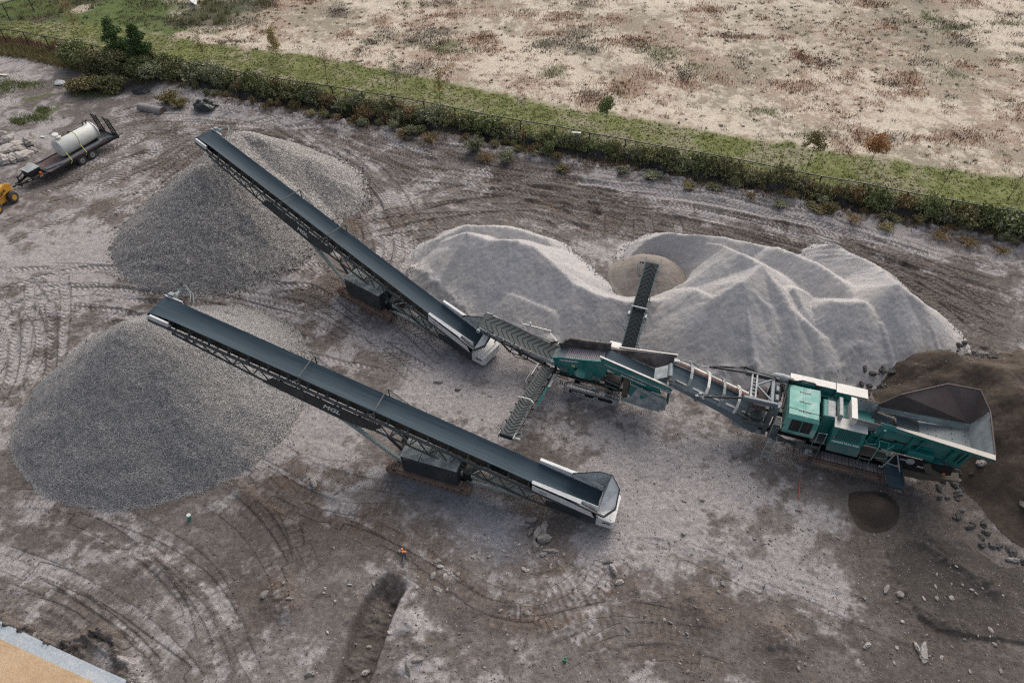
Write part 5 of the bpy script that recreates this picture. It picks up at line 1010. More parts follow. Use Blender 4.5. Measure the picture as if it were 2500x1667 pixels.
    mb = MB(); mb.prism([(3.45, .75), (3.60, .98), (4.6, 1.02), (5.6, 1.05), (6.2, 1.15), (5.5, .78), (4.6, .55), (3.5, .52)], -1.05, -.55); mb.prism([(4.3, 1.75), (4.55, 1.95), (4.8, 1.55), (5.4, 1.30), (5.3, 1.12), (4.6, 1.25)], -1.10, -.95); mb.build('rear_guard', M['olive'], root)
    mb = MB(); mb.box(3.28, 3.44, -1.06, -1.01, 1.12, 1.24); mb.build('reflector', M['orange'], root); mb = MB(); mb.box(5.30, 5.44, -1.06, -1.01, 1.30, 1.46); mb.build('reflector', M['orange'], root)
    # far white side pack
    mb = MB(); mb.box(-2.48, -.26, 1.18, 1.60, 2.35, 3.28); mb.box(-.24, 1.26, 1.00, 1.60, 2.35, 3.30); mb.build('side_pack', M['teal'], root)
    mb = MB(); mb.box(-2.50, -.26, 1.16, 1.62, 3.284, 3.32); mb.box(-.23, 1.28, .98, 1.62, 3.304, 3.34); mb.build('side_pack_lid', M['white_worn'], root)
    mb = MB(); mb.tube([(-3.35, 1.35, 3.0), (-3.25, 1.35, 3.05), (-2.85, 1.35, 3.08), (-2.5, 1.35, 3.05)], [.15, .22, .24, .22], 16); mb.build('exhaust_silencer', M['galv'], root, smooth=True)
    mb = MB(); mb.tube([(-2.75, 1.1, 2.9), (-2.85, .7, 2.7), (-2.9, .2, 2.6)], .14, 12); mb.build('intake_pipe', M['rust'], root, smooth=True)
    mb = MB(); mb.box(-.9, .9, .96, 1.16, 1.5, 2.8); mb.build('inner_panel', M['teal'], root)
    # gantry between the engine and the discharge conveyor
    mb = MB(); mb.box(-4.72, -3.0, -.80, -.60, 3.00, 3.28, .04); mb.box(-3.15, -2.88, -.86, -.5, 2.4, 3.15, .03); mb.build('gantry_beam', M['greymach'], root)
    mb = MB(); mb.box(-4.72, -3.0, 1.00, 1.18, 3.00, 3.26, .04); mb.build('gantry_beam', M['frame'], root)
    mb = MB(); mb.box(-3.40, -3.22, -.62, 1.02, 3.0, 3.22, .02); mb.box(-3.16, -2.95, .30, .72, 2.7, 3.14, .05); mb.box(-3.16, -2.95, -.35, .10, 2.7, 3.14, .05); mb.build('cross_beam', M['greymach'], root)
    mb = MB(); mb.box(-4.42, -4.34, -.6, 1.05, 2.9, 3.25); mb.box(-4.18, -4.10, -.6, 1.05, 2.9, 3.25); 
    for i in range(7): y = -.5 + i * .25; mb.box(-4.4, -4.12, y, y + .05, 3.1, 3.18)
    mb.build('magnet_frame', M['galv'], root)
    mb = MB(); mb.bar((-4.1, .35, 3.20), (-3.4, .92, 3.20), .08); mb.bar((-4.1, .30, 3.20), (-3.35, -.52, 3.20), .08); mb.bar((-4.1, .2, 2.9), (-3.9, .5, 2.5), .08); mb.build('diagonal_brace', M['greymach'], root)
    mb = MB(); mb.box(-4.1, -3.45, -.45, .95, 2.25, 2.55); mb.build('overband_magnet', M['rust'], root)
    for s, y0_, y1_ in ((-1, -.70, -.92), (1, 1.12, 1.05)):
        mb = MB(); mb.tube([(-4.7, y0_, 3.12), (-6.6, y1_, 3.0 - .25 * (s < 0))], .055, 10); mb.build('lift_cylinder', M['black'], root); mb = MB(); mb.tube([(-6.55, y1_, 3.0 - .25 * (s < 0)), (-7.0, y1_, 2.95 - .28 * (s < 0))], .03, 8); mb.build('cylinder_rod', M['chrome'], root)
    mb = MB()
    for k in range(3): mb.tube([(-6.4, 1.0 + .04 * k, 3.12), (-5.4, 1.12, 3.25 + .03 * k), (-4.8, 1.15, 3.5 - .05 * k), (-4.2, 1.12, 3.35), (-3.3, 1.05, 3.32 + .02 * k), (-2.9, .8, 3.15), (-2.8, .4, 2.9)], .025, 6)
    mb.tube([(-4.85, 1.1, 3.3), (-4.8, 1.2, 3.6), (-4.55, 1.2, 3.6), (-4.3, 1.1, 3.35)], .015, 6); mb.build('hose', M['hose'], root)
    mb = MB(); mb.box(-4.0, -3.5, -.75, -.2, 1.75, 1.95); mb.box(-4.3, -3.1, -.98, -.72, 1.45, 1.72, .03); mb.bar((-4.8, -.7, 1.9), (-3.1, -.95, 1.5), .10); mb.box(-3.3, -3.1, -1.0, -.5, 1.0, 2.9, .02); mb.bar((-4.25, -.55, 1.2), (-4.25, -.55, 3.0), .12); mb.bar((-3.3, .9, 1.2), (-3.3, .9, 3.0), .14); mb.build('gantry_leg', M['frame'], root)
    mb = MB(); mb.tube([(-4.3, -.9, 1.9), (-4.55, -.95, 2.05), (-4.7, -.8, 2.0), (-4.5, -.7, 1.85)], .03, 8); mb.tube([(-4.2, -.9, 1.75), (-4.05, -.95, 1.6), (-4.15, -.85, 1.45)], .035, 8); mb.box(-4.15, -4.0, -.98, -.88, 1.7, 1.85, .02); mb.build('valve', M['olive'], root)
    mb = MB(); mb.plate([(-4.75, -.15, 1.05), (-3.2, -.25, 1.02), (-3.2, -.65, .55), (-4.75, -.45, .60)], .04); mb.build('spill_plate', M['galv'], root)
    # discharge conveyor with hoops
    dc = thing_part('discharge_conveyor', root); HD, TL = Vector((-8.45, -.14, 3.38)), Vector((-3.2, .28, 1.30)); dr = (HD - TL).normalized(); sd_ = Vector((-dr.y, dr.x, 0)).normalized() * -1.0   # sd_: away from camera
    if sd_.y < 0: sd_ = -sd_
    U = dr.cross(sd_); U = U if U.z > 0 else -U; Q = lambda x, s, u: TL + dr * x + sd_ * s + U * u; LL = (HD - TL).length
    mb, _ = belt([tuple(TL), tuple(HD)], .42, .08, .02, 6, sub=.3); mb.build('belt', M['belt'], dc, smooth=True)
    mb = MB(); mb.tube([Q(LL, -.45, -.16), Q(LL, .45, -.16)], .17, 18); mb.build('head_drum', M['greymach'], dc, smooth=True)
    mb = MB(); mb.plate([Q(.6, .60, -.05), Q(LL - .1, .60, -.05), Q(LL - .1, .60, .18), Q(.6, .60, .18)], .03); mb.plate([Q(.9, .60, .18), Q(LL - .2, .60, .18), Q(LL - .2, .74, .16), Q(.9, .74, .16)], .03); mb.build('far_skirt', M['white_worn'], dc)
    mb = MB(); mb.plate([Q(.6, .44, .16), Q(LL - .15, .44, .16), Q(LL - .15, .57, .17), Q(.6, .57, .17)], .02); mb.build('rubber_liner', M['redstripe'], dc)
    mb = MB(); mb.plate([Q(.2, -.50, .12), Q(LL, -.50, .12), Q(LL, -.86, -.10), Q(.2, -.90, -.16)], .025); mb.plate([Q(.2, -.90, -.16), Q(LL, -.86, -.10), Q(LL - .4, -.86, -.34), Q(2.6, -.88, -.50), Q(.2, -.92, -.85)], .03); ns = mb.build('near_skirt', M['greymach'], dc)
    mb = MB()
    for i in range(5): xx = .75 + i * .98; mb.plate([Q(xx, -.62, .07), Q(xx + .72, -.62, .07), Q(xx + .72, -.70, .025), Q(xx, -.70, .02)], .03)
    mb.build('white_strip', M['white_worn'], ns)
    for i in range(5):
        xx = .95 + i * .92 if i < 4 else 4.75; mb = MB(); pts = [Q(xx, .74, .12), Q(xx, .70, .34), Q(xx, .45, .46), Q(xx, 0, .46), Q(xx, -.45, .38), Q(xx, -.74, .16), Q(xx, -.90, -.14)]
        for a, b in zip(pts[:-1], pts[1:]): mb.bar(a, b, .15, .02, U)
        mb.build('hoop', M['white_worn'] if i % 2 else M['galv'], dc)
    mb = MB()
    for s in (-.50, .50): mb.bar(Q(0, s, -.22), Q(LL - .1, s, -.22), .07, .20)
    for i in range(7): xx = .4 + i * .8; mb.bar(Q(xx, -.8, -.3), Q(xx, .6, -.3), .06)
    mb.box(-7.05, -6.85, -1.02, -.80, 2.35, 2.75, .02); mb.build('conveyor_frame', M['steel'], dc)
    mb = MB(); pts = [Q(LL - .3, .66, .3), Q(LL - .9, .72, .45), Q(LL - 1.3, .6, .5)]; mb.tube(pts, .03, 6); mb.tube([Q(LL - .3, .7, .2), Q(LL - .9, .85, .35), Q(LL - 1.4, .7, .3)], .025, 6); mb.box(HD.x - .02, HD.x + .2, .28, .55, 3.35, 3.62, .02); mb.build('hose', M['galv'], dc)
    mb = MB(); mb.box(HD.x - .08, HD.x + .18, -.78, -.60, 3.05, 3.30, .03); mb.tube([Q(LL - .05, -.52, -.1), Q(LL - .05, -.78, -.1)], .12, 12); mb.tube([Q(LL - .2, -.7, .05), Q(LL - .6, -.78, .1), Q(LL - .7, -.7, 0)], .03); mb.build('drive_motor', M['olive'], dc); mb = MB(); mb.box(HD.x + .14, HD.x + .42, -.82, -.62, 2.85, 3.10, .02); mb.build('motor_cover', M['teal'], dc)
    mb = MB(); mb.plate([Q(LL + .02, .42, -.02), Q(LL + .02, -.46, -.02), Q(LL + .62, -.52, -.75), Q(LL + .62, .34, -.75)], .03); mb.build('rubber_flap', M['galv'], dc)
    mb = MB(); mb.box(-6.9, -6.72, -.98, -.86, 2.85, 2.98, .02); mb.build('junction_box', M['galv'], dc)
    # side dirt conveyor
    sc_ = thing_part('dirt_conveyor', root); pth = [(3.0, -.5, 1.25), (3.22, -2.15, 1.02)]
    mb, _ = belt(pth, .36, .08, .02, 6, sub=.3); mb.build('belt', M['belt'], sc_, smooth=True); mb = MB(); mb.tube([(2.9, -2.15, .90), (3.56, -2.12, .90)], .12, 14); mb.build('head_drum', M['belt'], sc_, smooth=True); mb = MB()
    for s in (-1, 1): mb.plate([(3.0 + s * .42, -.6, 1.18), (3.2 + s * .42, -2.1, .98), (3.2 + s * .44, -2.1, 1.14), (3.0 + s * .44, -.6, 1.36)], .03)
    mb.tube([(2.65, -.9, 1.2), (2.62, -1.5, 1.0), (2.75, -1.9, .8)], .02, 6); mb.build('side_rail', M['frame'], sc_)
    mb = MB(); mb.bar((2.98, -1.0, 2.10), (2.60, -1.35, 1.15), .05); mb.bar((2.98, -1.0, 2.10), (3.42, -1.4, 1.18), .05); mb.bar((2.72, -1.25, 1.45), (3.35, -1.3, 1.42), .04); mb.bar((2.60, -1.35, 1.15), (2.45, -1.3, 1.15), .05); mb.build('stay', M['strut'], sc_)
    # platforms, ladders, rails
    mb = MB(); mb.box(1.35, 2.62, -1.25, -.65, 1.58, 1.63); mb.box(2.2, 2.62, -1.3, -1.24, 1.50, 1.62); mb.build('platform', M['olive'], root); mb = MB(); mb.box(-1.0, -.25, -1.2, -.5, 1.60, 1.65); mb.build('platform', M['frame'], root)
    mb = MB(); mb.box(-3.05, -2.55, -1.45, -1.0, 1.40, 1.45); mb.box(-2.98, -2.62, -1.25, -.7, 1.45, 2.3); mb.build('platform', M['frame'], root)
    def ladder(xa, xb, yt, zt, yb, zb, n, m):
        mb = MB()
        for x in (xa, xb): mb.bar((x, yt, zt), (x - .12, yb, zb), .035, .06)
        for i in range(n): t_ = (i + .6) / n; mb.bar((xa - .12 * t_, yt + (yb - yt) * t_, zt + (zb - zt) * t_), (xb - .12 * t_, yt + (yb - yt) * t_, zt + (zb - zt) * t_), .035, .10)
        mb.build('ladder', m, root)
    ladder(1.45, 1.95, -1.2, 1.6, -1.9, .35, 4, M['frame']); ladder(-2.95, -2.55, -1.4, 1.45, -1.95, .25, 4, M['strut']); ladder(-.85, -.45, -1.2, 1.6, -1.75, .5, 3, M['frame'])
    mb = MB()
    mb.tube([(1.95, -1.35, 1.5), (2.05, -1.1, 2.4), (2.05, -.8, 2.45), (2.5, -.8, 2.45), (2.6, -.82, 1.9)], .022, 6); mb.tube([(2.05, -1.15, 2.1), (2.55, -1.15, 2.1), (2.6, -1.15, 2.75), (2.3, -1.2, 2.1)], .022, 6); mb.tube([(2.1, -1.3, 1.7), (2.55, -1.25, 1.7), (2.6, -1.2, 2.3)], .022, 6); mb.tube([(1.35, -.7, 2.3), (1.5, -.85, 2.2), (1.6, -.9, 2.1), (2.0, -.85, 2.2)], .02, 6); mb.build('handrail', M['teal_light'], root)
    mb = MB(); mb.tube([(-2.98, -1.4, 1.5), (-3.0, -1.3, 2.3), (-2.85, -1.2, 2.5), (-2.5, -1.15, 2.45), (-2.42, -1.2, 2.2), (-2.55, -1.25, 2.1), (-2.8, -1.3, 2.15)], .022, 6); mb.tube([(-.8, -1.3, 1.7), (-.8, -1.2, 2.4), (-.4, -1.15, 2.4), (-.4, -1.25, 1.7)], .022, 6); mb.build('handrail', M['strut'], root)
    mb = MB(); mb.tube([(-.9, -.6, 2.9), (-.95, -.8, 2.4), (-.85, -.6, 1.9)], .06, 8); mb.tube([(-.85, .2, 2.9), (-.9, -.1, 2.6), (-.85, -.4, 2.3)], .05, 8); mb.box(-.95, -.6, -.5, .3, 1.6, 2.4, .03); mb.build('hydraulic_pack', M['black'], root)
    mb = MB(); mb.bar((-2.7, -1.0, .95), (-.4, -1.25, 1.30), .08, .22); mb.bar((-2.9, -.9, 1.35), (-1.4, -1.3, 1.0), .06, .10); mb.build('side_step', M['frame'], root)
    mb = MB(); mb.box(-.55, -.20, -1.49, -1.1, .83, .90); mb.build('track_cap', M['rust'], root); mb = MB(); mb.plate([(-1.05, -1.45, .86), (-.7, -1.45, .86), (-.65, -1.1, .87), (-1.0, -1.1, .87)], .03); mb.build('rock_plate', M['dustwhite'], root)
    return root
cru = make_crusher()

# ================================================================ flatbed trailer, tank, skid steer
def make_trailer():
    root = thing('flatbed_trailer', 'black tandem-axle flatbed trailer with red stained deck and two raised loading ramps', 'trailer', (-37.56, 48.0, 0), R(63.4))
    mb = MB(); mb.box(0, 5.6, -.98, .98, .66, .74); mb.build('deck', M['deckred'], root)
    mb = MB()
    for s in (-1, 1): mb.box(-.05, 6.6, s * 1.05 - .06, s * 1.05 + .06, .58, .80); mb.box(0, 6.5, s * .45 - .05, s * .45 + .05, .48, .64)
    mb.box(-.1, .0, -1.1, 1.1, .58, .82); mb.box(6.5, 6.62, -1.1, 1.1, .50, .78)
    for i in range(8): x = .6 + i * .72; mb.box(x, x + .08, -1.18, 1.18, .60, .66)
    mb.build('frame', M['black'], root)
    mb = MB()
    for i in range(11): y = -.9 + i * .18; mb.box(5.62, 6.5, y - .025, y + .025, .66, .72)
    mb.build('dovetail', M['frame'], root)
    mb = MB()
    for s in (-1, 1): mb.bar((0, s * .80, .66), (-2.25, s * .10, .60), .12, .16)
    mb.bar((-.9, -.5, .64), (-.9, .5, .64), .10, .12); mb.tube([(-2.2, 0, .62), (-2.6, 0, .60)], .07, 10); mb.bar((-1.9, .15, .2), (-1.9, .15, 1.1), .08); dr_ = mb.build('drawbar', M['black'], root)
    for i in range(4): mb = MB(); x = -.45 - i * .42; y = -.80 + (-x) * .31; mb.bar((x, y - .075, .655), (x - .24, y - .075 + .075, .652), .012, .07); mb.build('reflective_tape', M['redstripe'] if i % 2 else M['white'], dr_)
    mb = MB(); mb.box(-1.25, -.25, -.42, .42, .72, 1.22, .03); tb = mb.build('toolbox', M['black'], root); mb = MB(); mb.plate([(-1.28, -.45, 1.25), (-.22, -.45, 1.25), (-.22, .45, 1.32), (-1.28, .45, 1.32)], .04); mb.build('lid', M['galv'], tb)
    mb = MB(); mb.bar((-1.5, .25, .72), (-.4, .85, .78), .04); mb.bar((-1.7, .5, .8), (-.8, 1.0, .8), .05, .12); mb.bar((-1.4, -.5, .8), (-.1, -1.0, .75), .04); mb.tube([(-.2, -1.1, .9), (.0, .2, 1.25)], .03); mb.build('pry_bar', M['frame'], root)
    mb = MB(); mb.tube([(-.5, -.62, .72), (-.5, -.62, .95)], .09, 12); mb.build('orange_can', M['orange'], root)
    for x in (2.75, 3.75):
        for s in (-1, 1):
            wt = thing_part('wheel', root); mb = MB(); yy = s * 1.02; mb.tube([(x, yy - .12, .37), (x, yy - .09, .37), (x, yy + .09, .37), (x, yy + .12, .37)], [.31, .37, .37, .31], 24); mb.build('tyre', M['tyre'], wt, smooth=True)
            mb = MB(); mb.tube([(x, yy - .135, .37), (x, yy + .135, .37)], .20, 16); mb.build('rim', M['galv'], wt); mb = MB(); mb.tube([(x, yy - .16, .37), (x, yy + .16, .37)], .07, 10); mb.build('hub', M['rust'], wt)
    mb = MB()
    for s in (-1, 1): mb.bar((2.2, s * 1.02, .76), (4.3, s * 1.02, .76), .26, .03)
    mb.build('mudguard', M['black'], root)
    for s in (-1, 1):
        mb = MB(); top = Vector((6.35, s * .74, 2.35)); bot = Vector((6.60, s * .74, .62))
        for q in (-.30, .30): mb.bar(bot + Vector((0, q, 0)), top + Vector((0, q, 0)), .06, .07)
        mb.bar(bot, top, .03, .04)
        for i in range(12): p = bot.lerp(top, (i + .5) / 12); mb.bar(p + Vector((0, -.3, 0)), p + Vector((0, .3, 0)), .03, .07)
        mb.bar(bot.lerp(top, .1) + Vector((0, s * .3, 0)), bot + Vector((.5, s * .3, .05)), .03); mb.bar(bot + Vector((0, s * .3, 0)), bot + Vector((.5, s * .3, .05)), .03); mb.build('ramp', M['black'], root)
    mb = MB()
    for k, (y, c_) in enumerate(((-.55, 0), (-.66, 1), (-.78, 2))): mb.tube([(.1, y + .3, .80), (1.5, y - .05, .80), (3.2, y + .03, .80), (4.6, y, .80), (5.4, y + .12, .80), (6.2, y - .1, .78)], .055, 8)
    mb.build('suction_hose', M['greymach'], root)
    mb = MB(); mb.bar((1.2, -.92, .80), (5.6, -.92, .80), .05, .04); mb.build('long_pole', M['redstripe'], root)
    return root
make_trailer()
tk = thing('water_tank', 'chalky white steel water tank strapped down on the flatbed trailer', 'tank', (-37.56, 48.0, 0), R(63.4))
mb = MB(); pts = [(1.98, .12, 1.48), (2.02, .12, 1.48), (2.10, .12, 1.48), (5.46, .22, 1.48), (5.55, .22, 1.48), (5.60, .22, 1.48)]; mb.tube(pts, [.55, .66, .71, .71, .66, .55], 36); mb.build('shell', M['tank'], tk, smooth=True)
mb = MB()
for x in (2.12, 5.40): mb.tube([(x, .15, 1.48), (x + .04, .15, 1.48)], .73, 36)
mb.build('seam_band', M['white_worn'], tk)
mb = MB(); mb.tube([(2.45, .14, 2.15), (2.45, .14, 2.36)], .20, 18); mb.tube([(2.45, .14, 2.30), (2.45, .14, 2.34)], .25, 18); mb.build('manhole', M['white_worn'], tk); mb = MB(); mb.plate([(2.25 + .2 + .24 * math.cos(a_ * .524), .30 + .24 * math.sin(a_ * .524), 2.52 + .05 * math.sin(a_ * .524)) for a_ in range(12)], .03); mb.build('manhole_lid', M['white'], tk)
mb = MB(); mb.bar((2.7, .18, 2.20), (4.9, .20, 2.20), .10, .06); mb.tube([(2.95, .16, 2.2), (3.1, .3, 2.4), (3.3, .2, 2.3)], .04); mb.tube([(4.9, .2, 2.15), (4.9, .2, 2.45), (5.1, .25, 2.5)], .05); mb.tube([(5.2, .22, 2.2), (5.2, .22, 2.42), (5.35, .1, 2.46)], .06); mb.box(3.4, 3.55, .12, .28, 2.2, 2.34); mb.build('pipework', M['rust'], tk)
mb = MB()
for x in (2.3, 5.1): mb.box(x, x + .12, -.45, .75, .74, 1.02)
mb.build('saddle', M['rust'], tk)
for x, xe in ((2.35, 2.0), (3.75, 3.4)):
    mb = MB(); P = []
    for i in range(14): a_ = R(95 - i * 12.5); P.append((x, .17 + .725 * math.cos(a_ * -1 + math.pi), 1.48 + .725 * math.sin(a_ * 1)))
    P = [(x + (xe - x) * i / 16, .17 - .73 * math.cos(R(90 - i * 9)), 1.48 + .73 * math.sin(R(90 - i * 9))) for i in range(12)] + [(xe, -1.12, .78), (xe - .2, -1.15, .62)]
    for a_, b_ in zip(P[:-1], P[1:]): mb.bar(a_, b_, .05, .012)
    tag(mb.build('ratchet_strap', M['strap']), ('yellow strap over the front end of the white tank' if x < 3 else 'yellow strap round the middle of the white tank'), 'strap')
for o in [o for o in bpy.data.objects if o.name.startswith('ratchet_strap')]: o.location = (-37.56, 48.0, 0); o.rotation_euler[2] = R(63.4)

def make_loader():
    fw_, rw = onground(42, 494), onground(3, 522); d = Vector((fw_.x - rw.x, fw_.y - rw.y, 0)); a = math.atan2(d.y, d.x)
    sd = Vector((math.cos(a), math.sin(a), 0)); nrm = Vector((-math.sin(a), math.cos(a), 0)); o = Vector((rw.x, rw.y, 0)) + nrm * .92
    root = thing('skid_steer_loader', 'yellow skid steer loader cut off by the picture edge, hitched to the trailer', 'loader', o, a); wb = d.length
    for x in (0, wb):
        for s in (-1, 1):
            wt = thing_part('wheel', root); y = s * .78; mb = MB(); mb.tube([(x, y - .17, .42), (x, y - .13, .42), (x, y + .13, .42), (x, y + .17, .42)], [.33, .42, .42, .33], 24)
            for i in range(18): 
                t_ = i * math.pi / 9
                for q in (-1, 1): mb.bar((x + .41 * math.cos(t_), y, .42 + .41 * math.sin(t_)), (x + .41 * math.cos(t_ + .14), y + q * .14, .42 + .41 * math.sin(t_ + .14)), .05, .05)
            mb.build('tyre', M['tyre'], wt); mb = MB(); mb.tube([(x, y - .18, .42), (x, y + .18, .42)], .21, 18); mb.build('rim', M['yellow'], wt)
    mb = MB(); mb.prism([(-.55, .35), (wb + .35, .35), (wb + .45, .7), (wb + .40, 1.15), (wb - .3, 1.30), (wb - .55, 1.25), (-.5, 1.0)], -.60, .60)
    bd = mb.build('body', M['yellow'], root)
    mb = MB(); mb.prism([(-.5, .75), (wb + .25, .95), (wb + .42, 1.30), (wb + .05, 1.55), (-.4, 1.05)], -.74, -.60); mb.prism([(-.5, .75), (wb + .25, .95), (wb + .42, 1.30), (wb + .05, 1.55), (-.4, 1.05)], .60, .74); arm = mb.build('lift_arm', M['yellow'], root)
    lettering('GEHL', (wb - .55, -.752, 1.10), (1, 0, .30), (-.3, 0, 1), .30, M['blacktext'], arm, depth=.004, shear=.1)
    mb = MB(); mb.prism([(-.9, .9), (wb - .55, 1.2), (wb - .60, 1.95), (-.85, 2.0)], -.50, .50); cab_ = mb.build('cab', M['glass'], root); mb = MB()
    for y in (-.5, .5): mb.bar((wb - .57, y, 1.2), (wb - .6, y, 1.97), .06); mb.bar((-.85, y, .9), (-.85, y, 2.0), .06)
    mb.box(-.9, wb - .55, -.53, .53, 1.98, 2.03); mb.build('cab_frame', M['black'], cab_)
    mb = MB(); mb.box(wb + .42, wb + .60, -.4, .4, .35, .95, .03); mb.tube([(wb + .5, -.2, .8), (wb + .75, -.1, .7)], .05); mb.build('rear_guard', M['black'], root)
    mb = MB(); mb.plate([(-.9, -.85, .15), (-1.3, -.85, .1), (-1.3, .85, .1), (-.9, .85, .15)], .05); mb.plate([(-.9, -.85, .1), (-.9, .85, .1), (-.95, .85, .7), (-.95, -.85, .7)], .05); mb.build('bucket', M['frame'], root)
make_loader()

# ================================================================ rocks
def rock_mesh(seed, sub=2, flat=.65):
    import bmesh
    bm = bmesh.new(); bmesh.ops.create_icosphere(bm, subdivisions=3, radius=.5); r = random.Random(seed); cuts = []; ph = r.uniform(0, 9)
    for k in range(12):
        n = Vector((r.gauss(0, 1), r.gauss(0, 1), r.gauss(0, 1))).normalized(); cuts.append((n, r.uniform(.31, .45)))
    sx, sy = r.uniform(.8, 1.15), r.uniform(.6, .95)
    for v in bm.verts:
        p = v.co.copy()
        for n, dd in cuts:
            e = p.dot(n) - dd
            if e > 0: p -= n * e
        q = v.co; p *= 1 + .10 * math.sin(q.x * 13 + ph) * math.sin(q.y * 15 + ph * 2) + .07 * math.sin(q.z * 22 + q.x * 17 + ph); p += Vector((r.gauss(0, .011), r.gauss(0, .011), r.gauss(0, .011))); v.co = Vector((p.x * sx * 1.25, p.y * sy * 1.25, p.z * flat * 1.25))
    me = bpy.data.meshes.new('rock'); bm.to_mesh(me); bm.free(); return me
def rock_mat(name, c0, c1, c2=None):
    m, n, b = new_mat(name); tc = N(n, 'ShaderNodeTexCoord'); a = noise(n, 2.2, 6, .7, tc.outputs['Object']); d = noise(n, 14, 5, .7, tc.outputs['Object']); oi = N(n, 'ShaderNodeObjectInfo')
    c = mixc(n, ramp(n, a.outputs[0], (.35, 0.0), (.65, 1.0)), c0, c1); c = mixc(n, 1.0, c, ramp(n, oi.outputs['Random'], (0.0, .72), (1.0, 1.25)), 'MULTIPLY')
    if c2: c = mixc(n, ramp(n, d.outputs[0], (.52, 0.0), (.68, .7)), c, c2)
    n.links.new(c, b.inputs['Base Color']); b.inputs['Roughness'].default_value = .9; bump(n, b, d.outputs[0], .5, .03); return m
M['rock'] = rock_mat('grey_rock', (.20, .185, .175), (.30, .28, .27), (.14, .115, .10)); M['rockpale'] = rock_mat('pale_stone', (.27, .25, .235), (.40, .375, .35), (.20, .16, .13)); M['pebble'] = rock_mat('pebble_stone', (.13, .12, .112), (.24, .225, .215)); M['rocklime'] = rock_mat('pale_limestone', (.27, .25, .235), (.40, .37, .345), (.30, .21, .15)); M['rockdark'] = rock_mat('dark_rock', (.055, .052, .050), (.12, .115, .11), (.05, .042, .036))
RM = {k: [] for k in ('rock', 'rockpale', 'rockdark', 'rocklime')}
for k in RM:
    for s in range(7): me = rock_mesh(hash(k) % 97 * 0 + {'rock': 10, 'rockpale': 30, 'rockdark': 50, 'rocklime': 70}[k] + s, 2, random.uniform(.62, .85)); me.materials.append(M[k]); RM[k].append(me)
def rock(u, v, size, k='rock', name='rock', label=None, cat='rock', group=None, rz=None, sc=(1, 1, 1), rnd=random, p=None, sink=.12):
    p = p or onground(u, v); o = bpy.data.objects.new(name, rnd.choice(RM[k])); COL.objects.link(o); z = hz(p.x, p.y)
    o.location = (p.x, p.y, z + size * (.30 * sc[2] - sink)); o.rotation_euler = (rnd.uniform(-.25, .25), rnd.uniform(-.25, .25), rnd.uniform(0, 6.28) if rz is None else rz); o.scale = (size * sc[0], size * sc[1], size * sc[2])
    return tag(o, label, cat, group)
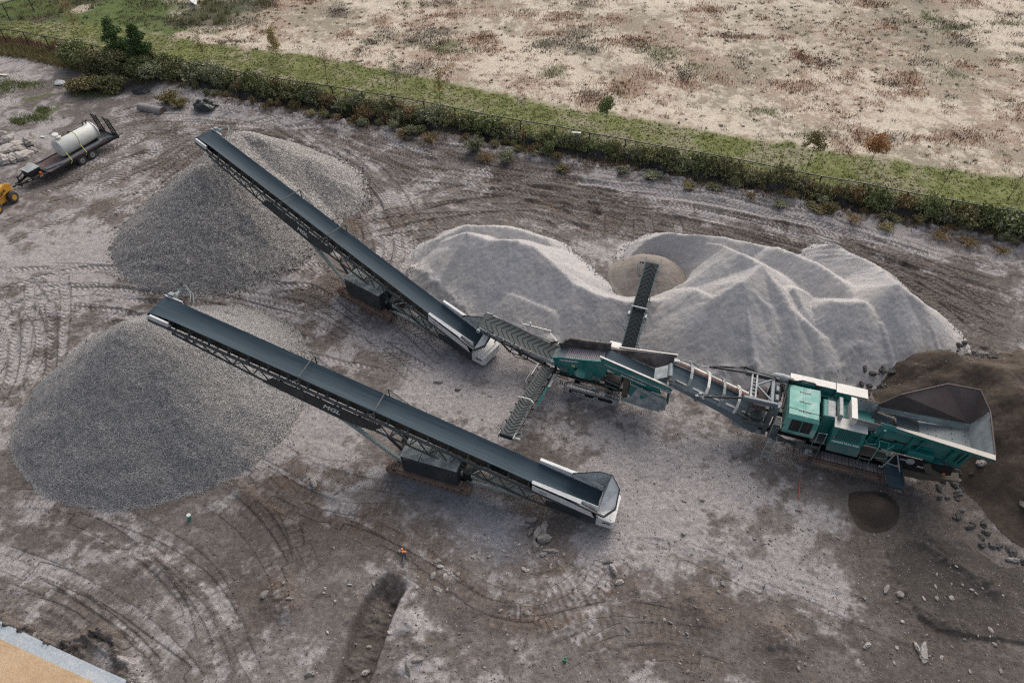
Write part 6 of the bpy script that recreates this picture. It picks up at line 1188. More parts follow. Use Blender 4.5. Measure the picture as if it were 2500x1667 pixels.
B = [  # boulders set down beside the tail of the lower conveyor
    (1297, 1272, .62, 'rock', 0.2, (1, .8, .9), 'squarish grey boulder at the top left of the boulder cluster beside the lower hopper'), (1296, 1299, .50, 'rock', 1.2, (1, .8, .8), 'small rounded boulder with brown stain in the cluster, left of the long slab'),
    (1312, 1302, 1.05, 'rock', 1.15, (1, .38, .7), 'long upright slab leaning in the boulder cluster'), (1328, 1292, .80, 'rock', 1.5, (1.1, .62, .8), 'dark oval boulder at the top right of the cluster'),
    (1326, 1315, .92, 'rock', .4, (1, .9, .9), 'biggest round grey boulder of the cluster'), (1305, 1330, .62, 'rock', 2.0, (1, .7, .7), 'wedge-shaped boulder at the foot of the cluster'), (1310, 1336, .55, 'rock', 1.1, (1, .6, .7), 'narrow stone tucked under the wedge-shaped boulder'),
    (1345, 1344, 1.0, 'rock', 0.1, (1, .36, .45), 'flat slab lying just below the boulder cluster'), (1329, 1351, .42, 'rock', .5, (1, .7, .6), 'little stone at the left end of the flat slab'), (1288, 1283, .30, 'rock', .5, (1, 1, .8), 'small stone touching the squarish boulder'),
    (1497, 1391, .72, 'rockpale', 1.9, (1, .62, .8), 'pale pitted boulder alone below the lower hopper'), (1485, 1369, .50, 'rock', .4, (1.1, .8, .8), 'brown boulder with a dark hole beside the pale pitted one'), (1512, 1422, .50, 'rockpale', .3, (1, .8, .7), 'flat pale stone a step below the pitted boulder'),
    (766, 1180, .80, 'rockpale', 1.9, (1, .62, .6), 'pinkish triangular stone standing alone left of the lower tracks'), (1072, 933, .62, 'rock', .1, (1.2, .65, .6), 'flat brown-edged stone between the two conveyors'), (1119, 950, .52, 'rock', .3, (1, .6, .7), 'grey pointed stone next to the flat brown-edged one'),
    (1379, 1022, .38, 'rockpale', .4, (1, .8, .7), 'pale stone alone on the crust below the screener tracks'), (1398, 1034, .40, 'rockpale', 1.4, (1, .8, .7), 'whitish angular stone just right of another below the screener'),
    (1797, 1113, .42, 'rock', .2, (1, .9, .8), 'grey stone, left one of three below the crusher ladder'), (1827, 1115, .38, 'rock', .8, (1, .9, .8), 'grey stone, right one of three below the crusher ladder'), (1806, 1130, .34, 'rockpale', 1.0, (1, .9, .8), 'pale greenish stone, lowest of three below the crusher ladder'),
    (1246, 1592, .0, 'rock', 0, (1, 1, 1), ''), (2238, 1582, .60, 'rockpale', 1.7, (1.1, .55, .8), 'pale boulder, left half of the split pair near the bottom edge'), (2254, 1592, .72, 'rockpale', 1.2, (1.3, .6, .8), 'pale boulder, right half of the split pair near the bottom edge'), (2116, 1576, .42, 'rockpale', .5, (1.1, .8, .7), 'white stone alone left of the split boulder pair'),
    (2165, 1437, .48, 'rock', .9, (1.3, .6, .6), 'thin grey slab on the rim of the dark low pad'), (2197, 1450, .42, 'rock', .3, (1, .9, .7), 'round brown stone on the rim of the dark low pad'), (2376, 1156, .62, 'rock', .3, (1.1, .8, .7), 'pale boulder on the dark mound side right of the hopper'),
    (2452, 1125, .60, 'rock', 2.4, (1.4, .6, .7), 'long grey boulder on the dark mound under the hopper tip'), (2340, 1174, .52, 'rock', .3, (1, .8, .7), 'grey boulder at the foot of the dark mound'), (2475, 1367, .60, 'rockpale', 2.9, (1.3, .7, .6), 'white flat boulder near the right edge below the mound'), (2425, 916, .40, 'rockpale', .2, (1, .8, .8), 'white boulder on the crest edge of the dark mound'),
    (2480, 1255, .66, 'rock', 1.9, (1.3, .6, .7), 'tall grey boulder in the mound face at the right edge'), (1250 - 940 + 575, 1550 - 10, .0, 'rock', 0, (1, 1, 1), ''), (648, 1450, .42, 'rockpale', .6, (1, .9, .8), 'pale stone left of the brown earth ridge'), (706, 1461, .34, 'rock', .1, (1.1, .7, .7), 'flat pale stone right of the brown earth ridge'),
    (892, 1642, .50, 'rockpale', .6, (1, .8, .7), 'pale block in the mouth of the trench at the bottom edge'), (757, 1645, .50, 'rockpale', .2, (1, .8, .7), 'white block left of the trench at the bottom edge'), (996, 1632, .60, 'rock', 1.9, (1.2, .4, .6), 'thin standing slab right of the trench mouth'), (1020, 1610, .48, 'rock', .2, (1.2, .6, .6), 'flat grey slab above the thin standing one')]
for u, v, s_, k, rz, sc, lb in B:
    if s_ > 0: rock(u, v, s_ * .80, k, 'boulder', lb, 'boulder', None, rz, sc)
# limestone heap at the left edge
r_ = random.Random(4); LB = [(14, 372, 1.5, 'low'), (48, 358, 1.3, 'tall tan-topped'), (70, 350, 1.2, 'flat grey'), (22, 345, 1.1, 'small upper'), (60, 385, 1.4, 'big lower'), (35, 392, 1.2, 'squat lower'), (8, 395, 1.3, 'blocky'), (84, 372, .9, 'narrow'), (45, 372, 1.3, 'domed middle'), (-8, 352, 1.2, 'pale outer'), (5, 330, .8, 'small tan'), (78, 336, .8, 'small grey')]
for i, (u, v, s_, ad) in enumerate(LB): rock(u, v, s_, 'rocklime', 'boulder', ad + ' limestone block of the rubble heap at the left edge by the loader', 'boulder', None, r_.uniform(0, 3), (1, .8, .85), r_)
# small scattered stones: individuals that nothing tells apart
def scatter(n, px0, px1, k, smin, smax, label, group, seed, keepout=None, name='stone', poly=None):
    r = random.Random(seed); c = 0; tries = 0
    while c < n and tries < n * 20:
        tries += 1
        if poly: a = r.choice(poly); u, v = r.gauss(a[0], a[2]), r.gauss(a[1], a[3])
        else: u, v = r.uniform(px0[0], px1[0]), r.uniform(px0[1], px1[1])
        if v > 1640: continue
        p = onground(u, v)
        if hz(p.x, p.y) > gz(p.x, p.y) + .15 and not keepout: continue
        s_ = smin * (smax / smin) ** (r.random() ** 1.8); rock(u, v, s_, k, name, label, 'stone', group, None, (r.uniform(.9, 1.3), r.uniform(.7, 1), r.uniform(.6, .9)), r, p); c += 1
scatter(70, (1200, 1240), (2150, 1660), 'rock', .10, .24, 'small grey stone lying loose on the brown dirt below the machines', 'loose stones on the lower yard', 21)
scatter(40, (760, 1330), (1560, 1640), 'rockpale', .10, .22, 'small pale stone lying loose beside the trench and the turning tracks', 'pale stones near the trench', 22)
scatter(34, (0, 0), (0, 0), 'rockpale', .12, .28, 'pale broken stone in the loose strew around the boulder cluster', 'stones around the boulder cluster', 23, poly=[(1330, 1380, 60, 30), (1270, 1350, 40, 20), (1080, 1400, 40, 30), (1040, 1440, 30, 30)])
scatter(30, (2180, 1380), (2500, 1640), 'rockpale', .10, .24, 'pale chip lying on the dark low pad', 'chips on the dark pad', 24)
scatter(30, (1640, 1150), (2280, 1330), 'rock', .10, .26, 'small grey stone scattered below the crusher tracks', 'stones below the crusher', 25)
scatter(26, (620, 560), (1200, 1050), 'rock', .10, .24, 'small stone lying on the rutted ground between the two conveyors', 'stones between the conveyors', 26)
scatter(22, (0, 0), (0, 0), 'rock', .15, .40, 'grey lump of spoil at the foot of the coarse gravel heap', 'lumps beside the coarse gravel', 27, poly=[(345, 470, 30, 25), (390, 430, 20, 15), (300, 520, 20, 20)])
scatter(24, (30, 1230), (740, 1600), 'rock', .08, .18, 'little stone among the wheel tracks in the lower left yard', 'stones in the lower left yard', 28)
# rubble collar of the dark mound
r_ = random.Random(9); ring = catmull(wpts([(2100, 985), (2115, 940), (2160, 885), (2240, 858), (2330, 862), (2420, 905), (2490, 950)]), .2); ring2 = catmull(wpts([(2300, 1105), (2320, 1160), (2335, 1230), (2370, 1290), (2440, 1340), (2500, 1375)]), .2)
for RG, n, lb, gp in ((ring, 90, 'dark rubble lump in the collar along the top of the brown mound', 'rubble above the mound'), (ring2, 60, 'dark rubble lump in the line along the foot of the brown mound', 'rubble at the mound foot')):
    for i in range(n):
        q = RG[r_.randrange(len(RG))] + np.array([r_.gauss(0, .38), r_.gauss(0, .38)]); s_ = r_.uniform(.12, .42) * (1.35 if r_.random() < .15 else 1)
        if hz(q[0], q[1]) > gz(q[0], q[1]) + .7: continue
        rock(0, 0, s_, 'rockdark', 'rubble', lb, 'rubble', gp, None, (1, .85, .8), r_, Vector((q[0], q[1], 0)))
# pebbles: one uncountable layer
def tetra_stuff(name, n, centres, size, mat, label):
    T0 = np.array([[1, 0, -.4], [-.5, .87, -.4], [-.5, -.87, -.4], [.1, .1, .75]], np.float32); F0 = np.array([[0, 2, 1], [0, 1, 3], [1, 2, 3], [2, 0, 3]])
    a = rng.random(n) * 6.28; V = np.repeat(T0[None], n, 0) + rng.normal(0, .25, (n, 4, 3)); c, s_ = np.cos(a), np.sin(a)
    Vx = V[..., 0] * c[:, None] - V[..., 1] * s_[:, None]; Vy = V[..., 0] * s_[:, None] + V[..., 1] * c[:, None]; V = np.stack([Vx, Vy, V[..., 2] * .8], -1) * size[:, None, None] + centres[:, None, :]
    return tag(mesh_np(name, V.reshape(-1, 3), (F0[None] + np.arange(n)[:, None, None] * 4).reshape(-1, 3), mat), label, 'pebbles', None, 'stuff')
n = 17000; yy = 9 + (rng.random(n) ** 1.5) * 32; xx = (rng.random(n) - .5) * 2 * (yy * .45 + 21); ps = 0.018 + 0.05 * rng.random(n) ** 3
ok = np.array([hz(a, b) < gz(a, b) + .02 for a, b in zip(xx, yy)]); xx, yy, ps = xx[ok], yy[ok], ps[ok]
tetra_stuff('pebbles', len(xx), np.stack([xx, yy, gzv(xx, yy) + ps * .2], -1), ps, M['pebble'], 'fine loose pebbles strewn over the whole yard')

# stones that rolled off the heaps and lie round their feet
for hi, (cnt_, m_, lb_, s0, s1) in enumerate(((3200, M['pebble'], 'loose stones rolled out round the foot of the near gravel cone', .025, .06), (3200, M['pebble'], 'loose stones rolled out round the foot of the far gravel heap', .035, .10), (3600, M['rock'], 'small stones and crumbs at the foot of the grey fines heap', .02, .09))):
    a_, b_, h_ = HEAPS[hi]; Xg, Yg = np.meshgrid(a_, b_); up_ = h_ - gzv(Xg, Yg); sel = np.argwhere((h_ > -8) & (up_ < .10)); sel = sel if hi < 2 else sel[np.hypot(a_[sel[:, 1]] - cx_, b_[sel[:, 0]] - cy_) > 2.9]; q_ = sel[rng.integers(0, len(sel), cnt_)]; px_ = a_[q_[:, 1]] + rng.normal(0, .30, cnt_); py_ = b_[q_[:, 0]] + rng.normal(0, .30, cnt_)
    zz = np.array([hz(p, q) for p, q in zip(px_, py_)]); ps = s0 + (s1 - s0) * rng.random(cnt_) ** 2.5; tetra_stuff('pebbles', cnt_, np.stack([px_, py_, zz + ps * .2], -1), ps, m_, lb_)

# ================================================================ small things on the ground
p = onground(463, 1267); t = thing('pipe_stub', 'short green pipe with white cap standing in the dark soil near the gravel cone', 'pipe', p); mb = MB(); mb.tube([(0, 0, -.1), (.05, .02, .30)], .09, 14); mb.build('pipe', paint('green_plastic', (.02, .30, .16), .4, 0, .1), t); mb = MB(); mb.tube([(.05, .02, .30), (.058, .024, .37)], .10, 14); mb.build('cap', M['white'], t)
p = onground(1378, 1612); t = thing('pipe_stub', 'open green pipe end in the brown dirt at the bottom edge', 'pipe', p); mb = MB(); mb.tube([(0, 0, -.1), (.02, -.0, .22)], .085, 14); mb.build('pipe', bpy.data.materials['green_plastic'], t); mb = MB(); mb.tube([(.02, 0, .221), (.02, 0, .226)], .065, 14); mb.build('bore', M['black'], t)
for u, v, h, lb in ((984, 1360, .45, 'orange-capped conduit, taller of the pair at the head of the trench'), (989, 1358, .35, 'orange-capped conduit, shorter of the pair at the head of the trench'), (981, 1349, .25, 'single small orange-capped conduit just above the pair by the trench')):
    p = onground(u, v); t = thing('conduit', lb, 'conduit', p); mb = MB(); mb.tube([(0, 0, -.2), (.04, .03, h)], .045, 10); mb.build('pipe', M['greymach'], t); mb = MB(); mb.tube([(.04, .03, h), (.045, .035, h + .08)], .055, 10); mb.build('cap', M['orange'], t)
p = onground(985, 1380); mb = MB(); mb.tube([(p.x, p.y + .35, p.z + .25), (p.x + .02, p.y, p.z + .12), (p.x - .05, p.y - .3, p.z - .1)], .04, 8); tag(mb.build('loose_cable', M['greymach']), 'grey cable drooping from the conduits into the trench', 'cable')
a, b = onground(1952, 1178), onground(1949, 1216); mb = MB(); mb.bar(a + Vector((0, 0, .04)), b + Vector((0, 0, .04)), .05, .04); tag(mb.build('marking_stake', paint('red_paint', (.42, .06, .04), .6, 0, .1)), 'thin red stake lying on the grey ground below the crusher', 'stake')
# half buried steel pipe, crumpled black tarp, white sack, board
p = onground(371, 270); t = thing('steel_pipe', 'dusty grey steel pipe section half buried by the fence corner', 'pipe', p, R(-20)); mb = MB(); mb.tube([(-1.3, 0, .08), (1.3, 0, .08)], .42, 24); mb.build('shell', M['trackgrey'], t, smooth=True); mb = MB(); mb.tube([(1.29, 0, .08), (1.34, 0, .08)], .43, 24); mb.build('end_ring', M['rust'], t)
def tarp(u, v, rx, ry, h, lb, seed, m):
    p = onground(u, v); n = 34; r = np.random.default_rng(seed); gx, gy = np.meshgrid(np.linspace(-1, 1, n), np.linspace(-1, 1, n)); rr = np.hypot(gx, gy)
    z = h * np.clip(1.05 - rr, 0, 1) ** .5 * (.35 + 1.1 * fbm(gx * rx, gy * ry, 2.2, 3, seed)) + r.normal(0, .03, gx.shape) * (rr < 1); keep = rr < 1.0
    V = np.stack([p.x + gx * rx * (1 + .15 * np.sin(5 * gy)), p.y + gy * ry, p.z + z - .02], -1).reshape(-1, 3); J, I = np.meshgrid(np.arange(n - 1), np.arange(n - 1), indexing='ij'); q = (J * n + I).ravel(); ok = (keep[:-1, :-1] & keep[1:, 1:]).ravel(); Q = np.stack([q, q + 1, q + 1 + n, q + n], 1)[ok]
    return tag(mesh_np('tarp', V, Q, m), lb, 'tarp')
M['tarp'] = paint('black_sheeting', (.016, .022, .024), .35, 0, .12)
tarp(502, 264, 1.15, .95, .85, 'crumpled heap of black sheeting on the pale ground in front of the silt fence', 5, M['tarp']); tarp(344, 226, .85, .5, .4, 'small dark green-black sheet beside the big bushes', 6, M['tarp'])
tarp(147, 206, .55, .45, .5, 'torn white sack at the edge of the bushes', 7, M['white'])
p = onground(8, 185); mb = MB(); mb.bar((p.x - 1, p.y + .1, p.z + .1), (p.x + .5, p.y - .1, p.z + .12), .25, .05); tag(mb.build('board', M['cream']), 'pale board lying in weeds near the left edge', 'board')
p = onground(105, 336); mb = MB(); mb.bar((p.x - .2, p.y + .02, p.z + .08), (p.x + .2, p.y - .05, p.z + .08), .16, .05); tag(mb.build('board', M['white']), 'short white board on the ground behind the tank', 'board')
p = onground(1406, 337); mb = MB(); mb.bar((p.x - .45, p.y + .06, p.z + .5), (p.x + .4, p.y - .06, p.z + .5), .22, .06); mb.bar((p.x - .1, p.y, p.z), (p.x - .1, p.y, p.z + .5), .06); tag(mb.build('board', M['white']), 'white board scrap showing in the shrubs by the mesh fence', 'board')

# ================================================================ fences
def mesh_wire_mat():
    m, n, b = new_mat('chain_link_wire'); m.blend_method = 'HASHED' if hasattr(m, 'blend_method') else None; tc = N(n, 'ShaderNodeTexCoord'); uv = N(n, 'ShaderNodeAttribute', attribute_name='Uv')
    sp = N(n, 'ShaderNodeSeparateXYZ'); n.links.new(uv.outputs['Vector'], sp.inputs[0]); outs = []
    for op in ('ADD', 'SUBTRACT'):
        a = N(n, 'ShaderNodeMath', operation=op); n.links.new(sp.outputs[0], a.inputs[0]); n.links.new(sp.outputs[1], a.inputs[1]); q = N(n, 'ShaderNodeMath', operation='MULTIPLY', i1=13.0); n.links.new(a.outputs[0], q.inputs[0])
        f = N(n, 'ShaderNodeMath', operation='FRACT'); n.links.new(q.outputs[0], f.inputs[0]); l = N(n, 'ShaderNodeMath', operation='LESS_THAN', i1=.09); n.links.new(f.outputs[0], l.inputs[0]); outs.append(l.outputs[0])
    mx = N(n, 'ShaderNodeMath', operation='MAXIMUM'); n.links.new(outs[0], mx.inputs[0]); n.links.new(outs[1], mx.inputs[1]); n.links.new(mx.outputs[0], b.inputs['Alpha']); b.inputs['Base Color'].default_value = (.02, .022, .024, 1); b.inputs['Roughness'].default_value = .5
    return m
M['wire'] = mesh_wire_mat(); M['rail'] = paint('black_vinyl_rail', (.018, .02, .022), .45, 0, .1); M['silt'] = paint('black_silt_fabric', (.012, .014, .018), .6, 0, .22, (.10, .095, .09), 1.5); M['stakewood'] = paint('grey_timber_stake', (.24, .22, .20), .8, 0, .2)
def mesh_fence(P, h, label, step=3.05):
    L = np.concatenate([[0], np.cumsum(np.linalg.norm(np.diff(P, axis=0), axis=1))]); n = int(L[-1] / step); S = np.arange(n + 1) * step; Q = np.stack([np.interp(S, L, P[:, 0]), np.interp(S, L, P[:, 1])], 1); W_ = [Vector((a, b, gz(a, b))) for a, b in Q]
    root = thing('chain_link_fence', label, 'fence', W_[0]); o = W_[0]; lo = [p - o for p in W_]; c = 0
    for p in lo:
        if c < 100: mb = MB(); mb.tube([p - Vector((0, 0, .1)), p + Vector((0, 0, h + .03))], .05, 8); mb.build('post', M['rail'], root)
        c += 1
    mb = MB(); mb.tube([p + Vector((0, 0, h)) for p in lo], .042, 6); mb.build('top_rail', M['rail'], root)
    V = []; UVs = []; Fq = []
    for i, p in enumerate(lo): V += [tuple(p + Vector((0, 0, .03))), tuple(p + Vector((0, 0, h)))]; UVs += [(S[i], 0, 0), (S[i], h, 0)]
    for i in range(len(lo) - 1): Fq.append((2 * i, 2 * i + 2, 2 * i + 3, 2 * i + 1))
    mesh_np('wire_mesh', V, Fq, M['wire'], root, False, [('Uv', 'FLOAT_VECTOR', UVs)])
mesh_fence(FW_, 1.83, 'long black chain link fence running along the mown grass strip behind the shrubs')
def atz(u, v, z): p = at(u, v, z); return (p.x, p.y)
mesh_fence(catmull([atz(-60, 32, 1.83), atz(12, 8, 1.83), atz(75, -14, 1.83), atz(180, -45, 1.83)], 3.0), 1.83, 'far black chain link fence crossing the green slope in the corner above the long one')
# silt fence
L = np.concatenate([[0], np.cumsum(np.linalg.norm(np.diff(SW_, axis=0), axis=1))]); r_ = random.Random(3); root = thing('silt_fence', 'sagging black silt fence with grey timber stakes at the foot of the shrubs', 'silt fence', (SW_[0][0], SW_[0][1], 0)); o_ = Vector((SW_[0][0], SW_[0][1], 0))
S = np.arange(0, L[-1], .4); xq, yq = np.interp(S, L, SW_[:, 0]), np.interp(S, L, SW_[:, 1]); V = []; Fq = []; k = 5
for i, s_ in enumerate(S):
    g_ = gz(xq[i], yq[i]); lean = .25 * math.sin(s_ * .9) + .2 * math.sin(s_ * 2.3) - .35; h_ = .66 + .18 * math.sin(s_ * 1.3) + r_.uniform(-.05, .05)
    for j in range(k): t_ = j / (k - 1); V.append((xq[i] - o_.x + r_.uniform(-.03, .03), yq[i] - o_.y - .55 * (1 - t_) ** 2 + lean * t_ * .7 + .06 * math.sin(9 * t_ + s_ * 3), g_ + h_ * t_ ** .8 + .01))
for i in range(len(S) - 1):
    for j in range(k - 1): a = i * k + j; Fq.append((a, a + k, a + k + 1, a + 1))
mesh_np('fabric', V, Fq, M['silt'], root, False)
for i in range(3, len(S), 7):
    mb = MB(); x, y = xq[i] - o_.x, yq[i] - o_.y; g_ = gz(xq[i], yq[i]); mb.bar((x, y - .1, g_ - .1), (x + r_.uniform(-.1, .1), y - .1 + r_.uniform(-.1, .1), g_ + 1.0), .045); mb.build('stake', M['stakewood'], root)

# ================================================================ planting
def leaf_mat(name, c0, c1, rnd=True):
    m, n, b = new_mat(name); at_ = N(n, 'ShaderNodeAttribute', attribute_name='Lv'); oi = N(n, 'ShaderNodeObjectInfo'); c = mixc(n, at_.outputs['Fac'], c0, c1)
    c = mixc(n, 1.0, c, ramp(n, oi.outputs['Random'], (0, .75), (1, 1.25)), 'MULTIPLY'); n.links.new(c, b.inputs['Base Color']); b.inputs['Roughness'].default_value = .75; b.inputs['Specular IOR Level'].default_value = .2; b.inputs['Transmission Weight'].default_value = 0.0
    return m
LM = {'olive': leaf_mat('olive_leaves', (.125, .128, .058), (.27, .262, .135)), 'green': leaf_mat('green_leaves', (.105, .128, .052), (.225, .255, .115)), 'greygreen': leaf_mat('grey_green_leaves', (.15, .16, .095), (.30, .31, .20)), 'tan': leaf_mat('dry_tan_leaves', (.14, .10, .05), (.33, .24, .13)),
      'pine': leaf_mat('pine_needles', (.06, .105, .035), (.15, .24, .09)), 'orange': leaf_mat('rust_orange_leaves', (.30, .15, .065), (.50, .28, .13)), 'brown': leaf_mat('olive_brown_leaves', (.15, .13, .06), (.28, .24, .12)), 'pinkgrass': leaf_mat('pinkish_grass', (.17, .10, .075), (.32, .20, .15)), 'bark': paint('grey_bark', (.16, .13, .11), .9, 0, .1), 'lime': leaf_mat('bright_vine_leaves', (.08, .14, .02), (.17, .27, .05)), 'yellowing': leaf_mat('yellowing_leaves', (.24, .19, .07), (.42, .34, .15))}
def leaves(P, size, D=None, asp=2.2, seed=0):
    """P: n x 3 centres, quads of given size; returns V, F, Lv"""
    r = np.random.default_rng(seed); n = len(P); a = r.normal(0, 1, (n, 3)); 
    if D is not None: a = D + .55 * a
    a /= np.linalg.norm(a, axis=1)[:, None]; b = np.cross(a, r.normal(0, 1, (n, 3))); b /= np.linalg.norm(b, axis=1)[:, None]; s_ = (size * (.6 + .8 * r.random(n)))[:, None]
    A_ = a * s_ * asp / 2; B_ = b * s_ / 2; V = np.stack([P - A_, P + B_, P + A_, P - B_], 1).reshape(-1, 3); Fq = (np.arange(n)[:, None] * 4 + np.arange(4)); Lv = np.repeat(r.random(n), 4)
    return V, Fq, Lv
def leafmesh(name, P, size, mat, D=None, asp=2.2, seed=0):
    V, Fq, Lv = leaves(P, size, D, asp, seed); o = mesh_np(name, V, Fq, mat, None, False, [('Lv', 'FLOAT', Lv)]); me = o.data; bpy.data.objects.remove(o); return me
def shrub_proto(kind, seed):
    r = np.random.default_rng(seed); P = []; D = []
    stems = 58 if kind != 'grass' else 90
    for i in range(stems):
        a = r.random() * 6.28; sp = r.random() ** .6 * (.75 if kind != 'tall' else .5); h = (1.0 - .45 * sp) * r.uniform(.65, 1.05); k = 52 if kind != 'grass' else 22
        t = np.linspace(.18 if kind != 'grass' else .02, 1, k); x = math.cos(a) * sp * t ** 1.3; y = math.sin(a) * sp * t ** 1.3; z = h * t - (.25 * sp * t ** 3 if kind == 'grass' else 0)
        j = .055 * (1.4 - t) + .02; p = np.stack([x, y, z], 1) + r.normal(0, 1, (k, 3)) * (j[:, None] if kind != 'grass' else .012); P.append(p); d = np.gradient(p, axis=0); d /= np.linalg.norm(d, axis=1)[:, None] + 1e-9; D.append(d if kind == 'grass' else d * .5 + np.array([math.cos(a) * .5, math.sin(a) * .5, .2]))
    return np.concatenate(P), np.concatenate(D)
SP = {}
for kind in ('round', 'tall', 'grass'):
    for s_ in range(3): SP[kind, s_] = shrub_proto(kind, s_ + 5)
SM = {}
def shrub_mesh(kind, s_, mat):
    k = (kind, s_, mat)
    if k not in SM: P, D = SP[kind, s_]; SM[k] = leafmesh('shrub', P, .048 if kind != 'grass' else .022, LM[mat], D, 2.2 if kind != 'grass' else 7, s_)
    return SM[k]
def shrub(x, y, h, w_, kind='round', mat='olive', label='', group=None, r=random, cat='shrub', name='shrub'):
    o = bpy.data.objects.new(name, shrub_mesh(kind, r.randrange(3), mat)); COL.objects.link(o); o.location = (x, y, gz(x, y) - .03); o.scale = (w_, w_, h); o.rotation_euler[2] = r.uniform(0, 6.28); return tag(o, label, cat, group)
r_ = random.Random(12); xs0, xs1 = at(335, 160).x, at(2560, 600).x
def syx(x): return float(yline(SW_, np.array([x]))[0])
def fyx(x): return float(yline(FW_, np.array([x]))[0])
GT = {'olive': 'olive feathery shrub in the overgrown strip between silt fence and mesh fence', 'green': 'greener leafy shrub in the overgrown strip between silt fence and mesh fence', 'greygreen': 'grey-green dusty shrub in the overgrown strip between silt fence and mesh fence', 'tan': 'dry tan weed clump in the overgrown strip between silt fence and mesh fence'}
cnt = 0
for i in range(255):
    x = xs0 + (xs1 - xs0) * (i + r_.random()) / 255; a, b = syx(x), fyx(x); tt = r_.random() ** .9; y = a + .7 + (b - a - 1.2) * tt; px = x / (xs1)
    m_ = r_.choices(['olive', 'green', 'greygreen', 'tan'], [5, 2.5, 3, 1.4 + 2.4 * max(0, px)])[0]; h = r_.choice([r_.uniform(.7, 1.3), r_.uniform(1.2, 1.8), r_.uniform(1.6, 2.5)]) * (1.1 if x < -20 else .95) * (.8 if m_ == 'tan' else 1); shrub(x, y, h, h * r_.uniform(.6, 1.05), 'tall' if m_ == 'tan' else r_.choice(['round', 'round', 'tall']), m_, GT[m_], 'shrubs in the overgrown strip: ' + m_, r_); cnt += 1
# dry clumps on the yard side of the silt fence
for (u, v, h, w_, m_, k, lb) in [(895, 300, 1.9, 1.7, 'tan', 'grass', 'tall tan ornamental-looking grass clump bursting over the silt fence'), (945, 312, 1.5, 1.5, 'tan', 'grass', 'second tan grass clump, right beside the tallest one'), (1050, 352, .9, 1.6, 'tan', 'grass', 'flattened tan grass clump in front of the silt fence'), (985, 340, .7, 1.3, 'tan', 'grass', 'low sprawling dry grass clump in front of the silt fence'),
        (1160, 375, 1.2, 1.4, 'greygreen', 'round', 'grey-green bush growing on the yard side of the silt fence'), (1185, 395, 1.0, 1.3, 'tan', 'grass', 'brownish dry clump just below the grey-green bush'), (1235, 395, 1.1, 1.1, 'greygreen', 'round', 'dusty pale green bush beside the dry brownish clump'), (1340, 385, 1.2, 1.1, 'green', 'tall', 'leafy green bush poking out in front of the silt fence near the middle'), (1375, 415, .5, 1.0, 'brown', 'round', 'flat brown weed patch below the leafy green bush'),
        (415, 250, 1.3, 1.6, 'brown', 'round', 'round brownish bush standing alone in front of the strip'), (440, 262, 1.0, 1.2, 'brown', 'round', 'smaller brownish bush touching the lone round one')]:
    p = at(u, v); shrub(p.x, p.y, h, w_, k, m_, lb, None, r_)
for (u, v, h, w_, m_) in [(1520, 425, .45, .9, 'greygreen'), (1590, 440, .4, 1.1, 'greygreen'), (1680, 462, .4, 1.0, 'brown'), (1740, 468, .35, 1.0, 'greygreen'), (1830, 488, .4, .9, 'tan'), (1900, 505, .45, 1.0, 'greygreen'), (1990, 525, .4, 1.0, 'brown'), (2080, 545, .4, 1.2, 'tan'), (2160, 560, .4, 1.0, 'brown'), (2290, 585, .5, 1.2, 'tan'), (2360, 600, .5, 1.2, 'tan'), (2440, 620, .45, 1.1, 'tan')]:
    p = at(u, v); shrub(p.x, p.y, h, w_, 'grass' if m_ == 'tan' else 'round', m_, 'low dusty weed clump spilling onto the yard below the silt fence', 'low weeds below the silt fence', r_)
for i in range(75):
    x = xs0 + 6 + (xs1 - xs0 - 6) * r_.random(); y = syx(x) - r_.uniform(.2, 1.3); m_ = r_.choice(['greygreen', 'brown', 'tan', 'olive']); shrub(x, y, r_.uniform(.3, .95), r_.uniform(.4, .95), 'grass' if m_ == 'tan' else 'round', m_, 'ragged small weed bush crowding the yard side of the black silt fence', 'weed bushes along the silt fence', r_)
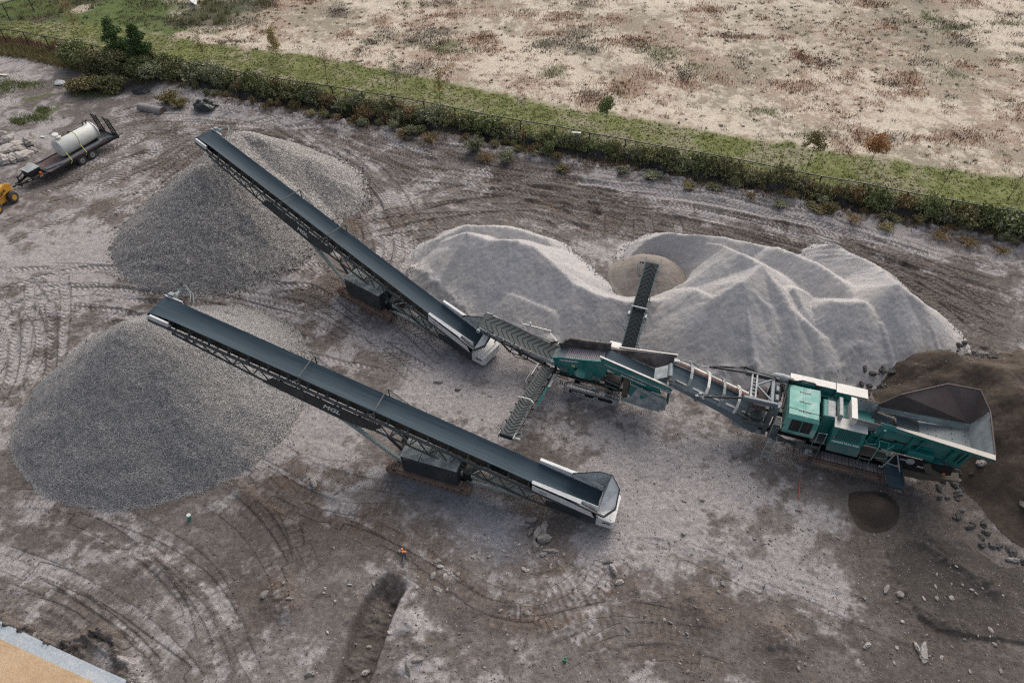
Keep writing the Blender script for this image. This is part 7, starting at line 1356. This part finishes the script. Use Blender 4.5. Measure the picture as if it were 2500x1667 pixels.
# big bushes and small trees at the left
def crown_mesh(blobs, n, size, mat, seed, asp=1.8, name='crown'):
    r = np.random.default_rng(seed); P = []
    w_ = np.array([b[3] * b[4] * b[5] for b in blobs]) ** .7; w_ /= w_.sum()
    for b, q in zip(blobs, w_):
        k = int(n * q); d = r.normal(0, 1, (k, 3)); d /= np.linalg.norm(d, axis=1)[:, None]; rad = r.random(k) ** .45; p = d * rad[:, None] * np.array(b[3:6]) + np.array(b[:3])
        keep = fbm(p[:, 0] + seed, p[:, 1] + p[:, 2] * 1.7, 1.6, 2, 7) > .33; P.append(p[keep])
    return leafmesh(name, np.concatenate(P), size, LM[mat], None, asp, seed)
def tree(u, v, label, h, trunk_h, blobs, n, size, mat, lean=(0, 0), tr=.05, limbs=7, seed=1, cat='tree', name='tree', p=None, group=None):
    p = p or at(u, v); z = gz(p.x, p.y); t = thing(name, label, cat, (p.x, p.y, z), 0, group); r = random.Random(seed); mb = MB(); top = Vector((lean[0], lean[1], h * .92))
    mid = [Vector((lean[0] * q + r.uniform(-.03, .03), lean[1] * q + r.uniform(-.03, .03), h * .92 * q)) for q in (0, .25, .5, .75, 1)]; mb.tube(mid, [tr, tr * .8, tr * .6, tr * .4, tr * .15], 7)
    for i in range(limbs):
        q = r.uniform(trunk_h / h, .85); b0 = Vector((lean[0] * q, lean[1] * q, h * .92 * q)); bl = r.choice(blobs); e = Vector(bl[:3]) + Vector((r.uniform(-1, 1) * bl[3], r.uniform(-1, 1) * bl[4], r.uniform(-.3, .8) * bl[5])) * .7; mb.tube([b0, b0.lerp(e, .5) + Vector((0, 0, .05)), e], [tr * .35, tr * .22, tr * .08], 5)
    mb.build('trunk', LM['bark'], t)
    if n: me = crown_mesh(blobs, n, size, mat, seed); c = bpy.data.objects.new('crown', me); COL.objects.link(c); c.parent = t
    return t
for (u, v, h, sc_, mat, lb, sd_) in [(200, 168, 2.6, 1.9, 'green', 'broad bright green bush at the left end of the overgrown strip', 3), (250, 185, 2.6, 2.0, 'olive', 'broad olive bush beside the bright green one', 4), (300, 190, 3.0, 2.1, 'olive', 'dense dark bush at the foot of the pines', 5), (345, 200, 2.4, 1.9, 'green', 'bushy green growth right of the pines', 6), (215, 222, 1.4, 2.2, 'brown', 'low olive-brown bush spreading onto the yard near the white sack', 7), (265, 222, 1.5, 1.9, 'olive', 'low olive bush spreading onto the yard, right of the brown one', 8), (395, 205, 2.0, 1.7, 'greygreen', 'grey-green bush with pale tips left of the silt fence end', 9), (430, 200, 2.0, 1.6, 'olive', 'rounded olive bush by the silt fence end', 10)]:
    bl = [(random.uniform(-.5, .5) * sc_, random.uniform(-.35, .35) * sc_, h * q, sc_ * .6, sc_ * .5, h * .33) for q in (.3, .45, .6, .7, .5)]
    tree(u, v, lb, h, .3, bl, 5200, .105, mat, (0, 0), .06, 9, sd_, 'bush', 'bush')
for u, v, h, lb, s_ in ((312, 180, 5.2, 'taller dark green pine rising from the bushes behind the fence corner', 1), (366, 188, 4.3, 'shorter dark green pine just right of the taller one', 2)):
    bl = [(0, 0, h * .93, .55, .55, .6), (.1, .1, h * .80, .85, .8, .45), (-.45, 0, h * .66, .85, .7, .42), (.6, -.1, h * .6, .8, .7, .4), (0, .3, h * .48, 1.1, .8, .4), (-.7, -.1, h * .46, .7, .6, .4)]
    tree(u, v, lb, h, h * .35, bl, 5200, .10, 'pine', (.1, 0), .08, 12, s_, 'pine tree', 'pine_tree')
# young trees planted along the grass strip
YT = [(555, 118, 4.4, 1.0, 'yellowing', 260, 'sparse yellowing young tree with thin crown, second from the left of the row', 'sparse'), (502, 158, 3.6, .8, 'yellowing', 300, 'leggy yellowish young tree behind the mesh fence above the upper conveyor head', 'sparse'), (678, 148, 3.3, .75, 'yellowing', 900, 'upright tan-yellow young tree with dense narrow crown', 'narrow'),
      (800, 203, 3.2, .8, 'brown', 120, 'almost leafless pale young tree right of the upright tan-yellow one', 'sparse'), (968, 222, 3.7, .8, 'greygreen', 430, 'pale green thin young tree with a whitish trunk', 'sparse'), (1074, 252, 3.5, .7, 'yellowing', 330, 'thin brownish young tree close to the mesh fence top', 'sparse'), (1477, 322, 3.1, 1.05, 'green', 1500, 'small round green tree alone in the middle of the grass strip', 'round'),
      (1966, 420, 3.4, 1.2, 'brown', 1300, 'olive-brown leaning young tree left of the orange one', 'round'), (2113, 424, 3.5, 1.35, 'orange', 1700, 'rust-orange leafed young tree at the edge of the grass strip', 'round'), (2288, 480, 3.2, .9, 'brown', 60, 'bare leaning young tree right of the orange one', 'bare'), (2457, 492, 3.0, .8, 'brown', 50, 'bare young tree near the right edge', 'bare'), (194, 92, 3.8, 1.0, 'yellowing', 330, 'sparse yellowing young tree nearest the left corner', 'sparse')]
for i, (u, v, h, w_, mat, n, lb, ty) in enumerate(YT):
    if i == 0: continue
    bl = [(0, 0, h * .78, w_ * .7, w_ * .7, h * .20), (.3 * w_, .1, h * .66, w_ * .6, w_ * .55, h * .14), (-.35 * w_, 0, h * .70, w_ * .55, w_ * .5, h * .16), (0, 0, h * .93, w_ * .45, w_ * .45, h * .13)]
    if ty in ('sparse', 'bare', 'narrow'): bl = [(0, 0, h * q, w_ * .95 * (1.25 - q * .6), w_ * .95 * (1.25 - q * .6), h * .15) for q in (.42, .55, .68, .82, .93)]; n = int(n * 2.3)
    tree(u, v, lb, h, h * .35, bl, int(n * 1.25), .085 if ty == 'round' else .06, mat, (.12, .05), .03, 16 if ty != 'round' else 8, 40 + i)
# uncountable layers: grass blades, weeds, scrub on the sandy field
def blades(name, x, y, h, w_, mat, label, cat, lean=.5, nb=1):
    n = len(x); a = rng.random(n) * 6.28; dx, dy = np.cos(a), np.sin(a); z = gzv(x, y); ln = (rng.random(n) * lean) * h; b = rng.random(n) * 6.28
    V = np.stack([np.stack([x - dx * w_, y - dy * w_, z], -1), np.stack([x + dx * w_, y + dy * w_, z], -1), np.stack([x + np.cos(b) * ln, y + np.sin(b) * ln, z + h], -1)], 1).reshape(-1, 3)
    return tag(mesh_np(name, V, np.arange(n * 3).reshape(-1, 3), mat, None, False, [('Lv', 'FLOAT', np.repeat(rng.random(n), 3))]), label, cat, None, 'stuff')
def clumps(nc, per, xr, yf, sprd, dens=None):
    cx = rng.uniform(xr[0], xr[1], nc); cy = yf(cx, nc); 
    if dens is not None: k = dens(cx, cy) > rng.random(nc); cx, cy = cx[k], cy[k]
    s_ = sprd * (.4 + 1.2 * rng.random(len(cx)) ** 2); x = np.repeat(cx, per) + rng.normal(0, 1, len(cx) * per) * np.repeat(s_, per); y = np.repeat(cy, per) + rng.normal(0, 1, len(cx) * per) * np.repeat(s_, per) * .8; return x, y
def lookup(arr, x, y): i = np.clip(np.searchsorted(xs, x) - 1, 0, nx - 2); j = np.clip(np.searchsorted(ys, y) - 1, 0, ny - 2); return arr[j, i]
fyv = lambda x: yline(FW_, x); gyv = lambda x: yline(GE, x); syv = lambda x: yline(SW_, x)
x, y = clumps(16000, 8, (-75, 45), lambda c, n: fyv(c) + .2 + rng.random(n) ** 1.3 * (gyv(c) - fyv(c)), .12); blades('grass', x, y, .03 + .06 * rng.random(len(x)), .03, leaf_mat('strip_grass', (.125, .142, .038), (.235, .26, .085)), 'mown green grass of the strip behind the mesh fence', 'grass')
x, y = clumps(1900, 16, (-70, 42), lambda c, n: fyv(c) + rng.normal(.5, .7, n), .22); blades('weeds', x, y, .25 + .45 * rng.random(len(x)), .025, LM['pinkgrass'], 'pinkish seeding weeds along the mesh fence', 'weeds', .35)
x, y = clumps(2600, 14, (xs0, 45), lambda c, n: syv(c) + rng.random(n) * (fyv(c) - syv(c)), .25); blades('undergrowth', x, y, .25 + .45 * rng.random(len(x)), .03, LM['olive'], 'tangled undergrowth between the silt fence and the mesh fence', 'undergrowth', .6)
x, y = clumps(900, 14, (xs0, 45), lambda c, n: syv(c) - rng.random(n) ** 2 * 1.6, .25); blades('dry_weeds', x, y, .12 + .3 * rng.random(len(x)), .025, LM['tan'], 'dry weeds at the foot of the silt fence', 'weeds', .9)
x, y = clumps(1500, 14, (-75, xs0 + 3), lambda c, n: fyv(c) - rng.random(n) ** 1.4 * 2.2, .3); blades('weeds', x, y, .25 + .5 * rng.random(len(x)), .03, LM['brown'], 'brownish weeds under the fence at the left end', 'weeds', .5)
fieldy = lambda c, n: gyv(c) + .3 + rng.random(n) ** 1.15 * 62
notgreen = lambda a, b: 1 - lookup(field_green, a, b) * .8
redm = lambda a, b: (.12 + .95 * sst(fbm(a * .8, b, .16, 4, 81, .6), .47, .62)) * notgreen(a, b)
x, y = clumps(7500, 20, (-72, 85), fieldy, .35, redm); blades('red_brown_scrub', x, y, .05 + .14 * rng.random(len(x)), .03, leaf_mat('red_brown_scrub', (.22, .12, .08), (.42, .27, .19)), 'low red-brown scrub scattered over the pale sandy field', 'scrub', .9)
x, y = clumps(4200, 22, (-72, 85), fieldy, .20, lambda a, b: .3 + .6 * sst(fbm(a, b, .09, 3, 91), .5, .65)); blades('grey_green_scrub', x, y, .05 + .16 * rng.random(len(x)), .03, leaf_mat('field_scrub', (.12, .125, .07), (.25, .25, .155)), 'low grey-green tufts scattered over the pale sandy field', 'scrub', .9)
x, y = clumps(340, 60, (-72, 85), fieldy, .75, lambda a, b: .25 + .75 * sst(fbm(a, b, .09, 3, 93), .45, .6)); blades('dark_scrub', x, y, .06 + .16 * rng.random(len(x)), .03, leaf_mat('dark_scrub', (.095, .085, .065), (.19, .17, .12)), 'dark twiggy scrub patches on the pale sandy field', 'scrub', .9)
PX = [[], [], []]
for x_, y_, rx_, ry_, c_ in PATCH:
    k_ = int(30 + 60 * rx_ * ry_); PX[0 if c_[0] > .2 else (2 if c_[1] > c_[0] else 1)].append(np.stack([rng.normal(x_, rx_ * .55, k_), rng.normal(y_, ry_ * .55, k_)], 1))
for q_, m_, nm_, lb_ in zip(PX, (bpy.data.materials['red_brown_scrub'], bpy.data.materials['dark_scrub'], bpy.data.materials['field_scrub']), ('red_brown_scrub', 'dark_scrub', 'green_scrub'), ('thicker red-brown scrub patches on the sandy field', 'thicker dark scrub patches on the sandy field', 'thicker green scrub patches on the sandy field')):
    if q_: q_ = np.concatenate(q_); blades(nm_, q_[:, 0], q_[:, 1], .08 + .22 * rng.random(len(q_)), .035, m_, lb_, 'scrub', .8)
x, y = clumps(2600, 22, (-80, -10), lambda c, n: gyv(c) + .5 + rng.random(n) * 45, .35, lambda a, b: lookup(ds[..., 0].copy(), a, b)); blades('dark_brush', x, y, .3 + .6 * rng.random(len(x)), .04, LM['olive'], 'dark brush at the top of the green slope', 'brush', .5)
x, y = clumps(3000, 8, (-80, -10), lambda c, n: gyv(c) + .5 + rng.random(n) * 45, .25, lambda a, b: lookup(field_green, a, b)); blades('grass', x, y, .08 + .15 * rng.random(len(x)), .035, leaf_mat('slope_grass', (.045, .065, .018), (.11, .14, .045)), 'grass on the green slope in the far corner', 'grass')
xx = []
for a in [(85, 290, 22, 5), (60, 210, 30, 6), (105, 272, 10, 5), (8, 215, 18, 13), (45, 298, 8, 3), (220, 232, 30, 5)]:
    for _ in range(700): p = at(a[0] + random.gauss(0, a[2]), a[1] + random.gauss(0, a[3])); xx.append((p.x, p.y))
xx = np.array(xx); blades('grass', xx[:, 0], xx[:, 1], .08 + .2 * rng.random(len(xx)), .03, LM['green'], 'weedy grass patches on the pale ground at the upper left', 'grass', .8)
# bright vine creeping along the right end of the mesh fence
P = []
for i in range(2600): x = rng.uniform(at(2290, 485, 1.8).x, 50); P.append((x, fyx(x) + rng.normal(0, .12), gz(x, fyx(x)) + 1.75 + rng.normal(0, .12) - .5 * rng.random() ** 3))
me = leafmesh('vine', np.array(P), .075, LM['lime'], None, 1.4, 8); o = bpy.data.objects.new('vine', me); COL.objects.link(o); tag(o, 'bright green vine creeping along the mesh fence top at the right end', 'vine')
p = at(463, 0, .6); mb = MB(); mb.plate([tuple(at(u, v, .5)) for u, v in ((440, -6), (462, 2), (474, 11), (480, 14), (470, -8))], .12); mb.plate([tuple(at(u, v, .45)) for u, v in ((462, -2), (466, 2), (480, 12), (482, -6))], .1); tag(mb.build('culvert_lip', M['white']), 'pale rim of a concrete culvert opening at the top edge of the slope', 'culvert')
